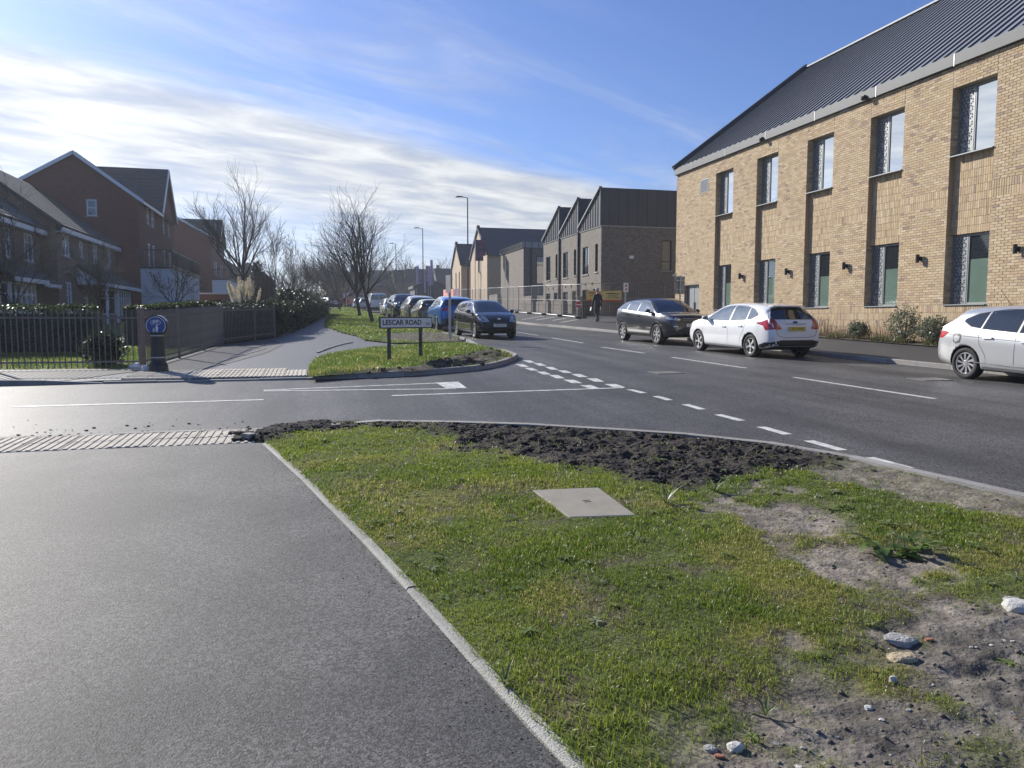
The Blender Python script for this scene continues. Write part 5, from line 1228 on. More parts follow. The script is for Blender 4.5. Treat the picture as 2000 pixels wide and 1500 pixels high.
def vehicle(name, label, cat, kind, pm_, xy, head, group=None, spokes=5, style='five', front=None, rear=None, plate_f=None, plate_r=None, detail=True, sc=1.0, glass=None, extra=None, lift=0.0):
    P = PRE[kind]; res, bvh = shell(kind); glass = glass or M_CGL
    z = float(gz(*xy)) + lift; t = thing(name, label, cat, (xy[0], xy[1], z), 0, group)
    R_ = Matrix.Rotation(math.atan(G), 3, 'X') @ Matrix.Rotation(head, 3, 'Z'); t.rotation_euler = R_.to_euler(); t.scale = (sc, sc, sc)
    me = res.copy(); me.materials.append(pm_); me.materials.append(M_TRIM); body = link('body', me, None, t)
    def put(nm, poly, view, mat, off=.005, par=None, step=.06):
        V, F = patch(bvh, poly, view, off, step)
        if not F: return None
        m = bpy.data.meshes.new(nm); m.from_pydata(V, [], F); m.update(); return link(nm, m, mat, par or t, smooth=True)
    for v in ('L', 'R'):
        for w in P['side']:
            sr = put('window_surround', grow(w, .022), v, M_TRIM, .003); put('side_window', w, v, glass, .006, sr)
        if detail:
            for s in P['seams']: put('door_seam', strip(s, .009), v, M_TRIM, .002, body, .1)
            put('sill_trim', [(P['ra'] + P['wr'] + .10, .20), (P['fa'] - P['wr'] - .10, .20), (P['fa'] - P['wr'] - .08, .27), (P['ra'] + P['wr'] + .08, .27)] if kind != 'suv' else [(P['ra'] + P['wr'] + .10, .25), (P['fa'] - P['wr'] - .10, .25), (P['fa'] - P['wr'] - .06, .36), (P['ra'] + P['wr'] + .06, .36)], v, M_TRIM, .004)
            for hx, hz in P['handles']:
                h, n = hit(bvh, hx, hz, v); g = MB(); g.obox(h + n * .018, (1, 0, .04), n, n.cross(Vector((1, 0, 0))), .10, .012, .016); g.build('door_handle', pm_ if kind != 'van' else M_TRIM, t)
        mx_, mz = P['mirror']; s = 1 if v == 'L' else -1; h, n = hit(bvh, mx_, mz - .06, v)
        if h is not None:
            g = MB(); c = Vector((mx_ + .02, h.y + s * .13, mz + .02)); rg = 8
            for (rx, a, b_) in ((-.06, .085, .06), (-.045, .105, .078), (.0, .10, .072), (.05, .065, .048), (.075, .02, .015)):
                for k in range(rg): an = 2 * PI * k / rg; g.v.append((c.x + rx, c.y + math.cos(an) * a, c.z + math.sin(an) * b_))
            for i in range(4):
                for k in range(rg): g.f.append((i * rg + k, i * rg + (k + 1) % rg, (i + 1) * rg + (k + 1) % rg, (i + 1) * rg + k)); g.m.append(0); g.c.append(None)
            g.f.append(tuple(range(rg))); g.m.append(0); g.c.append(None); g.f.append(tuple(range(4 * rg, 5 * rg))); g.m.append(0); g.c.append(None)
            g.obox((mx_ + .01, h.y + s * .03, mz - .05), (0, 1, .3), (1, 0, 0), (0, -.3, 1), .07, .03, .018); g.build('wing_mirror', pm_ if kind != 'van' else M_TRIM, t, smooth=True)
    o = put('windscreen_surround', grow(P['ws'], .03 if kind != 'van' else .012), 'F', M_TRIM, .003)
    put('windscreen', P['ws'], 'F', M_CGL, .007, o)
    rws = [P['rw'], mir(P['rw'])] if kind == 'van' else [P['rw']]
    for w in rws: o = put('rear_window_surround', grow(w, .03), 'B', M_TRIM, .003); put('rear_window', w, 'B', M_CGL, .007, o)
    for nm, poly, view, mat, off in (front or []) + (rear or []): 
        put(nm, poly, view, mat, off)
        if nm in ('headlamp', 'tail_lamp', 'fog_lamp', 'reversing_lamp', 'vent'): put(nm, mir(poly) if view in 'FB' else poly, view if view in 'FB' else 'R', mat, off)
    for side, pl, mat in (('F', plate_f, M_PLW), ('B', plate_r, M_PLY)):
        if not pl: continue
        h, n = hit(bvh, 0, pl[1], side); s = 1 if side == 'F' else -1; n = Vector((s, 0, n.z * .4)).normalized(); g = MB(); ax = Vector((0, 1, 0)); up = n.cross(ax) * s
        if up.z < 0: up = -up
        c = h + n * .03; g.obox(c, ax, n, up, .26, .012, .056); po = g.build('number_plate', mat, t)
        if pl[0]:
            tm = text_mesh(pl[0], .098, 'plate_lettering'); tm.materials.append(M_SIGNB); lo = link('plate_lettering', tm, None, po)
            rx = Vector((0, s, 0)); mt = Matrix((( rx.x, up.x, n.x), (rx.y, up.y, n.y), (rx.z, up.z, n.z))).to_4x4(); mt.translation = c + n * .0145; lo.matrix_local = mt @ Matrix.Diagonal((.88, 1.0, 1, 1))
    tm, am = wheel_meshes(P['wr'], .215 if kind != 'suv' else .235, spokes, style)
    for ax in (P['fa'], P['ra']):
        for s in (1, -1):
            w = link('wheel', tm, None, t); w.location = (ax, s * (P['W'] / 2 - .125), P['wr'] - .004); w.rotation_euler = (0, random.uniform(0, 6), 0 if s > 0 else PI); r_ = link('rim', am, None, w)
    if extra: extra(t, bvh, put, pm_)
    return t
P_WHITE = paint('white_car_paint', (.74, .75, .76)); P_SILV = paint('silver_car_paint', (.55, .56, .57), .55, .30); P_BLK = paint('black_car_paint', (.010, .011, .013), 0, .2)
P_GRAPH = paint('graphite_car_paint', (.035, .038, .044), .5, .28); P_BLUE = paint('blue_car_paint', (.02, .16, .48), .35, .28); P_OLIVE = paint('olive_gold_car_paint', (.20, .185, .10), .5, .3)
P_GREY = paint('grey_car_paint', (.17, .165, .16), .6, .3); P_DGREEN = paint('dark_green_car_paint', (.02, .03, .03), .3, .25); P_RED = paint('red_van_paint', (.42, .055, .035), 0, .35); P_LSILV = paint('light_silver_paint', (.45, .46, .48), .5, .32)

NB = lambda d: math.radians(90 + d)          # heading along +Y (d = degrees to the left)
SB = lambda d: math.radians(-90 + d)
tail_hatch = [('tail_lamp', [(.46, .80), (.60, .78), (.86, .80), (.90, 1.0), (.80, 1.04), (.66, 1.10), (.60, 1.04), (.56, .92)], 'B', M_TAIL, .006), ('reversing_lamp', [(.50, .86), (.60, .85), (.62, .92), (.54, .93)], 'B', M_TAILC, .010),
              ('valance', [(-.80, .22), (.80, .22), (.88, .42), (.5, .50), (-.5, .50), (-.88, .42)], 'B', M_TRIM, .006), ('tailgate_seam', strip([(-.72, .99), (-.60, .62), (-.4, .57), (.4, .57), (.60, .62), (.72, .99)], .010), 'B', M_TRIM, .003), ('chrome_strip', strip([(-.34, .93), (.34, .93)], .014), 'B', M_LAMPP, .006)]
def focus_extra(t, bvh, put, pm_):
    put('tail_lamp', [(-1.72, .98), (-1.55, .965), (-1.60, .93), (-1.85, .88), (-1.95, .76), (-2.09, .78), (-2.09, .98), (-1.95, 1.06)], 'L', M_TAIL, .006); put('tail_lamp', [(-1.72, .98), (-1.55, .965), (-1.60, .93), (-1.85, .88), (-1.95, .76), (-2.09, .78), (-2.09, .98), (-1.95, 1.06)], 'R', M_TAIL, .006)
    h, n = hit(bvh, 0, .975, 'B'); g = MB(); g.lathe([(0, .012), (.07, .010), (.085, 0)], 20, axis='x'); o = g.build('oval_badge', M_BLUE, t); o.location = h + Vector((-.012, 0, 0)); o.scale = (-1, 1, .42)
    g = MB(); g.tube([(-1.35, 0, 1.44), (-1.47, 0, 1.60)], .006, 6); g.lathe([(0, .03), (.025, .02), (.03, 0)], 10, c=(-1.35, 0, 1.438)); g.build('aerial', M_TRIM, t)
    for s in ('L', 'R'): put('valance_side', [(-1.70, .22), (-2.08, .24), (-2.14, .44), (-1.95, .44), (-1.72, .36)], s, M_TRIM, .005)
    g = MB(); g.box(-1.80, -1.62, -.52, .52, 1.395, 1.425); g.build('roof_spoiler', pm_, t)
vehicle('hatchback_car', 'white five-door hatchback parked facing away, between the black car and the silver car', 'car', 'hatch', P_WHITE, (12.33, 20.05), NB(3.5), spokes=5, style='twin', rear=tail_hatch, plate_r=('SD13 HHG', .80), extra=focus_extra, glass=M_CGLT, front=[('headlamp', [(.42, .70), (.70, .70), (.80, .82), (.52, .80)], 'F', M_HEAD, .006)], sc=.985)
def astra_extra(t, bvh, put, pm_):
    for s in ('L', 'R'):
        put('tail_lamp', [(-1.78, .93), (-1.95, .80), (-2.12, .79), (-2.12, .92), (-1.98, .95)], s, M_TAIL, .006)
        put('crease_shade', strip([(-1.9, .88), (-1.0, .84), (.2, .80), (1.1, .78)], .012), s, P_GREY, .002); put('chrome_strip', strip([(-1.2, .36), (-.4, .33), (.9, .33)], .014), s, M_CHROME, .006)  # flat grey strip paints the shade along the body crease
        put('fuel_flap', strip([(-1.62, .90), (-1.48, .90), (-1.45, .84), (-1.48, .72), (-1.58, .70), (-1.65, .74), (-1.66, .86), (-1.62, .90)], .006), s, P_GREY, .002)
    g = MB(); g.lathe([(0, .035), (.05, .03), (.08, 0)], 12, c=(-1.15, 0, 1.455)); g.tube([(-1.15, 0, 1.48), (-1.40, 0, 1.78)], .005, 6); g.build('aerial', M_TRIM, t)
vehicle('hatchback_car', 'silver hatchback with swirl alloy wheels, cut off by the picture edge', 'car', 'hatch', P_SILV, (13.62, 11.35), SB(3), spokes=10, style='swirl', rear=tail_hatch[2:4], plate_r=(None, .78), extra=astra_extra, sc=1.0)
evo_f = [('headlamp', [(.44, .90), (.56, .86), (.82, .90), (.88, .98), (.62, .97)], 'F', M_HEAD, .006), ('grille', [(-.42, .84), (.42, .84), (.46, .97), (-.46, .97)], 'F', M_TRIM, .008), ('grille_bar', strip([(-.42, .935), (.42, .935)], .014), 'F', M_STEEL, .012), ('grille_bar', strip([(-.42, .885), (.42, .885)], .014), 'F', M_STEEL, .012),
         ('fog_lamp', strip([(.58, .66), (.74, .665)], .035), 'F', M_SIGNW, .008), ('lower_intake', [(-.55, .40), (.55, .40), (.60, .56), (-.60, .56)], 'F', M_TRIM, .006), ('skid_plate', strip([(-.5, .37), (.5, .37)], .05), 'F', M_STEEL, .008), ('bonnet_edge', strip([(-.80, 1.0), (-.4, 1.015), (.4, 1.015), (.80, 1.0)], .012), 'F', M_TRIM, .004)]
def evo_extra(t, bvh, put, pm_):
    for s in ('L', 'R'):
        put('lamp_wrap', [(1.80, .92), (2.02, .88), (2.06, .95), (1.85, .99)], s, M_HEAD, .006); put('sill_strip', [(-.80, .40), (.82, .40), (.86, .46), (-.84, .48)], s, M_ALLOY, .010); put('chrome_strip', strip([(1.05, 1.065), (-.2, 1.10), (-1.7, 1.175)], .014), s, M_CHROME, .006)
vehicle('compact_suv', 'black luxury compact suv parked facing the white hatchback', 'car', 'suv', P_GRAPH, (12.28, 25.75), SB(4.0), spokes=7, style='twin', front=evo_f, plate_f=('EK63 UHK', .70), extra=evo_extra, sc=.97, glass=M_CGLT)
fi_f = [('headlamp', [(.40, .66), (.60, .64), (.72, .68), (.74, .86), (.66, .90), (.48, .82)], 'F', M_HEAD, .006), ('bumper_trim', [(-.74, .30), (.74, .30), (.76, .62), (.36, .60), (-.36, .60), (-.76, .62)], 'F', M_TRIM, .005), ('grille', [(-.32, .64), (.32, .64), (.36, .70), (-.36, .70)], 'F', M_TRIM, .006), ('bonnet_edge', strip([(-.55, .86), (-.35, .74), (.35, .74), (.55, .86)], .010), 'F', M_TRIM, .003)]
def fi_extra(t, bvh, put, pm_):
    for s in ('L', 'R'): put('lamp_wrap', [(1.50, .84), (1.72, .70), (1.80, .72), (1.66, .86)], s, M_HEAD, .006); put('rub_strip', strip([(-.95, .56), (.9, .54)], .05), s, M_TRIM, .006)
    h, n = hit(bvh, 0, .755, 'F'); g = MB(); g.lathe([(0, .012), (.06, .010), (.07, 0)], 18, axis='x'); o = g.build('oval_badge', M_CHROME, t); o.location = h + Vector((.012, 0, 0)); o.scale = (1, 1, .45)
vehicle('small_hatchback', 'black small hatchback parked nose to the junction', 'car', 'mini', P_BLK, (6.72, 30.45), SB(5.5), spokes=7, style='five', front=fi_f, plate_f=('ML05 FXA', .52), extra=fi_extra)
tail_suv = [('tail_lamp', [(.52, .98), (.72, .93), (.90, .95), (.90, 1.12), (.80, 1.16), (.60, 1.08)], 'B', M_TAIL, .006), ('valance', [(-.85, .32), (.85, .32), (.92, .56), (.5, .62), (-.5, .62), (-.92, .56)], 'B', M_TRIM, .006)]
front_suv = [('headlamp', [(.46, .86), (.80, .88), (.86, .98), (.60, .97)], 'F', M_HEAD, .006), ('grille', [(-.42, .76), (.42, .76), (.46, .94), (-.46, .94)], 'F', M_TRIM, .008), ('lower_intake', [(-.6, .42), (.6, .42), (.62, .58), (-.62, .58)], 'F', M_TRIM, .006)]
GRP = 'cars parked nose to tail along the left kerb'
vehicle('suv', 'bright blue suv parked behind the black small hatchback', 'car', 'suv', P_BLUE, (6.55, 37.0), NB(0), GRP, rear=tail_suv, plate_r=(None, .80), glass=M_CGLT)
vehicle('small_hatchback', 'olive gold hatchback parked ahead of the blue suv', 'car', 'mini', P_OLIVE, (6.35, 43.2), NB(0), GRP, rear=[('tail_lamp', [(.50, .84), (.76, .84), (.78, 1.0), (.6, 1.02)], 'B', M_TAIL, .006)], plate_r=(None, .78), glass=M_CGLT)
vehicle('suv', 'grey suv parked between the olive hatchback and the dark green suv', 'car', 'suv', P_GREY, (6.55, 49.0), NB(0), GRP, rear=tail_suv, plate_r=(None, .80), glass=M_CGLT, sc=1.02)
vehicle('suv', 'dark green suv facing the junction beyond the grey suv', 'car', 'suv', P_DGREEN, (6.45, 56.0), SB(2), GRP, front=front_suv, plate_f=(None, .66), sc=1.1)
vehicle('hatchback_car', 'light silver hatchback beyond the dark green suv', 'car', 'hatch', P_LSILV, (6.3, 63.0), SB(0), GRP, plate_f=(None, .6), glass=M_CGLT)
van_r = [('tail_lamp', [(.78, .75), (.90, .75), (.90, 1.25), (.80, 1.25)], 'B', M_TAIL, .006), ('rear_bumper', [(-.86, .34), (.86, .34), (.88, .56), (-.88, .56)], 'B', M_TRIM, .02), ('door_seam', strip([(0, .6), (0, 1.85)], .015), 'B', M_TRIM, .005)]
vehicle('panel_van', 'white panel van parked with its back doors to the junction', 'van', 'van', P_WHITE, (6.45, 80.5), NB(0), rear=van_r, plate_r=(None, .62))
vehicle('small_hatchback', 'light silver small car parked by the white van', 'car', 'mini', P_LSILV, (6.2, 95.0), NB(0), rear=[('tail_lamp', [(.50, .84), (.76, .84), (.78, 1.0), (.6, 1.02)], 'B', M_TAIL, .006)], detail=False)
vehicle('hatchback_car', 'white hatchback parked before the red vans', 'car', 'hatch', P_WHITE, (6.0, 103.0), NB(0), rear=tail_hatch[:1], detail=False)
vehicle('panel_van', 'red van parked beyond the white hatchback', 'van', 'van', P_RED, (5.7, 113.0), NB(0), rear=van_r[:2], detail=False, sc=1.1)
vehicle('panel_van', 'red van standing at the far end of the verge', 'van', 'van', P_RED, (3.6, 123.0), NB(0), rear=van_r[:2], detail=False, sc=1.05)
vehicle('hatchback_car', 'small pale car near the far red van', 'car', 'hatch', P_LSILV, (2.2, 119.0), NB(25), rear=tail_hatch[:1], detail=False)
vehicle('suv', 'dark suv on the road beyond the parked row', 'car', 'suv', P_BLK, (10.3, 72.0), SB(0), front=front_suv, detail=False)
# ---------------------------------------------------------------- railings, bollard, signs, lamps, fences, person
M_RAIL = pm('railing_paint', (0.205, 0.168, 0.143), 0.65, var=.3, vscale=5)
def railing(name, label, pts, h=1.17, sp=.105, arch=False):
    P = resample(pts, sp); t = thing(name, label, 'railing', (P[0][0], P[0][1], float(gz(*P[0])) + .05)); o3 = Vector(t.location)
    b = MB(); b.box(-.009, .009, -.009, .009, .04, h); b.add([(-.009, -.009, h), (.009, -.009, h), (.009, .009, h), (-.009, .009, h), (0, 0, h + .05)], [(0, 1, 4), (1, 2, 4), (2, 3, 4), (3, 0, 4)]); me = b.mesh('picket'); me.materials.append(M_RAIL)
    for i, p in enumerate(P):
        q = link('picket', me, None, t); q.location = Vector((p[0], p[1], float(gz(*p)) + .05)) - o3 + Vector((0, 0, random.uniform(-.006, .006)))
        if i % 26 == 0 or i == len(P) - 1:
            g = MB(); g.box(-.028, .028, -.028, .028, -.2, h + .05); g.lathe([(0.04, h + .05), (.04, h + .08), (0, h + .10)], 8); r = g.build('post', M_RAIL, t); r.location = Vector((p[0] + .03, p[1] - .03, float(gz(*p)) + .05)) - o3
    for z in (.16, h - .12):
        for i in range(0, len(P) - 1, 26):
            a = P[i]; c = P[min(i + 26, len(P) - 1)]; A = Vector((a[0], a[1], float(gz(*a)) + .05 + z)) - o3; B = Vector((c[0], c[1], float(gz(*c)) + .05 + z)) - o3
            g = MB(); d = B - A; g.obox((A + B) / 2, d, (0, 0, 1), d.cross(Vector((0, 0, 1))), d.length / 2, .018, .006); g.build('rail', M_RAIL, t)
    return t
railing('railing', 'dark metal railings along the footway in front of the garden lawn', [(-3.45, 17.12), (-6.2, 17.2), (-13, 17.4)])
railing('railing', 'dark metal railings running along the shared path from the bollard', [(-3.4, 17.2), (-3.05, 21), (-2.72, 25.75), (-2.2, 27.3), (-1.38, 29.7)])

# bollard with shared cycle and pedestrian sign
bx0, by0 = gp(310, 725.5, .06); bz0 = float(gz(bx0, by0)) + .058
bo = thing('bollard', 'black bollard with round blue cycle and pedestrian sign beside the railings', 'bollard', (bx0, by0, bz0), -.10)
m = MB(); m.lathe([(0, 0), (.185, 0), (.175, .12), (.135, .22), (.132, .30), (.118, .70), (.125, .74), (.16, .76), (.16, .78), (0, .78)], 20); m.build('post', M_BLACK, bo, smooth=False)
for z, r in ((.27, .1375), (.70, .1225)): m = MB(); m.lathe([(r, z), (r + .002, z + .012), (r, z + .024)], 20); m.build('reflective_band', M_STEEL, bo)
cz = .905
m = MB(); m.lathe([(0, -.075), (.195, -.075), (.205, -.05), (.205, .06), (.19, .075), (0, .075)], 32, axis='y', c=(0, 0, cz)); hd = m.build('sign_head', M_BLACK, bo)
m = MB()
for k in range(17):
    a0, a1 = math.radians(25 + 130 * k / 17), math.radians(25 + 130 * (k + 1) / 17)
    m.add([(math.cos(a) * .209, y, cz + math.sin(a) * .209) for a in (a0, a1) for y in (-.082, .08)], [(0, 1, 3, 2)])
m.build('hood_rim', M_STEEL, hd)
m = MB(); m.lathe([(0, -.079), (.183, -.079)], 32, axis='y', c=(0, 0, cz)); m.build('white_ring', M_SIGNW, hd)
m = MB(); m.lathe([(0, -.082), (.170, -.082)], 32, axis='y', c=(0, 0, cz)); m.build('blue_disc', M_BLUE, hd)
def flat_ring(m, cx, cz_, r0, r1, y, n=18):
    for k in range(n):
        a0, a1 = 2 * PI * k / n, 2 * PI * (k + 1) / n; m.add([(cx + math.cos(a) * r, y, cz_ + math.sin(a) * r) for a, r in ((a0, r0), (a1, r0), (a1, r1), (a0, r1))], [(0, 1, 2, 3)])
def flat_line(m, p, q, w, y):
    p = Vector(p); q = Vector(q); d = (q - p).normalized(); n = Vector((-d.y, d.x)) * w / 2; m.add([(a.x, y, a.y) for a in (p - n, q - n, q + n, p + n)], [(0, 1, 2, 3)])
m = MB(); yb = -.085; bz = cz + .075
for cx in (-.058, .058): flat_ring(m, cx, bz - .012, .030, .040, yb)
for p, q in (((-.058, bz - .012), (-.03, bz + .03)), ((-.03, bz + .03), (.035, bz + .03)), ((-.03, bz + .03), (0, bz - .012)), ((0, bz - .012), (.035, bz + .03)), ((.058, bz - .012), (.03, bz + .045)), ((.03, bz + .045), (.048, bz + .05)), ((-.045, bz + .04), (-.02, bz + .04)), ((-.058, bz - .012), (0, bz - .012))): flat_line(m, p, q, .009, yb)
m.build('cycle_symbol', M_SIGNW, hd)
m = MB(); pz = cz - .135
def fig(cx, s):
    flat_ring(m, cx, pz + .148 * s, 0, .017 * s, yb, 12)
    m.add([(x * s + cx, yb, z * s + pz) for x, z in ((-.026, .075), (-.022, .122), (.0, .130), (.022, .122), (.032, .075), (.022, .072), (.020, .06), (.020, 0), (.004, 0), (0, .05), (-.006, 0), (-.022, 0), (-.018, .06))], [tuple(range(13))])
fig(.018, 1.0); fig(-.040, .58); m.build('pedestrian_symbol', M_SIGNW, hd)

def crumple(name, label, cat, xy, dz, s, mat, seed):
    r = random.Random(seed); bm = bmesh.new(); bmesh.ops.create_icosphere(bm, subdivisions=2, radius=1)
    for v in bm.verts: v.co = Vector((v.co.x * s[0], v.co.y * s[1], v.co.z * s[2])) * r.uniform(.55, 1.15)
    me = bpy.data.meshes.new(name); bm.to_mesh(me); bm.free(); o = link(name, me, mat); o.location = (xy[0], xy[1], float(gz(*xy)) + dz); o.rotation_euler = (0, 0, r.uniform(0, 6)); return tag(o, label, cat)
M_BAG = pm('white_litter', (.75, .76, .78), .45, var=.1)
crumple('litter', 'crumpled white bag caught in the railings by the lawn', 'litter', gp(265, 719, .1), .12, (.13, .09, .10), M_BAG, 3)
crumple('litter', 'white paper scrap at the foot of the bollard', 'litter', gp(284, 721, .1), .10, (.08, .06, .10), M_BAG, 4)

# street name plate
pl = gp(762, 698, .20); pr = gp(829, 690.5, .20); dv = Vector((pr[0] - pl[0], pr[1] - pl[1], 0)); 
pr = (pl[0] + dv.x * .86, pl[1] + dv.y * .60); dv = Vector((pr[0] - pl[0], pr[1] - pl[1], 0)).normalized(); an = math.atan2(dv.y, dv.x)
z0 = float(gz(*pl)) + .15
def name_sign(label, c, ang, z, w, h, leg, text, small, posts, thick=.03, back=True):
    t = thing('street_name_sign', label, 'sign', (c[0], c[1], z), ang)
    for x in posts: m = MB(); m.box(x - .03, x + .03, -.03, .03, -.3, leg + h * .8); m.build('post', M_LAMPP, t)
    m = MB(); m.box(-w / 2, w / 2, -.062, -.034, leg, leg + h); p = m.build('plate_frame', M_SIGNB, t)
    m = MB(); m.box(-w / 2 + .025, w / 2 - .025, -.066, -.060, leg + .025, leg + h - .025); f = m.build('plate_face', M_SIGNW if text else M_SIGNB, p)
    if text:
        tm = text_mesh(text, h * .60, 'lettering', bold=.004); tm.materials.append(M_SIGNB); o = link('lettering', tm, None, p); o.location = (-w * .085, -.069, leg + h * .5); o.rotation_euler = (PI / 2, 0, 0)
        k = (w * .74) / max(o.dimensions.x, .01) if o.dimensions.x else 1; bpy.context.view_layer.update(); k = w * .735 / o.dimensions.x; o.scale = (k, 1.0, 1)
        tm = text_mesh(small, h * .40, 'postcode_lettering'); tm.materials.append(M_SIGNB); o = link('postcode_lettering', tm, None, p); o.location = (w * .405, -.069, leg + h * .37); o.rotation_euler = (PI / 2, 0, 0)
    return t
c = ((pl[0] + pr[0]) / 2, (pl[1] + pr[1]) / 2); dist = math.hypot(c[0] * _sy + c[1] * _cy, 0)
leg_z = CAMH - (641 - HZ) / FPX * dist - z0; ph_ = 22 / FPX * dist; pw = 95 / FPX * dist / abs(math.cos(an + YAW)) 
L0 = math.hypot(pr[0] - pl[0], pr[1] - pl[1])
name_sign('white street name plate reading LESCAR ROAD 560 on two dark posts', (c[0] - .02, c[1]), an, z0, pw * .90, ph_, leg_z, 'LESCAR ROAD', '560', (-L0 / 2, L0 / 2))
q = gp(653, 611, .1); name_sign('dark back of a street name plate on the verge beyond the trees', q, -.05, float(gz(*q)) + .08, 1.45, .27, .55, None, None, (-.55, .55))
q = gp(636, 606, .1); name_sign('farther dark street name plate near the far red van', (q[0], min(q[1], 100)), -.05, float(gz(0, min(q[1], 100))) + .08, 1.5, .28, .55, None, None, (-.55, .55))

# plain sign posts
def post_sign(label, xy, zb, h, plate, ang, front, mat_f, r=.038, cat='sign'):
    t = thing('sign_post', label, cat, (xy[0], xy[1], zb), ang); m = MB(); m.tube([(0, 0, -.3), (0, 0, h)], r, 12); m.lathe([(r + .004, h - .02), (r + .004, h + .01), (0, h + .02)], 12); m.build('post', M_STEEL, t)
    w, hh, z = plate; m = MB(); m.box(-w / 2, w / 2, -r - .014, -r - .008, z, z + hh); p = m.build('plate', mat_f, t)
    for k in (.25, .75): m = MB(); m.box(-w * .4, w * .4, -r - .008, r + .006, z + hh * k - .02, z + hh * k + .02); m.build('bracket', M_STEEL, t)
    return t, p
q = gp(879, 660, .14); zz_ = float(gz(*q)) + .10
post_sign('tall grey steel post with small sign plate beside the black small hatchback', q, zz_, 2.2, (.45, .62, 1.62), math.radians(-78), None, M_STEEL, .045)
post_sign('grey back of a road sign on a post by the brick building door', (15.75, 31.2), pave_r_z(15.75, 31.2), 2.35, (.5, .78, 1.55), PI, None, M_GREYM)
t, p = post_sign('white sign with red symbols on a post behind the black luxury suv', (15.45, 36.6), pave_r_z(15.45, 36.6), 2.1, (.26, .46, 1.62), 0.0, None, M_SIGNW)
for zz2, s in ((1.96, .07), (1.78, .06)): m = MB(); m.add([(-s, -.055, zz2 - s * .8), (s, -.055, zz2 - s * .8), (s * .7, -.055, zz2 + s * .2), (0, -.055, zz2 + s), (-s * .7, -.055, zz2 + s * .2)], [(0, 1, 2, 3, 4)]); m.build('red_symbol', M_RED, p)

# lamp columns
def lamp(label, xy, h):
    t = thing('lamp_column', label, 'street lamp', (xy[0], xy[1], float(gz(*xy)) + .1)); m = MB(); m.tube([(0, 0, -.3), (0, 0, 1.4)], .095, 12); m.build('base', M_LAMPP, t)
    m = MB(); m.tube([(0, 0, 1.4), (0, 0, 1.5), (0, 0, h * .6), (0, 0, h)], [.095, .07, .06, .045], 10); m.build('column', M_LAMPP, t)
    m = MB(); m.tube([(0, 0, h - .02), (-.25, 0, h + .03), (-.5, 0, h + .05)], .03, 8); m.build('arm', M_LAMPP, t)
    m = MB(); m.prism([(-1.05, -.05), (-.45, -.02), (-.45, .06), (-.9, .05)], -.14, .14, 'y'); o = m.build('lantern', M_LAMPP, t); o.location = (0, 0, h + .05)
lamp('tall dark lamp column before the smaller gabled building', (12.75, 64), 9.75); lamp('dark lamp column beyond the parked cars', (12.75, 91), 9.5); lamp('farthest dark lamp column near the white van', (12.75, 121), 9.7)

# flags
M_PURP = pm('purple_flag', (.40, .31, .50), .7, var=.3, vscale=2.5); M_NAVY = pm('navy_flag', (.03, .028, .07), .6, vary=(.22, .05, .12), vscale=2.2)
def flag(label, xy, h, w, fh, mat, group, sway=.08):
    z = float(gz(*xy)); t = thing('flag_pole', label, 'flag', (xy[0], xy[1], z), 0, group); m = MB(); m.tube([(0, 0, 0), (0, 0, h)], .035, 8); m.build('pole', M_STEEL, t)
    m = MB(); n = 8
    for j in range(2):
        pass
    V = []; F = []
    for i in range(n + 1):
        for j in range(7): V.append((.05 + w * i / n, math.sin(i * 1.1 + j * .5) * sway * i / n, h - .1 - fh * j / 6))
    for i in range(n):
        for j in range(6): F.append((i * 7 + j, (i + 1) * 7 + j, (i + 1) * 7 + j + 1, i * 7 + j + 1))
    m.add(V, F); m.build('flag_cloth', mat, t, smooth=True)
flag('dark printed banner flag with red mark before the gabled building', (15.25, 73.0), 7.2, .75, 2.0, M_NAVY, None); flag('narrow dark banner flag beside the printed one', (15.9, 73.4), 7.6, .42, 1.9, M_NAVY, None)
for k, (u, v, fh) in enumerate(((815, 520, 3.2), (828, 526, 3.6), (838, 520, 3.0), (842, 508, 3.8))):
    d = 120.0; cx = (u - 1000) / FPX; X_ = d * (cx * _cy + _sy); Y_ = d * (_cy - cx * _sy); top = CAMH + (HZ - v) / FPX * d - float(gz(X_, Y_)); flag('lilac feather flag on a pale pole beyond the parked row', (X_, Y_), top, .34, fh, M_PURP, 'lilac flags beyond the parked cars')

# temporary mesh fence
def heras_meshes(L=3.45):
    m = MB(); r = .019
    m.tube([(0, 0, .08), (0, 0, 2.0), (L, 0, 2.0), (L, 0, .08), (0, 0, .08)], r, 6); m.tube([(0, 0, 1.05), (L, 0, 1.05)], .010, 5); m.tube([(L / 2, 0, .1), (L / 2, 0, 2.0)], .012, 5); a = m.mesh('frame'); a.materials.append(M_STEEL)
    m = MB()
    for k in range(1, 24): m.box(L * k / 24 - .0022, L * k / 24 + .0022, -.0022, .0022, .1, 1.98)
    for k in range(1, 8): m.box(0, L, -.0022, .0022, .1 + .24 * k, .1044 + .24 * k)
    b = m.mesh('wire_mesh'); b.materials.append(M_STEEL); m = MB(); m.prism([(-.36, 0), (.36, 0), (.33, .12), (-.33, .12)], -.11, .11, 'y'); c_ = m.mesh('fence_foot'); c_.materials.append(M_BLACK); return a, b, c_
HF, HW_, HFT = heras_meshes()
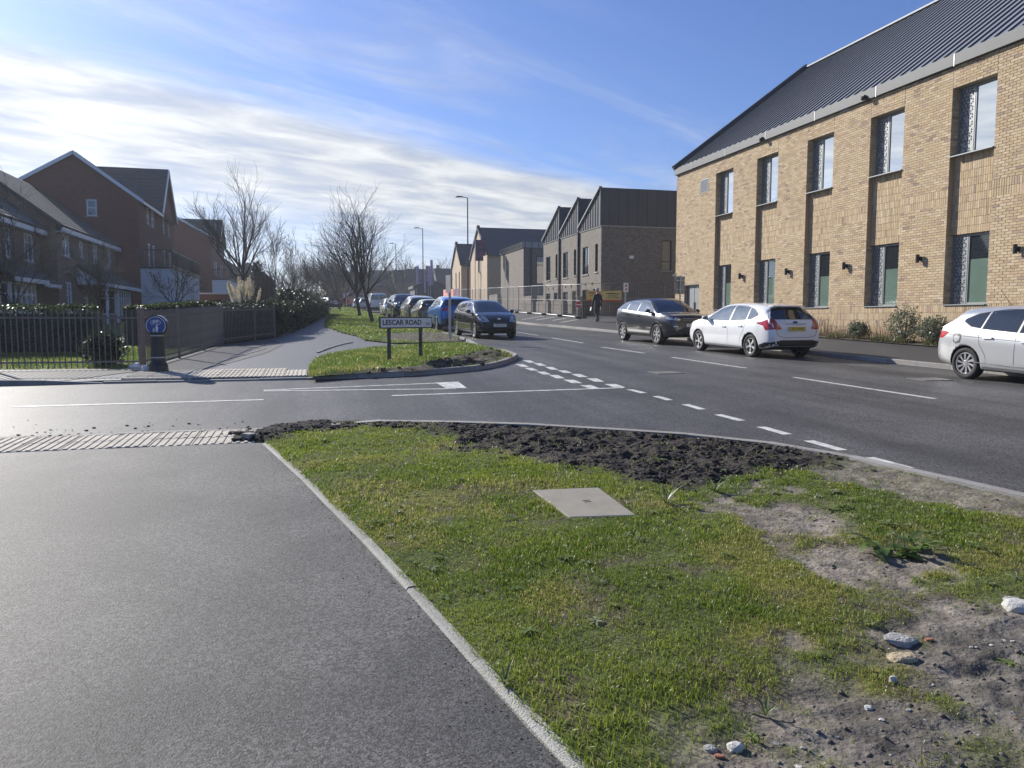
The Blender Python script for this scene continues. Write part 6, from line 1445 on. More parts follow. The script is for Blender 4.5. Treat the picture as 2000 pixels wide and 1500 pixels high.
def heras(p, q):
    za, zb_ = pave_r_z(*p), pave_r_z(*q); t = thing('fence_panel', 'galvanised mesh fence panel standing in rubber feet before the terrace', 'fence panel', (p[0], p[1], za), math.atan2(q[1] - p[1], q[0] - p[0]), 'temporary mesh fence panels')
    link('frame', HF, None, t); tag(link('wire_mesh', HW_, None, t), kind='stuff'); t.rotation_euler.y = -math.atan2(zb_ - za, 3.45)
    o = link('fence_foot', HFT, None, t); o.location = (-.04, 0, .004); o.rotation_euler = (0, 0, PI / 2)
yy = 43.0
while yy < 92: heras((15.3 + random.uniform(-.05, .05), yy), (15.3 + random.uniform(-.05, .05), yy + 3.45)); yy += 3.5
heras((15.42, 42.95), (18.87, 42.95)); heras((18.95, 42.95), (22.4, 42.95))
# no entry sign, banner, hoardings
zc_ = pave_r_z(15.2, 42.9)
t = thing('no_entry_sign', 'small round red no entry sign fixed to the mesh fence corner', 'sign', (15.13, 42.86, zc_ + .82)); m = MB(); m.lathe([(0, .0), (.20, 0), (.20, -.012), (0, -.012)], 24, axis='y'); m.build('disc', M_RED, t); m = MB(); m.box(-.15, .15, -.016, -.0125, -.035, .035); m.build('white_bar', M_SIGNW, t); m = MB(); flat_ring(m, 0, 0, .188, .205, -.0135, 24); m.build('white_rim', M_SIGNW, t)
M_BAN = pm('banner_yellow', (.72, .50, .10), .6, vary=(.66, .56, .26), vscale=1.6); M_BANR = pm('banner_red', (.55, .06, .05), .6)
t = thing('banner', 'yellow and red printed banner tied to the mesh fence behind the person', 'banner', (15.62, 42.86, zc_ + 1.05)); 
V = []; F = []
for i in range(13):
    for j in range(5): V.append((2.2 * i / 12, -.02 + .02 * math.sin(i * 1.3 + j), .02 + .60 * j / 4 - .05 * math.sin(PI * i / 12)))
for i in range(12):
    for j in range(4): F.append((i * 5 + j, (i + 1) * 5 + j, (i + 1) * 5 + j + 1, i * 5 + j + 1))
m = MB(); m.add(V, F); bn = m.build('cloth', M_BAN, t, smooth=True)
m = MB(); m.box(.02, 2.18, -.052, -.048, -.03, .06); m.build('red_stripe', M_BANR, t)
rb = random.Random(2)
for x0, x1, z, hh, mt in ((.15, .80, .42, .10, M_BANR), (.2, .7, .30, .04, M_BANR), (1.25, 2.05, .40, .07, M_SIGNB), (1.35, 1.95, .27, .045, M_SIGNB), (1.2, 2.1, .17, .03, M_SIGNB)):
    x = x0
    while x < x1:
        w = rb.uniform(.025, .05); m = MB(); m.box(x, x + w, -.056, -.052, z, z + hh * rb.uniform(.7, 1.1)); m.build('print_mark', mt, bn); x += w + .018
M_HOARD = pm('hoarding_pink', (.62, .16, .13), .6, vary=(.65, .35, .30), vscale=1.2)
for k, (y0, y1, mt) in enumerate(((84.6, 88.0, M_HOARD), (88.2, 91.4, M_HOARD), (80.8, 84.2, M_NAVY))):
    g = MB(); z = pave_r_z(15.2, y0); g.box(15.20, 15.23, y0, y1, z + .2, z + 2.15); o = g.build('hoarding', mt); tag(o, ['pink hoarding panel on the mesh fence', 'second pink hoarding panel on the mesh fence, farther from the junction', 'dark printed hoarding panel on the mesh fence'][k], 'hoarding')

# person walking away
def skin_mesh(verts, edges, radii, sub=2, root=0):
    me = bpy.data.meshes.new('sk'); me.from_pydata(verts, edges, []); o = bpy.data.objects.new('sk', me); COL.objects.link(o)
    md = o.modifiers.new('s', 'SKIN'); md.use_smooth_shade = True
    sv = me.skin_vertices[0].data
    for i, r in enumerate(radii): sv[i].radius = r if isinstance(r, tuple) else (r, r)
    sv[root].use_root = True
    o.modifiers.new('d', 'SUBSURF').levels = sub; o.modifiers['d'].render_levels = sub
    dg = bpy.context.evaluated_depsgraph_get(); res = bpy.data.meshes.new_from_object(o.evaluated_get(dg)); bpy.data.objects.remove(o); res.polygons.foreach_set('use_smooth', [True] * len(res.polygons)); return res
M_CLOTH = pm('dark_clothes', (.026, .030, .042), .85, var=.3, vscale=6, bump=.3, bscale=25); M_SKIN = pm('skin', (.42, .26, .19), .55); M_CAP = pm('grey_cap', (.35, .35, .36), .8, var=.2); M_SHOE = pm('dark_shoes', (.02, .02, .022), .6)
pxy = (14.85, 39.0); pz0 = pave_r_z(*pxy)
pe = thing('person', 'person in dark clothes and pale cap walking away along the pavement', 'person', (pxy[0], pxy[1], pz0), math.radians(12))
# y forward
Vb = [(0, 0, .98), (0, .0, 1.16), (0, -.01, 1.34), (0, -.01, 1.47), (0, .01, 1.56), (0, .02, 1.66), (0, .03, 1.76),
      (.10, 0, .93), (.115, .17, .53), (.11, .22, .10), (.115, .36, .05), (-.10, 0, .93), (-.11, .0, .50), (-.105, -.28, .15), (-.115, -.20, .05),
      (.19, -.01, 1.43), (.235, -.05, 1.16), (.25, .03, .92), (.255, .07, .80), (-.19, -.01, 1.43), (-.24, .03, 1.16), (-.27, .12, .95), (-.275, .17, .83)]
Eb = [(0, 1), (1, 2), (2, 3), (3, 4), (4, 5), (5, 6), (0, 7), (7, 8), (8, 9), (9, 10), (0, 11), (11, 12), (12, 13), (13, 14), (3, 15), (15, 16), (16, 17), (17, 18), (3, 19), (19, 20), (20, 21), (21, 22)]
Rb = [(.175, .125), (.175, .12), (.20, .13), (.12, .09), .058, (.078, .095), (.07, .085), .095, .070, .055, .045, .095, .070, .055, .045, .075, .055, .045, .035, .075, .055, .045, .035]
bm_ = skin_mesh(Vb, Eb, Rb); bm_.materials.append(M_CLOTH); bm_.materials.append(M_SKIN); bm_.materials.append(M_SHOE)
bm_.polygons.foreach_set('material_index', [1 if (p.center.z > 1.52 or (abs(p.center.x) > .2 and p.center.z < .87)) else (2 if p.center.z < .085 else 0) for p in bm_.polygons]); link('body', bm_, None, pe)
m = MB(); m.lathe([(.105, 1.70), (.108, 1.74), (.10, 1.79), (.075, 1.83), (.03, 1.85), (0, 1.855)], 16, c=(0, .03, 0)); m.prism([(-.08, .10), (.08, .10), (.06, .20), (0, .22), (-.06, .20)], 1.705, 1.72, 'z'); m.build('cap', M_CAP, pe, smooth=True)
for s in (-1, 1): m = MB(); m.lathe([(0, .015), (.022, .01), (.028, 0)], 8, axis='x'); o = m.build('ear', M_SKIN, pe); o.location = (s * .078, .02, 1.665); o.scale = (s, 1, 1.3)
for s, w0 in ((1, (.256, .08, .775)), (-1, (-.276, .18, .805))):
    m = MB(); 
    for k in range(4): m.tube([(w0[0] + (k - 1.5) * .0, w0[1] - .03 + k * .019, w0[2] - .02), (w0[0] - s * .006, w0[1] - .028 + k * .02, w0[2] - .06), (w0[0] - s * .02, w0[1] - .024 + k * .02, w0[2] - .095 + abs(k - 1.5) * .008)], [.011, .0095, .007], 6)
    m.tube([(w0[0], w0[1] + .03, w0[2]), (w0[0] - s * .015, w0[1] + .06, w0[2] - .035), (w0[0] - s * .02, w0[1] + .065, w0[2] - .06)], [.012, .010, .008], 6); m.build('hand', M_SKIN, pe, smooth=True)
m = MB(); m.obox((-.30, .19, .72), (.2, 0, 1), (0, 1, 0), (1, 0, -.2), .10, .055, .012); o = m.build('paper', M_BAG); o.parent = None; tag(o, 'folded white paper held in the walking person hand', 'paper')
o.matrix_world = Matrix.Translation((pxy[0], pxy[1], pz0)) @ Matrix.Rotation(math.radians(12), 4, 'Z')

# drain gratings
def grate(label, xy, w, l, ang=0):
    t = thing('drain_grating', label, 'drain', (xy[0], xy[1], float(gz(*xy)) + .006), ang, None, math.atan(G)); m = MB(); m.box(-w / 2, w / 2, -l / 2, l / 2, -.03, 0.0); m.build('pit', M_BLACK, t)
    M_IRON = pm('cast_iron', (.16, .155, .15), .55, metal=.5, var=.3, vscale=14)
    m = MB(); e = .03
    for a in ((-w / 2 - e, w / 2 + e, -l / 2 - e, -l / 2), (-w / 2 - e, w / 2 + e, l / 2, l / 2 + e), (-w / 2 - e, -w / 2, -l / 2, l / 2), (w / 2, w / 2 + e, -l / 2, l / 2)): m.box(*a, -.02, .006)
    m.build('frame', M_IRON, t)
    for k in range(9): x = -w / 2 + w * (k + .5) / 9; g = MB(); g.box(x - .012, x + .012, -l / 2, l / 2, -.015, .006); g.build('bar', M_IRON, t)
grate('iron drain grating in the road before the white hatchback', gp(1300, 728), .52, .50); grate('iron drain grating at the rear wheel of the silver hatchback', gp(1815, 741), .60, .45)

# concrete cover slab in the near verge
cx_ = sum(p[0] for p in SLAB_PX) / 4; cy_ = sum(p[1] for p in SLAB_PX) / 4; so = thing('cover_slab', 'flat concrete cover slab set in the grass verge', 'slab', (cx_, cy_, float(gz(cx_, cy_)) + .034))
q = [(p[0] - cx_, p[1] - cy_) for p in SLAB_PX]; q = q if sum(q[i][0] * q[(i + 1) % 4][1] - q[(i + 1) % 4][0] * q[i][1] for i in range(4)) > 0 else q[::-1]
m = MB(); n = 4; top = [(x, y, G * y + .02) for x, y in q]; ins = [(x * .975, y * .97, G * y + .027) for x, y in q]; bot = [(x, y, -.12) for x, y in q]
m.add(bot + top + ins, [(i, (i + 1) % 4, 4 + (i + 1) % 4, 4 + i) for i in range(4)] + [(4 + i, 4 + (i + 1) % 4, 8 + (i + 1) % 4, 8 + i) for i in range(4)] + [(8, 9, 10, 11)]); m.build('slab', M_SLAB, so)
for dy in (-.02, .02): m = MB(); m.obox((.03, dy, .0285 + G * dy), (1, .06, 0), (0, 1, 0), (0, 0, 1), .028, .004, .001); m.build('lifting_slot', M_TRIM, so)
# ---------------------------------------------------------------- vegetation
def bare_tree(name, label, xy, h, spread=1.0, seed=1, lean=(0, 0), fork=.28, levels=4, kids=(8, 6, 5, 4), r0=.11, group=None, ang=(20, 38), zbase=0.0, minr=.008, mat=None, cat='tree', up=.25):
    r = random.Random(seed); z0 = float(gz(*xy)) + zbase; t = thing(name, label, cat, (xy[0], xy[1], z0), 0, group); mat = mat or M_BARK
    tr = MB(); cr = MB(); fh = h * fork
    tp = [Vector((0, 0, -.2)), Vector((lean[0] * .1, lean[1] * .1, fh * .1)), Vector((lean[0] * .5, lean[1] * .5, fh * .5)), Vector((lean[0], lean[1], fh))]
    tr.tube(tp, [r0 * 1.35, r0 * 1.05, r0 * .95, r0 * .82], 10); tr.build('trunk', mat, t, smooth=True)
    def grow_(p, d, L, rad, lev):
        n = 4 if lev < 2 else 3; pts = [p]; q = p.copy(); dd = d.copy()
        for i in range(n):
            dd = (dd + Vector((r.uniform(-1, 1), r.uniform(-1, 1), r.uniform(-.6, 1) * 1.0)) * .085 + Vector((0, 0, up * .12))).normalized(); q = q + dd * (L / n); pts.append(q)
        e = max(rad * (.45 if lev < levels else .6), minr * .7); rads = [max(minr * .7, rad + (e - rad) * i / n) for i in range(n + 1)]
        cr.tube(pts, rads, 6 if lev == 0 else (4 if lev == 1 else 3), cap=False)
        if lev + 1 >= levels + 0: return
        k = kids[min(lev + 1, len(kids) - 1)]
        for j in range(k):
            f = .25 + .75 * (j + r.random() * .8) / k; f = min(f, .99); i = min(int(f * n), n - 1); b = pts[i].lerp(pts[i + 1], f * n - i)
            a = math.radians(r.uniform(*ang)); ax = (pts[i + 1] - pts[i]).normalized(); o_ = ax.orthogonal().normalized(); o_.rotate(Matrix.Rotation(r.uniform(0, 2 * PI), 3, ax)); nd = (ax * math.cos(a) + o_ * math.sin(a)).normalized()
            grow_(b, nd, L * r.uniform(.48, .72) * (1.15 - .40 * f), max(rads[i] * .55, minr), lev + 1)
    top = tp[-1]; rem = h - fh
    for j in range(kids[0]):
        a = 2 * PI * j / kids[0] + r.uniform(-.4, .4); el = math.radians((12 + 44 * (j / kids[0]) + r.uniform(-6, 6)) if j else 3) ; d = Vector((math.cos(a) * math.sin(el) * spread, math.sin(a) * math.sin(el) * spread, math.cos(el))).normalized()
        s = tp[2].lerp(tp[3], r.uniform(.2, 1.0)) if j else top
        grow_(s, d, rem * r.uniform(.62, .85) * (1.0 if j else 1.15), r0 * r.uniform(.42, .62), 0)
    tag(cr.build('crown', mat, t, smooth=False)); return t
def at(u, d):
    cx = (u - 1000) / FPX; return (d * (cx * _cy + _sy), d * (_cy - cx * _sy))
bare_tree('bare_tree', 'large bare spreading tree rising behind the pampas grass', at(478, 58), 9.2, 1.1, 5, fork=.40, r0=.15, kids=(10, 6, 5, 4), levels=4, up=.45, minr=.007)
bare_tree('bare_tree', 'bare tree with leaning trunk on the verge nearest the street name plate', gp(728, 630, .1), 6.6, .80, 12, lean=(-.55, .1), fork=.34, r0=.115, kids=(10, 6, 4, 3), up=.42, zbase=.1, levels=4, minr=.005, ang=(24, 44))
bare_tree('bare_tree', 'straight bare tree on the verge behind the leaning one', gp(703, 618, .1), 6.8, .75, 23, lean=(-.3, 0), fork=.30, r0=.12, kids=(9, 6, 4, 3), ang=(24, 44), zbase=.1, up=.35, minr=.007)
for k, (u, d, h) in enumerate(((664, 88, 7.2), (652, 104, 7.0), (640, 118, 6.6), (676, 112, 6.0))):
    bare_tree('bare_tree', 'bare tree of the hazy clump at the far end of the verge', at(u, d), h, 1.4, 40 + k, fork=.2, r0=.12, kids=(9, 6, 4, 3), group='bare trees at the far end of the verge', minr=.016)
M_TWIG = pm('reddish_twigs', (.085, .062, .050), .9)
bare_tree('bare_shrub', 'tall twiggy bare shrub beside the path behind the hedge', at(575, 48), 4.0, 1.5, 61, fork=.06, r0=.05, kids=(11, 6, 4, 3), minr=.008, mat=M_TWIG, cat='shrub')
bare_tree('bare_shrub', 'second twiggy bare shrub close to the conifer', at(553, 44), 3.3, 1.5, 62, fork=.06, r0=.05, kids=(10, 6, 4, 3), minr=.008, mat=M_TWIG, cat='shrub')
bare_tree('bare_shrub', 'low twiggy bare shrub farther along the path', at(592, 62), 3.2, 1.6, 66, fork=.06, r0=.05, kids=(10, 6, 4, 3), minr=.01, mat=M_TWIG, cat='shrub')
bare_tree('sapling', 'thin bare sapling between the large tree and the bare shrubs', at(541, 46), 5.4, .5, 63, fork=.5, r0=.03, kids=(6, 5, 4, 3), minr=.007)
bare_tree('garden_tree', 'small bare garden tree before the white rendered ground floor', at(346, 40), 3.2, 1.4, 64, fork=.32, r0=.05, kids=(6, 5, 4, 3), minr=.008)
bare_tree('garden_tree', 'small bare garden tree before the white porch canopy', at(200, 34), 3.6, .9, 65, fork=.35, r0=.045, kids=(7, 6, 5, 3), minr=.006)
bare_tree('garden_tree', 'bare garden tree before the bay canopy of the brown house', at(32, 30), 4.9, 1.0, 67, fork=.3, r0=.05, kids=(7, 6, 5, 4), minr=.006)
# distant trees and houses
for k, (u, d, h) in enumerate(((786, 150, 9), (770, 165, 8), (800, 160, 8), (756, 185, 9), (740, 200, 10), (722, 210, 9), (868, 200, 11), (850, 215, 9), (620, 260, 12), (605, 300, 14), (590, 270, 12), (635, 300, 12), (660, 280, 12), (690, 240, 11), (572, 220, 10))):
    bare_tree('bare_tree', 'distant bare tree on the hazy skyline', at(u, d), h, 1.5, 80 + k, fork=.18, r0=.2, kids=(9, 6, 5), levels=3, group='distant bare trees on the skyline', minr=.03)
M_DROOF = pm('distant_roof', (.07, .06, .058), .8); M_DWALL = pm('distant_wall', (.20, .13, .10), .9)
for k, (u, d, w, h, rh) in enumerate(((700, 150, 12, 3.6, 3.0), (735, 158, 10, 3.4, 3.0), (790, 170, 14, 4.6, 3.0), (820, 150, 9, 4.4, 2.6), (842, 165, 9, 4.8, 3.0), (872, 175, 10, 4.8, 3.2), (896, 150, 8, 4.8, 2.6))):
    X_, Y_ = at(u, d); z = float(gz(X_, Y_)); t = thing('distant_house', 'small distant house with dark roof at the end of the road', 'house', (X_, Y_, z), 0, 'distant houses at the end of the road')
    m = MB(); ow = [(-w / 2 + 1 + 2.2 * i, -w / 2 + 2 + 2.2 * i, 1, 2.2) for i in range(int((w - 1) / 2.2))]; facade(m, 'y', 0, -1, -w / 2, w / 2, -1, h, ow, .1); m.box(-w / 2, w / 2, .12, 7, -1, h); m.build('wall', M_DWALL, t)
    for w_ in ow: g = MB(); g.box(w_[0], w_[1], .06, .10, w_[2], w_[3]); g.build('window', M_WHITE, t)
    m = MB(); m.prism([(-.4, h), (7.4, h), (3.5, h + rh)], -w / 2 - .3, w / 2 + .3, 'x'); rf_ = m.build('roof', M_DROOF, t); m = MB(); m.box(w * .2, w * .2 + .7, 3.2, 3.8, h + rh - .5, h + rh + .9); m.build('chimney', M_DWALL, rf_)

# leafy hedges
def leaves(name, P, nrm, size, cols, mat, parent=None, asp=.55):
    n = len(P); a = RNG.normal(size=(n, 3)) + nrm * .7; a /= np.linalg.norm(a, axis=1)[:, None]; b = np.cross(a, RNG.normal(size=(n, 3))); b /= np.linalg.norm(b, axis=1)[:, None]; c = np.cross(a, b)
    s = (size * RNG.uniform(.6, 1.3, n))[:, None]; V = np.stack([P - b * s, P + c * s * asp + a * s * .12, P + b * s, P - c * s * asp + a * s * .12], 1).reshape(-1, 3); F = (np.arange(n) * 4)[:, None] + np.array([0, 1, 2, 3])
    return link(name, np_mesh(name, V, F, vcol=np.repeat(cols, 4, 0)), mat, parent)
def hedge(label, pts, w, h, n, cols, size=.045, brown=0.0, seed=0, name='hedge', mat=None, inner=(.03, .032, .022)):
    P = np.array(resample(pts, .15)); t = thing(name, label, 'hedge', (P[0][0], P[0][1], float(gz(*P[0])) + .05)); o3 = np.array(t.location)
    s = RNG.uniform(0, len(P) - 1.001, n); i = s.astype(int); f = (s - i)[:, None]; c = P[i] * (1 - f) + P[i + 1] * f; d = P[i + 1] - P[i]; d /= np.linalg.norm(d, axis=1)[:, None]; nn = np.stack([-d[:, 1], d[:, 0]], -1)
    sec = RNG.uniform(0, 1, n); lum = fbm(s * .15 * 1.3, sec * 3, seed, 3); hh = h * (.90 + .25 * (fbm(s * .15 * .9, s * 0, seed + 3, 3) - .3)); ww = w * (.85 + .4 * lum)
    side = RNG.choice([-1, 1], n); top = sec > .62; off = np.where(top, RNG.uniform(-1, 1, n), side) * ww / 2 * RNG.uniform(.8, 1.06, n); z = np.where(top, hh * RNG.uniform(.92, 1.06, n), RNG.uniform(0.02, 1.0, n) * hh)
    xy = c + nn * off[:, None]; Q = np.stack([xy[:, 0], xy[:, 1], gz(xy[:, 0], xy[:, 1]) + .05 + z], -1); nr = np.stack([nn[:, 0] * off, nn[:, 1] * off, np.where(top, 1.0, .1)], -1)
    A, B = np.array(cols[0]), np.array(cols[1]); k = RNG.uniform(0, 1, n)[:, None]; C = A * (1 - k) + B * k
    if brown: bm2 = ((z / hh < brown + RNG.normal(0, .06, n)) & (RNG.uniform(0, 1, n) < .93))[:, None]; C = np.where(bm2, np.array([.085, .06, .042]) * (.6 + .8 * k), C)
    lv = leaves('foliage', Q - o3, nr, size, C, mat or M_GLEAF, t); tag(lv, kind='stuff')
    m = MB(); R_ = resample(pts, .5); L_ = []
    for j, p in enumerate(R_):
        a = np.array(R_[max(j - 1, 0)]); b = np.array(R_[min(j + 1, len(R_) - 1)]); dd = (b - a) / np.linalg.norm(b - a); nv = np.array([-dd[1], dd[0]]) * w * .40; z = float(gz(*p)) + .05
        for sg in (-1, 1): L_ += [(p[0] + nv[0] * sg - o3[0], p[1] + nv[1] * sg - o3[1], z - o3[2] - .05), (p[0] + nv[0] * sg - o3[0], p[1] + nv[1] * sg - o3[1], z - o3[2] + h * .84)]
    F = []
    for j in range(len(R_) - 1): b = j * 4; F += [(b, b + 4, b + 5, b + 1), (b + 2, b + 3, b + 7, b + 6), (b + 1, b + 5, b + 7, b + 3)]
    e = (len(R_) - 1) * 4; F += [(0, 1, 3, 2), (e, e + 2, e + 3, e + 1)]; m.add(L_, F); m.build('light_block_core', pm('hedge_inner', inner, .95, var=.5, vscale=9, bump=.6, bscale=20), t); return t  # dark box added inside the foliage to block light through the hedge
EV = ((.018, .034, .012), (.045, .075, .022)); DK = ((.012, .020, .010), (.030, .042, .018))
hedge('glossy garden hedge with brown twiggy foot behind the front railings', [(-20, 21.8), (-12, 22.4), (-5.6, 22.8)], .8, 1.20, 16000, EV, .045, .52, 1)
hedge('lit glossy laurel hedge behind the railings by the bollard', [(-5.35, 25.5), (-4.2, 26.6), (-3.2, 27.2)], .8, 1.30, 7000, ((.03, .05, .015), (.075, .105, .03)), .05, .30, 2)
hedge('dark clipped hedge at the bend of the shared path', [(-3.15, 26.9), (-2.35, 28.6), (-1.75, 30.6), (-1.6, 32)], 1.0, 1.30, 16000, DK, .035, 0, 3)
hedge('dark straggly hedge along the far part of the path', [(-1.7, 33), (-1.2, 40), (-.4, 52), (.6, 66)], 1.5, 1.25, 16000, DK, .07, 0, 4)
hedge('low dark shrubs in front of the tall red brick house', [(-8.0, 50.5), (-7, 60), (-6.2, 66)], 1.2, 1.1, 7000, DK, .07, 0, 5)
def bush(label, xy, r, h, n, cols, size, zb=.05, name='shrub', mat=None, dens=1.0):
    z = float(gz(*xy)) + zb; t = thing(name, label, 'shrub', (xy[0], xy[1], z)); a = RNG.normal(size=(n, 3)); a /= np.linalg.norm(a, axis=1)[:, None]; rad = RNG.uniform(.35, 1, n) ** .6; lump = .35 + 1.25 * fbm(a[:, 0] * 2.6 + 5, a[:, 2] * 2.6 + a[:, 1] * 2, int(xy[1] * 7) % 97, 3)
    Q = a * (rad * lump)[:, None] * np.array([r, r, h / 2]) + np.array([0, 0, h * .5]); k = RNG.uniform(0, 1, n)[:, None]; C = np.array(cols[0]) * (1 - k) + np.array(cols[1]) * k
    tag(leaves('foliage', Q, a, size, C, mat or M_GLEAF, t), kind='stuff'); m = MB(); rr = random.Random(int(xy[0] * 10))
    for k in range(9): e = Vector((rr.uniform(-r, r) * .6, rr.uniform(-r, r) * .6, h * rr.uniform(.5, .85))); m.tube([(0, 0, -.05), tuple(e * .5), tuple(e)], [.012, .009, .005], 4)
    m.build('stems', M_BARK, t); return t
bush('small dark leafy shrub behind the front railings', gp(205, 708, .1), .42, .75, 1500, DK, .05)
bush('dark shrub beside the far path bend', at(566, 40), 1.0, 1.9, 4000, DK, .07)
bush('dark shrub by the far end of the hedge', at(588, 62), 1.3, 2.1, 4000, DK, .09)
bush('dark shrub at the far turn of the path', at(600, 85), 1.5, 2.0, 3000, DK, .12)
# conifer
def conifer(label, xy, h, r, n, seed):
    z = float(gz(*xy)); t = thing('conifer', label, 'tree', (xy[0], xy[1], z)); m = MB(); m.tube([(0, 0, 0), (0, 0, h * .95)], [.09, .015], 8); m.build('trunk', M_BARK, t); rr = random.Random(seed); Q = []; Nn = []
    bmx = MB()
    for k in range(46):
        f = (k / 46) ** .9; zz3 = h * (.08 + .9 * f); L = r * (1.05 - f) * rr.uniform(.75, 1.15) + .1; a = k * 2.4; tip = Vector((math.cos(a) * L, math.sin(a) * L, zz3 + L * .35)); b0 = Vector((0, 0, zz3)); bmx.tube([b0, b0.lerp(tip, .6) - Vector((0, 0, .04)), tip], [.018, .012, .005], 4, cap=False)
        for j in range(n):
            q = b0.lerp(tip, rr.uniform(.15, 1)); Q.append((q.x + rr.gauss(0, .05), q.y + rr.gauss(0, .05), q.z + rr.gauss(0, .04))); Nn.append((0, 0, 1))
    bmx.build('branches', M_BARK, t); Q = np.array(Q); k = RNG.uniform(0, 1, len(Q))[:, None]; tag(leaves('needles', Q, np.array(Nn) * .3, .07, np.array([.014, .024, .016]) * (1 - k) + np.array([.035, .055, .03]) * k, M_GLEAF, t, asp=.18), kind='stuff')
conifer('dark spiky conifer beside the large bare tree', at(507, 46), 3.7, 1.25, 90, 3)
# pampas grass
pxy2 = at(485, 33); z = float(gz(*pxy2)) + .05; pg = thing('pampas_grass', 'pampas grass with cream plumes above the dark hedge', 'plant', (pxy2[0], pxy2[1], z))
rr = random.Random(9)
for k in range(17):
    a = rr.uniform(-1, 1); hgt = rr.uniform(1.9, 2.5) * (1 - .08 * abs(a)); base = Vector((a * .25, rr.uniform(-.15, .15), 0)); tip = Vector((a * .75, rr.uniform(-.3, .3), hgt)); m = MB(); m.tube([base, base.lerp(tip, .5) + Vector((0, 0, .12)), tip], [.008, .006, .003], 4); st = m.build('stalk', M_DRY if False else pm('straw', (.45, .38, .24), .8), pg)
    n = 260; f = RNG.uniform(0, 1, n); L = .62; w = .085 * np.sin(PI * np.clip(f * .92 + .06, 0, 1)) ** .7; an_ = RNG.uniform(0, 2 * PI, n); d = (tip - base).normalized(); c0 = np.array(tip)[None] - np.array(d)[None] * (L * (1 - f))[:, None] + np.array([0, 0, .05])
    Q = c0 + np.stack([np.cos(an_) * w * RNG.uniform(.3, 1, n), np.sin(an_) * w * RNG.uniform(.3, 1, n), np.zeros(n)], -1); k_ = RNG.uniform(0, 1, n)[:, None]
    tag(leaves('plume', Q, np.tile(np.array(d), (n, 1)) * -.2, .035, np.array([.62, .54, .38]) * (1 - k_) + np.array([.80, .74, .58]) * k_, M_DRY, st, asp=.3), kind='stuff')
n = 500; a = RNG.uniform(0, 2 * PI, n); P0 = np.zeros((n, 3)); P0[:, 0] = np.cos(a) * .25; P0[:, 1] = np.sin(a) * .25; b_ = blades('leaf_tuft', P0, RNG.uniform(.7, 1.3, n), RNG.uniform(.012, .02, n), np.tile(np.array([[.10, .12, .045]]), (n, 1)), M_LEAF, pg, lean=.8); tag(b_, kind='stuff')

# planting bed by the brick building: dry stems, tufts, a green shrub
def bedz(x, y): return pave_r_z(x, y) + .03
n = 2600; y = RNG.uniform(15.5, 34.5, n); x = RNG.uniform(16.8, 17.6, n); k = fbm(y * .8, x, 3, 3) > .40; x, y = x[k], y[k]; Z = np.array([bedz(a, b) for a, b in zip(x, y)]); tall = sstep(fbm(y * .5 + 3, y * 0, 8, 2), .35, .7)
b_ = blades('dry_stems', np.stack([x, y, Z], -1), RNG.uniform(.2, .95, len(x)) * (.45 + .75 * tall), RNG.uniform(.006, .012, len(x)), np.where((RNG.uniform(0, 1, len(x)) < .65)[:, None], np.array([.23, .15, .09]), np.array([.10, .065, .045])), M_DRY, lean=.5); tag(b_, 'dry brown stems standing in the planting bed along the brick wall', 'dry plants', kind='stuff')
heads = np.stack([x, y, Z + .55 * (.45 + .75 * tall)], -1)[:420] + RNG.normal(0, .08, (min(420, len(x)), 3)); tag(leaves('seed_heads', heads, np.zeros((len(heads), 3)), .022, np.tile(np.array([[.05, .035, .028]]), (len(heads), 1)), M_DRY), 'dark seed heads above the planting bed', 'seed heads', kind='stuff')
n = 9000; y = RNG.uniform(14, 34.5, n); x = RNG.uniform(16.78, 17.25, n); k = fbm(y * 1.4, x * 2, 5, 3) > .46; x, y = x[k], y[k]; Z = np.array([bedz(a, b) for a, b in zip(x, y)]); b_ = blades('low_grass_tufts', np.stack([x, y, Z], -1), RNG.uniform(.06, .26, len(x)), RNG.uniform(.010, .018, len(x)), grass_cols(x, y, 111, (.07, .09, .03), (.14, .15, .06), (.28, .22, .12)), M_LEAF, lean=1.0); tag(b_, 'ragged grass tufts edging the pavement by the brick wall', 'grass', kind='stuff')
for k, (y_, r_, h_) in enumerate(((19.3, .55, 1.05), (18.2, .45, .8), (21.3, .35, .55))):
    o = bush(['grey green leafy shrub against the brick wall behind the silver hatchback', 'lower grey green shrub beside the taller one at the brick wall', 'small grey green shrub in the bed left of the leafy shrub'][k], (17.1, y_), r_, h_, 1700, ((.09, .11, .075), (.17, .19, .13)), .035, bedz(17.1, y_) - float(gz(17.1, y_)), mat=M_LEAF)

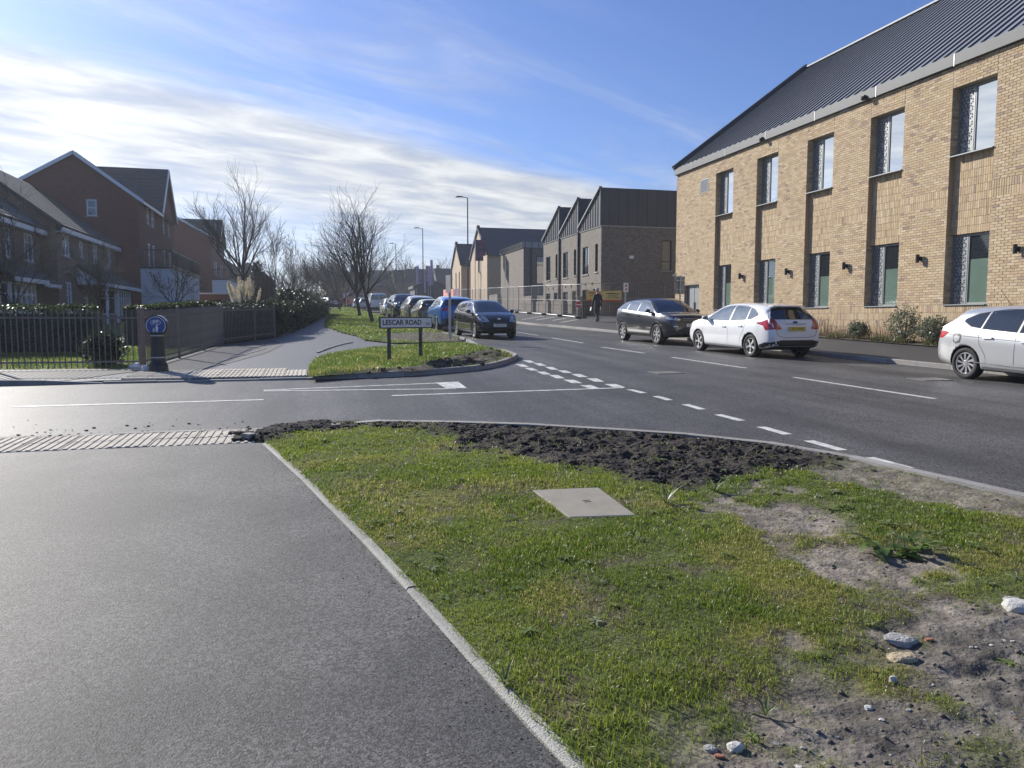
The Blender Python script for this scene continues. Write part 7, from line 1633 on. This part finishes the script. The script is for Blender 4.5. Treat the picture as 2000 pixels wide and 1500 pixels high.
# ---------------------------------------------------------------- weeds, stones and clods in the near verge
def leaf_strip(m, base, az, L, w, rise, curl, col, serr=0.0, seed=0):
    rr = random.Random(seed); n = 6; pts = []; d = Vector((math.cos(az), math.sin(az), 0)); s = Vector((-d.y, d.x, 0))
    for i in range(n + 1):
        f = i / n; p = Vector(base) + d * (L * f) + Vector((0, 0, L * (rise * f - curl * f * f))); ww = w * (math.sin(PI * (f * .86 + .10)) ** .8) * (1 + serr * ((i % 2) - .5)); pts += [p - s * ww + Vector((0, 0, ww * .25)), p, p + s * ww + Vector((0, 0, ww * .25))]
    F = []
    for i in range(n): b = i * 3; F += [(b, b + 1, b + 4, b + 3), (b + 1, b + 2, b + 5, b + 4)]
    m.add([tuple(p) for p in pts], F, 0, col)
def rosette(seed, nl, L, w, cols, rise=.45, serr=.25):
    rr = random.Random(seed); m = MB()
    for k in range(nl): leaf_strip(m, (0, 0, 0), 2 * PI * k / nl + rr.uniform(-.3, .3), L * rr.uniform(.6, 1.15), w * rr.uniform(.7, 1.2), rise * rr.uniform(.3, 1.5), rr.uniform(.25, .6), tuple(np.array(cols) * rr.uniform(.75, 1.25)), serr, seed + k)
    me = m.mesh('weed'); me.materials.append(M_GLEAF); return me
ROS = [rosette(k, 7 + k % 4, .10 + .012 * (k % 3), .011 + .003 * (k % 3), [(.22, .28, .08), (.27, .31, .13), (.19, .26, .07), (.32, .34, .19)][k % 4]) for k in range(8)]
wx, wy = scatter(VG, 5000, lambda x, y: near_density(x, y) * np.minimum(1, np.hypot(x, y) / 4.2) * (.15 + .85 * sstep(fbm(x * .8, y * .8, 120, 2), .45, .65)))
kk_ = (sdist(wx, wy, VG) > .1) & (wy > 2) & (sdist(wx, wy, SLAB_PX) < -.08); wx, wy = wx[kk_][:240], wy[kk_][:240]
for i, (x, y) in enumerate(zip(wx, wy)):
    o = link('weed', ROS[i % 8], None); o.location = (x, y, float(gz(x, y)) + float(verge_h(np.array([x]), np.array([y]))[0]) + .012); s = random.uniform(.28, .55); o.scale = (s, s, s * random.uniform(.6, 1.3)); o.rotation_euler = (random.uniform(-.15, .15), random.uniform(-.15, .15), random.uniform(0, 6)); tag(o, 'low rosette of shiny weed leaves growing in the near verge', 'weed', 'rosette weeds of the near verge')
vh = lambda p: float(gz(*p)) + float(verge_h(np.array([p[0]]), np.array([p[1]]))[0])
q = gp(1725, 1082, .05); dk = thing('dock_weed', 'large broad-leaved weed on the bare earth of the verge', 'weed', (q[0], q[1], vh(q))); rr = random.Random(4)
for k in range(34):
    m = MB(); leaf_strip(m, (rr.uniform(-.12, .26), rr.uniform(-.07, .07), rr.uniform(.0, .07)), rr.uniform(0, 2 * PI), rr.uniform(.07, .15), rr.uniform(.02, .036), rr.uniform(.1, .9), rr.uniform(.3, .7), tuple(np.array([.11, .17, .045]) * rr.uniform(.7, 1.5)), .12, k); m.build('leaf', M_GLEAF, dk, smooth=True)
for k in range(3): m = MB(); x = rr.uniform(-.05, .20); m.tube([(x, 0, 0), (x - .02, .01, .05), (x - .035, .0, .10 + .01 * k)], [.0035, .003, .002], 5); m.build('stalk', pm('green_stalk', (.10, .13, .05), .7), dk)
tw = rosette(77, 9, .15, .014, (.14, .18, .07), .9)
for k, (u, v) in enumerate(((1090, 1330), (985, 1335), (1840, 1005), (1495, 1395), (1470, 1440), (1300, 985), (1290, 905), (1395, 960))):
    q = gp(u, v, .05); o = link('weed_clump', tw if k % 2 else ROS[k % 8], None); o.location = (q[0], q[1], vh(q) + .005); s = .42 if v > 1200 else .8; o.scale = (s, s, s * 1.2); o.rotation_euler = (0, 0, k * 1.3); tag(o, 'upright clump of narrow pale weed leaves on the verge', 'weed', 'upright weed clumps of the near verge')
def rock_mesh(seed, sx, sy, sz, mat, sub=2):
    r = random.Random(seed); bm = bmesh.new(); bmesh.ops.create_icosphere(bm, subdivisions=sub, radius=1)
    off = Vector((r.uniform(0, 50), r.uniform(0, 50), r.uniform(0, 50)))
    for v in bm.verts:
        n = mnoise.noise(v.co * 1.1 + off) * .45 + mnoise.noise(v.co * 2.7 + off) * .2; c = v.co * (1 + n); v.co = Vector((max(-.8, min(.8, c.x)) * sx, max(-.85, min(.85, c.y)) * sy, max(-.7, min(.72, c.z)) * sz))
    me = bpy.data.meshes.new('stone'); bm.to_mesh(me); bm.free(); me.materials.append(mat); return me
M_ST1 = pm('grey_stone', (.30, .295, .28), .85, var=.25, vscale=14, bump=.6, bscale=60); M_ST2 = pm('buff_stone', (.42, .34, .22), .85, var=.25, vscale=14, bump=.6, bscale=60); M_ST3 = pm('white_stone', (.47, .46, .43), .8, var=.2, vscale=18, bump=.4, bscale=60); M_ST4 = pm('brick_scrap', (.36, .15, .09), .9, var=.25, vscale=20, bump=.5, bscale=70)
def stone(label, u, v, w, asp, hh, mat, seed, rz=0.0, sink=.3):
    q = gp(u, v, .05); d = math.hypot(q[0], q[1]); s = w / FPX * d / 2 / .8; me = rock_mesh(seed, s, s * asp, s * hh, mat); o = link('stone', me, None); o.location = (q[0], q[1], vh(q) + s * hh * sink); o.rotation_euler = (0, 0, rz - YAW); return tag(o, label, 'stone')
stone('flat grey stone at the edge of the grass', 1758, 1250, 56, .7, .30, M_ST1, 1, -.2); stone('buff stone lying on the mud below the flat grey stone', 1762, 1282, 52, .55, .30, M_ST2, 2, .1); stone('large white stone at the right end of the bare earth', 1992, 1192, 48, .8, .5, M_ST3, 3, .2)
stone('pale rounded stone among weeds on the mud', 1437, 1458, 32, .8, .75, M_ST3, 4); stone('upright white chip on the mud', 1744, 1330, 13, .6, 1.3, M_ST3, 5); stone('white pebble on the rough mud', 1697, 1377, 14, .8, .7, M_ST3, 6); stone('grey stone beside the pale rounded stone', 1388, 1462, 26, .8, .6, M_ST1, 7); stone('reddish brick scrap on the mud', 1405, 1478, 20, .5, .5, M_ST4, 8); stone('small reddish brick scrap near the grey stone', 1815, 1250, 16, .6, .5, M_ST4, 9); stone('white square chip at the bottom of the mud', 1560, 1496, 14, .8, .4, M_ST3, 10); stone('pale stone above the large white stone', 1975, 1176, 22, .8, .6, M_ST1, 12)
PEB = [rock_mesh(20 + k, .012, .010, .007, [M_ST1, M_ST2, M_ST3, M_ST1, M_ST4, M_ST3][k], 1) for k in range(6)]
px_, py_ = scatter(VG, 9000, lambda x, y: (lambda f: np.clip(f[2] * .6 + f[1] * .22, 0, 1))(verge_fields(x, y))); k = (py_ > 1.6); px_, py_ = px_[k][:260], py_[k][:260]
for i, (x, y) in enumerate(zip(px_, py_)):
    o = link('pebble', PEB[int(RNG.integers(0, 6)) if i % 3 else 0], None); s = random.choice((.3, .35, .4, .5, .6, .8, 1.0)); o.scale = (s, s, s); o.location = (x, y, vh((x, y)) - .001); o.rotation_euler = (random.uniform(-.3, .3), 0, random.uniform(0, 6)); tag(o, 'small pebble or chip lying on the bare earth of the verge', 'pebble', 'pebbles on the bare earth')
# soil clods: heaps along the kerb and crumbs spilled on tiles and road
M_CLOD = pm('dark_clod', (.046, .038, .033), .95, var=.4, vscale=30, bump=.8, bscale=60, spec=.2)
CL = [rock_mesh(50 + k, .05, .045, .032, M_CLOD, 2) for k in range(6)]
cx2, cy2 = scatter(VG, 9000, lambda x, y: verge_fields(x, y)[0] * .5); kk_ = polydist(cx2, cy2, KNc, False) > .16; cx2, cy2 = cx2[kk_][:190], cy2[kk_][:190]
for i, (x, y) in enumerate(zip(cx2, cy2)):
    o = link('soil_clod', CL[i % 6], None); s = random.choice((.25, .35, .45, .6, .8, 1.1)); o.scale = (s, s * .8, s * .7); o.location = (x, y, vh((x, y)) + .002); o.rotation_euler = (random.uniform(-.4, .4), random.uniform(-.4, .4), random.uniform(0, 6)); tag(o, 'dark crumbly soil clod in the churned earth by the kerb', 'soil clod', 'soil clods by the kerb')
for i in range(90):
    f = random.random(); u = random.uniform(20, 500); v = 846 - .02 * u + random.gauss(0, 6 + 6 * f); q = gp(u, v, .01); s = random.choice((.12, .15, .2, .3, .45)); o = link('soil_crumb', CL[i % 6], None); o.scale = (s, s, s * .6); o.location = (q[0], q[1], float(gz(*q)) + (.046 if q[1] < 9.3 else .008)); o.rotation_euler = (0, 0, random.uniform(0, 6)); tag(o, 'crumb of soil spilled on the tactile tiles and the road edge', 'soil crumb', 'soil crumbs at the road edge')
for i in range(14):
    u = random.uniform(455, 560); v = 852 - (u - 455) * .10 + random.gauss(0, 4); q = gp(u, v, .05); s = random.uniform(.8, 1.9); o = link('soil_clod', CL[i % 6], None); o.scale = (s * 1.5, s, s * .8); o.location = (q[0], q[1], float(gz(*q)) + .04); o.rotation_euler = (0, 0, random.uniform(0, 6)); tag(o, 'dark crumbly soil clod in the churned earth by the kerb', 'soil clod', 'soil clods by the kerb')
# loose crumbs of earth on the bare ground: nobody could count them
def crumbs(label, x, y, z, smin, smax, cols, seed, name='earth_crumbs'):
    base = [rock_mesh(seed + k, 1, .8, .6, M_CLOD, 1) for k in range(4)]; VV = []; FF = []; CC = []; nb = 0
    for q, me in enumerate(base):
        v = np.zeros(len(me.vertices) * 3); me.vertices.foreach_get('co', v); v = v.reshape(-1, 3); f = np.array([p.vertices[:] for p in me.polygons]); idx = np.arange(q, len(x), 4)
        a = RNG.uniform(0, 2 * PI, len(idx)); s = smin * (smax / smin) ** (RNG.uniform(0, 1, len(idx)) ** 1.8); c, sn = np.cos(a), np.sin(a)
        P = np.stack([(v[None, :, 0] * c[:, None] - v[None, :, 1] * sn[:, None]) * s[:, None] + x[idx][:, None], (v[None, :, 0] * sn[:, None] + v[None, :, 1] * c[:, None]) * s[:, None] + y[idx][:, None], v[None, :, 2] * s[:, None] + z[idx][:, None]], -1)
        VV.append(P.reshape(-1, 3)); FF.append((f[None] + (np.arange(len(idx)) * len(v))[:, None, None] + nb).reshape(-1, 3)); CC.append(np.repeat(cols[idx], len(v), 0)); nb += len(idx) * len(v); bpy.data.meshes.remove(me)
    o = link(name, np_mesh(name, np.concatenate(VV), np.concatenate(FF), vcol=np.concatenate(CC)), M_SOIL); return tag(o, label, 'earth', kind='stuff')
ex, ey = scatter(VG, 60000, lambda x, y: (lambda f: np.clip(f[2] * .55 + f[1] * .12, 0, 1) * (.15 + sstep(fbm(x * 2.2, y * 2.2, 131, 3), .42, .66)))(verge_fields(x, y))); k = ey > 1.3; ex, ey = ex[k][:7500], ey[k][:7500]
t_ = RNG.uniform(.75, 1.3, len(ex))[:, None]; crumbs('loose grey-brown crumbs of earth on the muddy corner', ex, ey, gz(ex, ey) + verge_h(ex, ey), .003, .018, np.array([.125, .110, .094]) * t_, 300)
ex, ey = scatter(VG, 60000, lambda x, y: verge_fields(x, y)[0] * (.2 + .8 * sstep(fbm(x * 2.5, y * 2.5, 133, 3), .4, .6))); k = polydist(ex, ey, KNc, False) > .13; ex, ey = ex[k][:4200], ey[k][:4200]
t_ = RNG.uniform(.5, 1.7, len(ex))[:, None]; crumbs('dark loose crumbs of topsoil along the curved kerb', ex, ey, gz(ex, ey) + verge_h(ex, ey), .006, .036, np.array([.046, .038, .033]) * t_, 320)
# soil heaps spilled over the kerb
def soil_heap(label, pxs, hmax, seed):
    P = gpl(pxs, .06)
    def hf(x, y):
        d = sdist(x, y, P) + .10 * (fbm(x * 4, y * 4, seed, 3) - .5); e = sstep(d, -.02, .22)
        return .02 + e * (.06 + hmax * (fbm(x * 3.5, y * 3.5, seed + 1, 5, .62) - .15) + .05 * (fbm(x * 14, y * 14, seed + 2, 4, .7) - .5)) - .06 * (1 - sstep(d, -.03, .04)) * 1.2
    o = lumpy('soil_heap', P, .028, hf, lambda x, y: np.array([.034, .029, .027]) * (.6 + .9 * fbm(x * 9, y * 9, seed + 5, 3)[:, None]), M_SOIL); return tag(o, label, 'soil heap'), hf, P
_, hhf, hP = soil_heap('dark heap of churned soil spilled over the tactile tiles and kerb end', [(452, 856), (480, 843), (530, 830), (600, 822), (665, 818), (670, 836), (600, 846), (545, 858), (505, 862)], .075, 211)
hx, hy = scatter(hP, 2600, lambda x, y: sstep(sdist(x, y, hP), .03, .12))
t_ = RNG.uniform(.5, 1.7, len(hx))[:, None]; crumbs('dark soil crumbs on and around the heap at the kerb end', hx, hy, gz(hx, hy) + hhf(hx, hy) - .004, .005, .030, np.array([.046, .038, .033]) * t_, 340)
ge = resample(EDGE[:11], .004); gi = RNG.integers(0, len(ge), 900); gxy = np.array(ge)[gi]; gof = RNG.exponential(.05, 900) + .004; ge2 = gxy - np.stack([gof, gof * .2], -1)
crumbs('fine grit and crumbs gathered along the path edging', ge2[:, 0], ge2[:, 1], gz(ge2[:, 0], ge2[:, 1]) + .031, .0012, .006, np.array([.10, .085, .065]) * RNG.uniform(.4, 1.8, 900)[:, None], 360, 'edge_grit')
ic, jc = scatter(ISL, 4000, lambda x, y: sstep(sdist(x, y, S_ISL), -.05, .25) * .3)
for i, (x, y) in enumerate(zip(ic[:60], jc[:60])):
    o = link('soil_clod', CL[i % 6], None); s = random.choice((.5, .8, 1.1, 1.6)); o.scale = (s, s, s); o.location = (x, y, float(gz(x, y)) + float(isl_h(np.array([x]), np.array([y]))[0]) + .01); o.rotation_euler = (random.uniform(-.4, .4), 0, random.uniform(0, 6)); tag(o, 'clod of churned earth on the corner island', 'soil clod', 'clods on the corner island')
# ---------------------------------------------------------------- thin spring haze
hz = MB(); hz.box(-400, 400, -55, 880, -4, 34)
M_HAZE = bpy.data.materials.new('haze_air'); M_HAZE.use_nodes = True; nt = M_HAZE.node_tree; nt.nodes.clear()
pv = nt.nodes.new('ShaderNodeVolumePrincipled'); pv.inputs['Color'].default_value = (.86, .92, 1.0, 1); pv.inputs['Density'].default_value = 0.00055; pv.inputs['Anisotropy'].default_value = .35
no_ = nt.nodes.new('ShaderNodeOutputMaterial'); nt.links.new(pv.outputs[0], no_.inputs['Volume'])
tag(hz.build('haze', M_HAZE), 'thin pale haze in the air over the whole street', 'haze', kind='stuff')
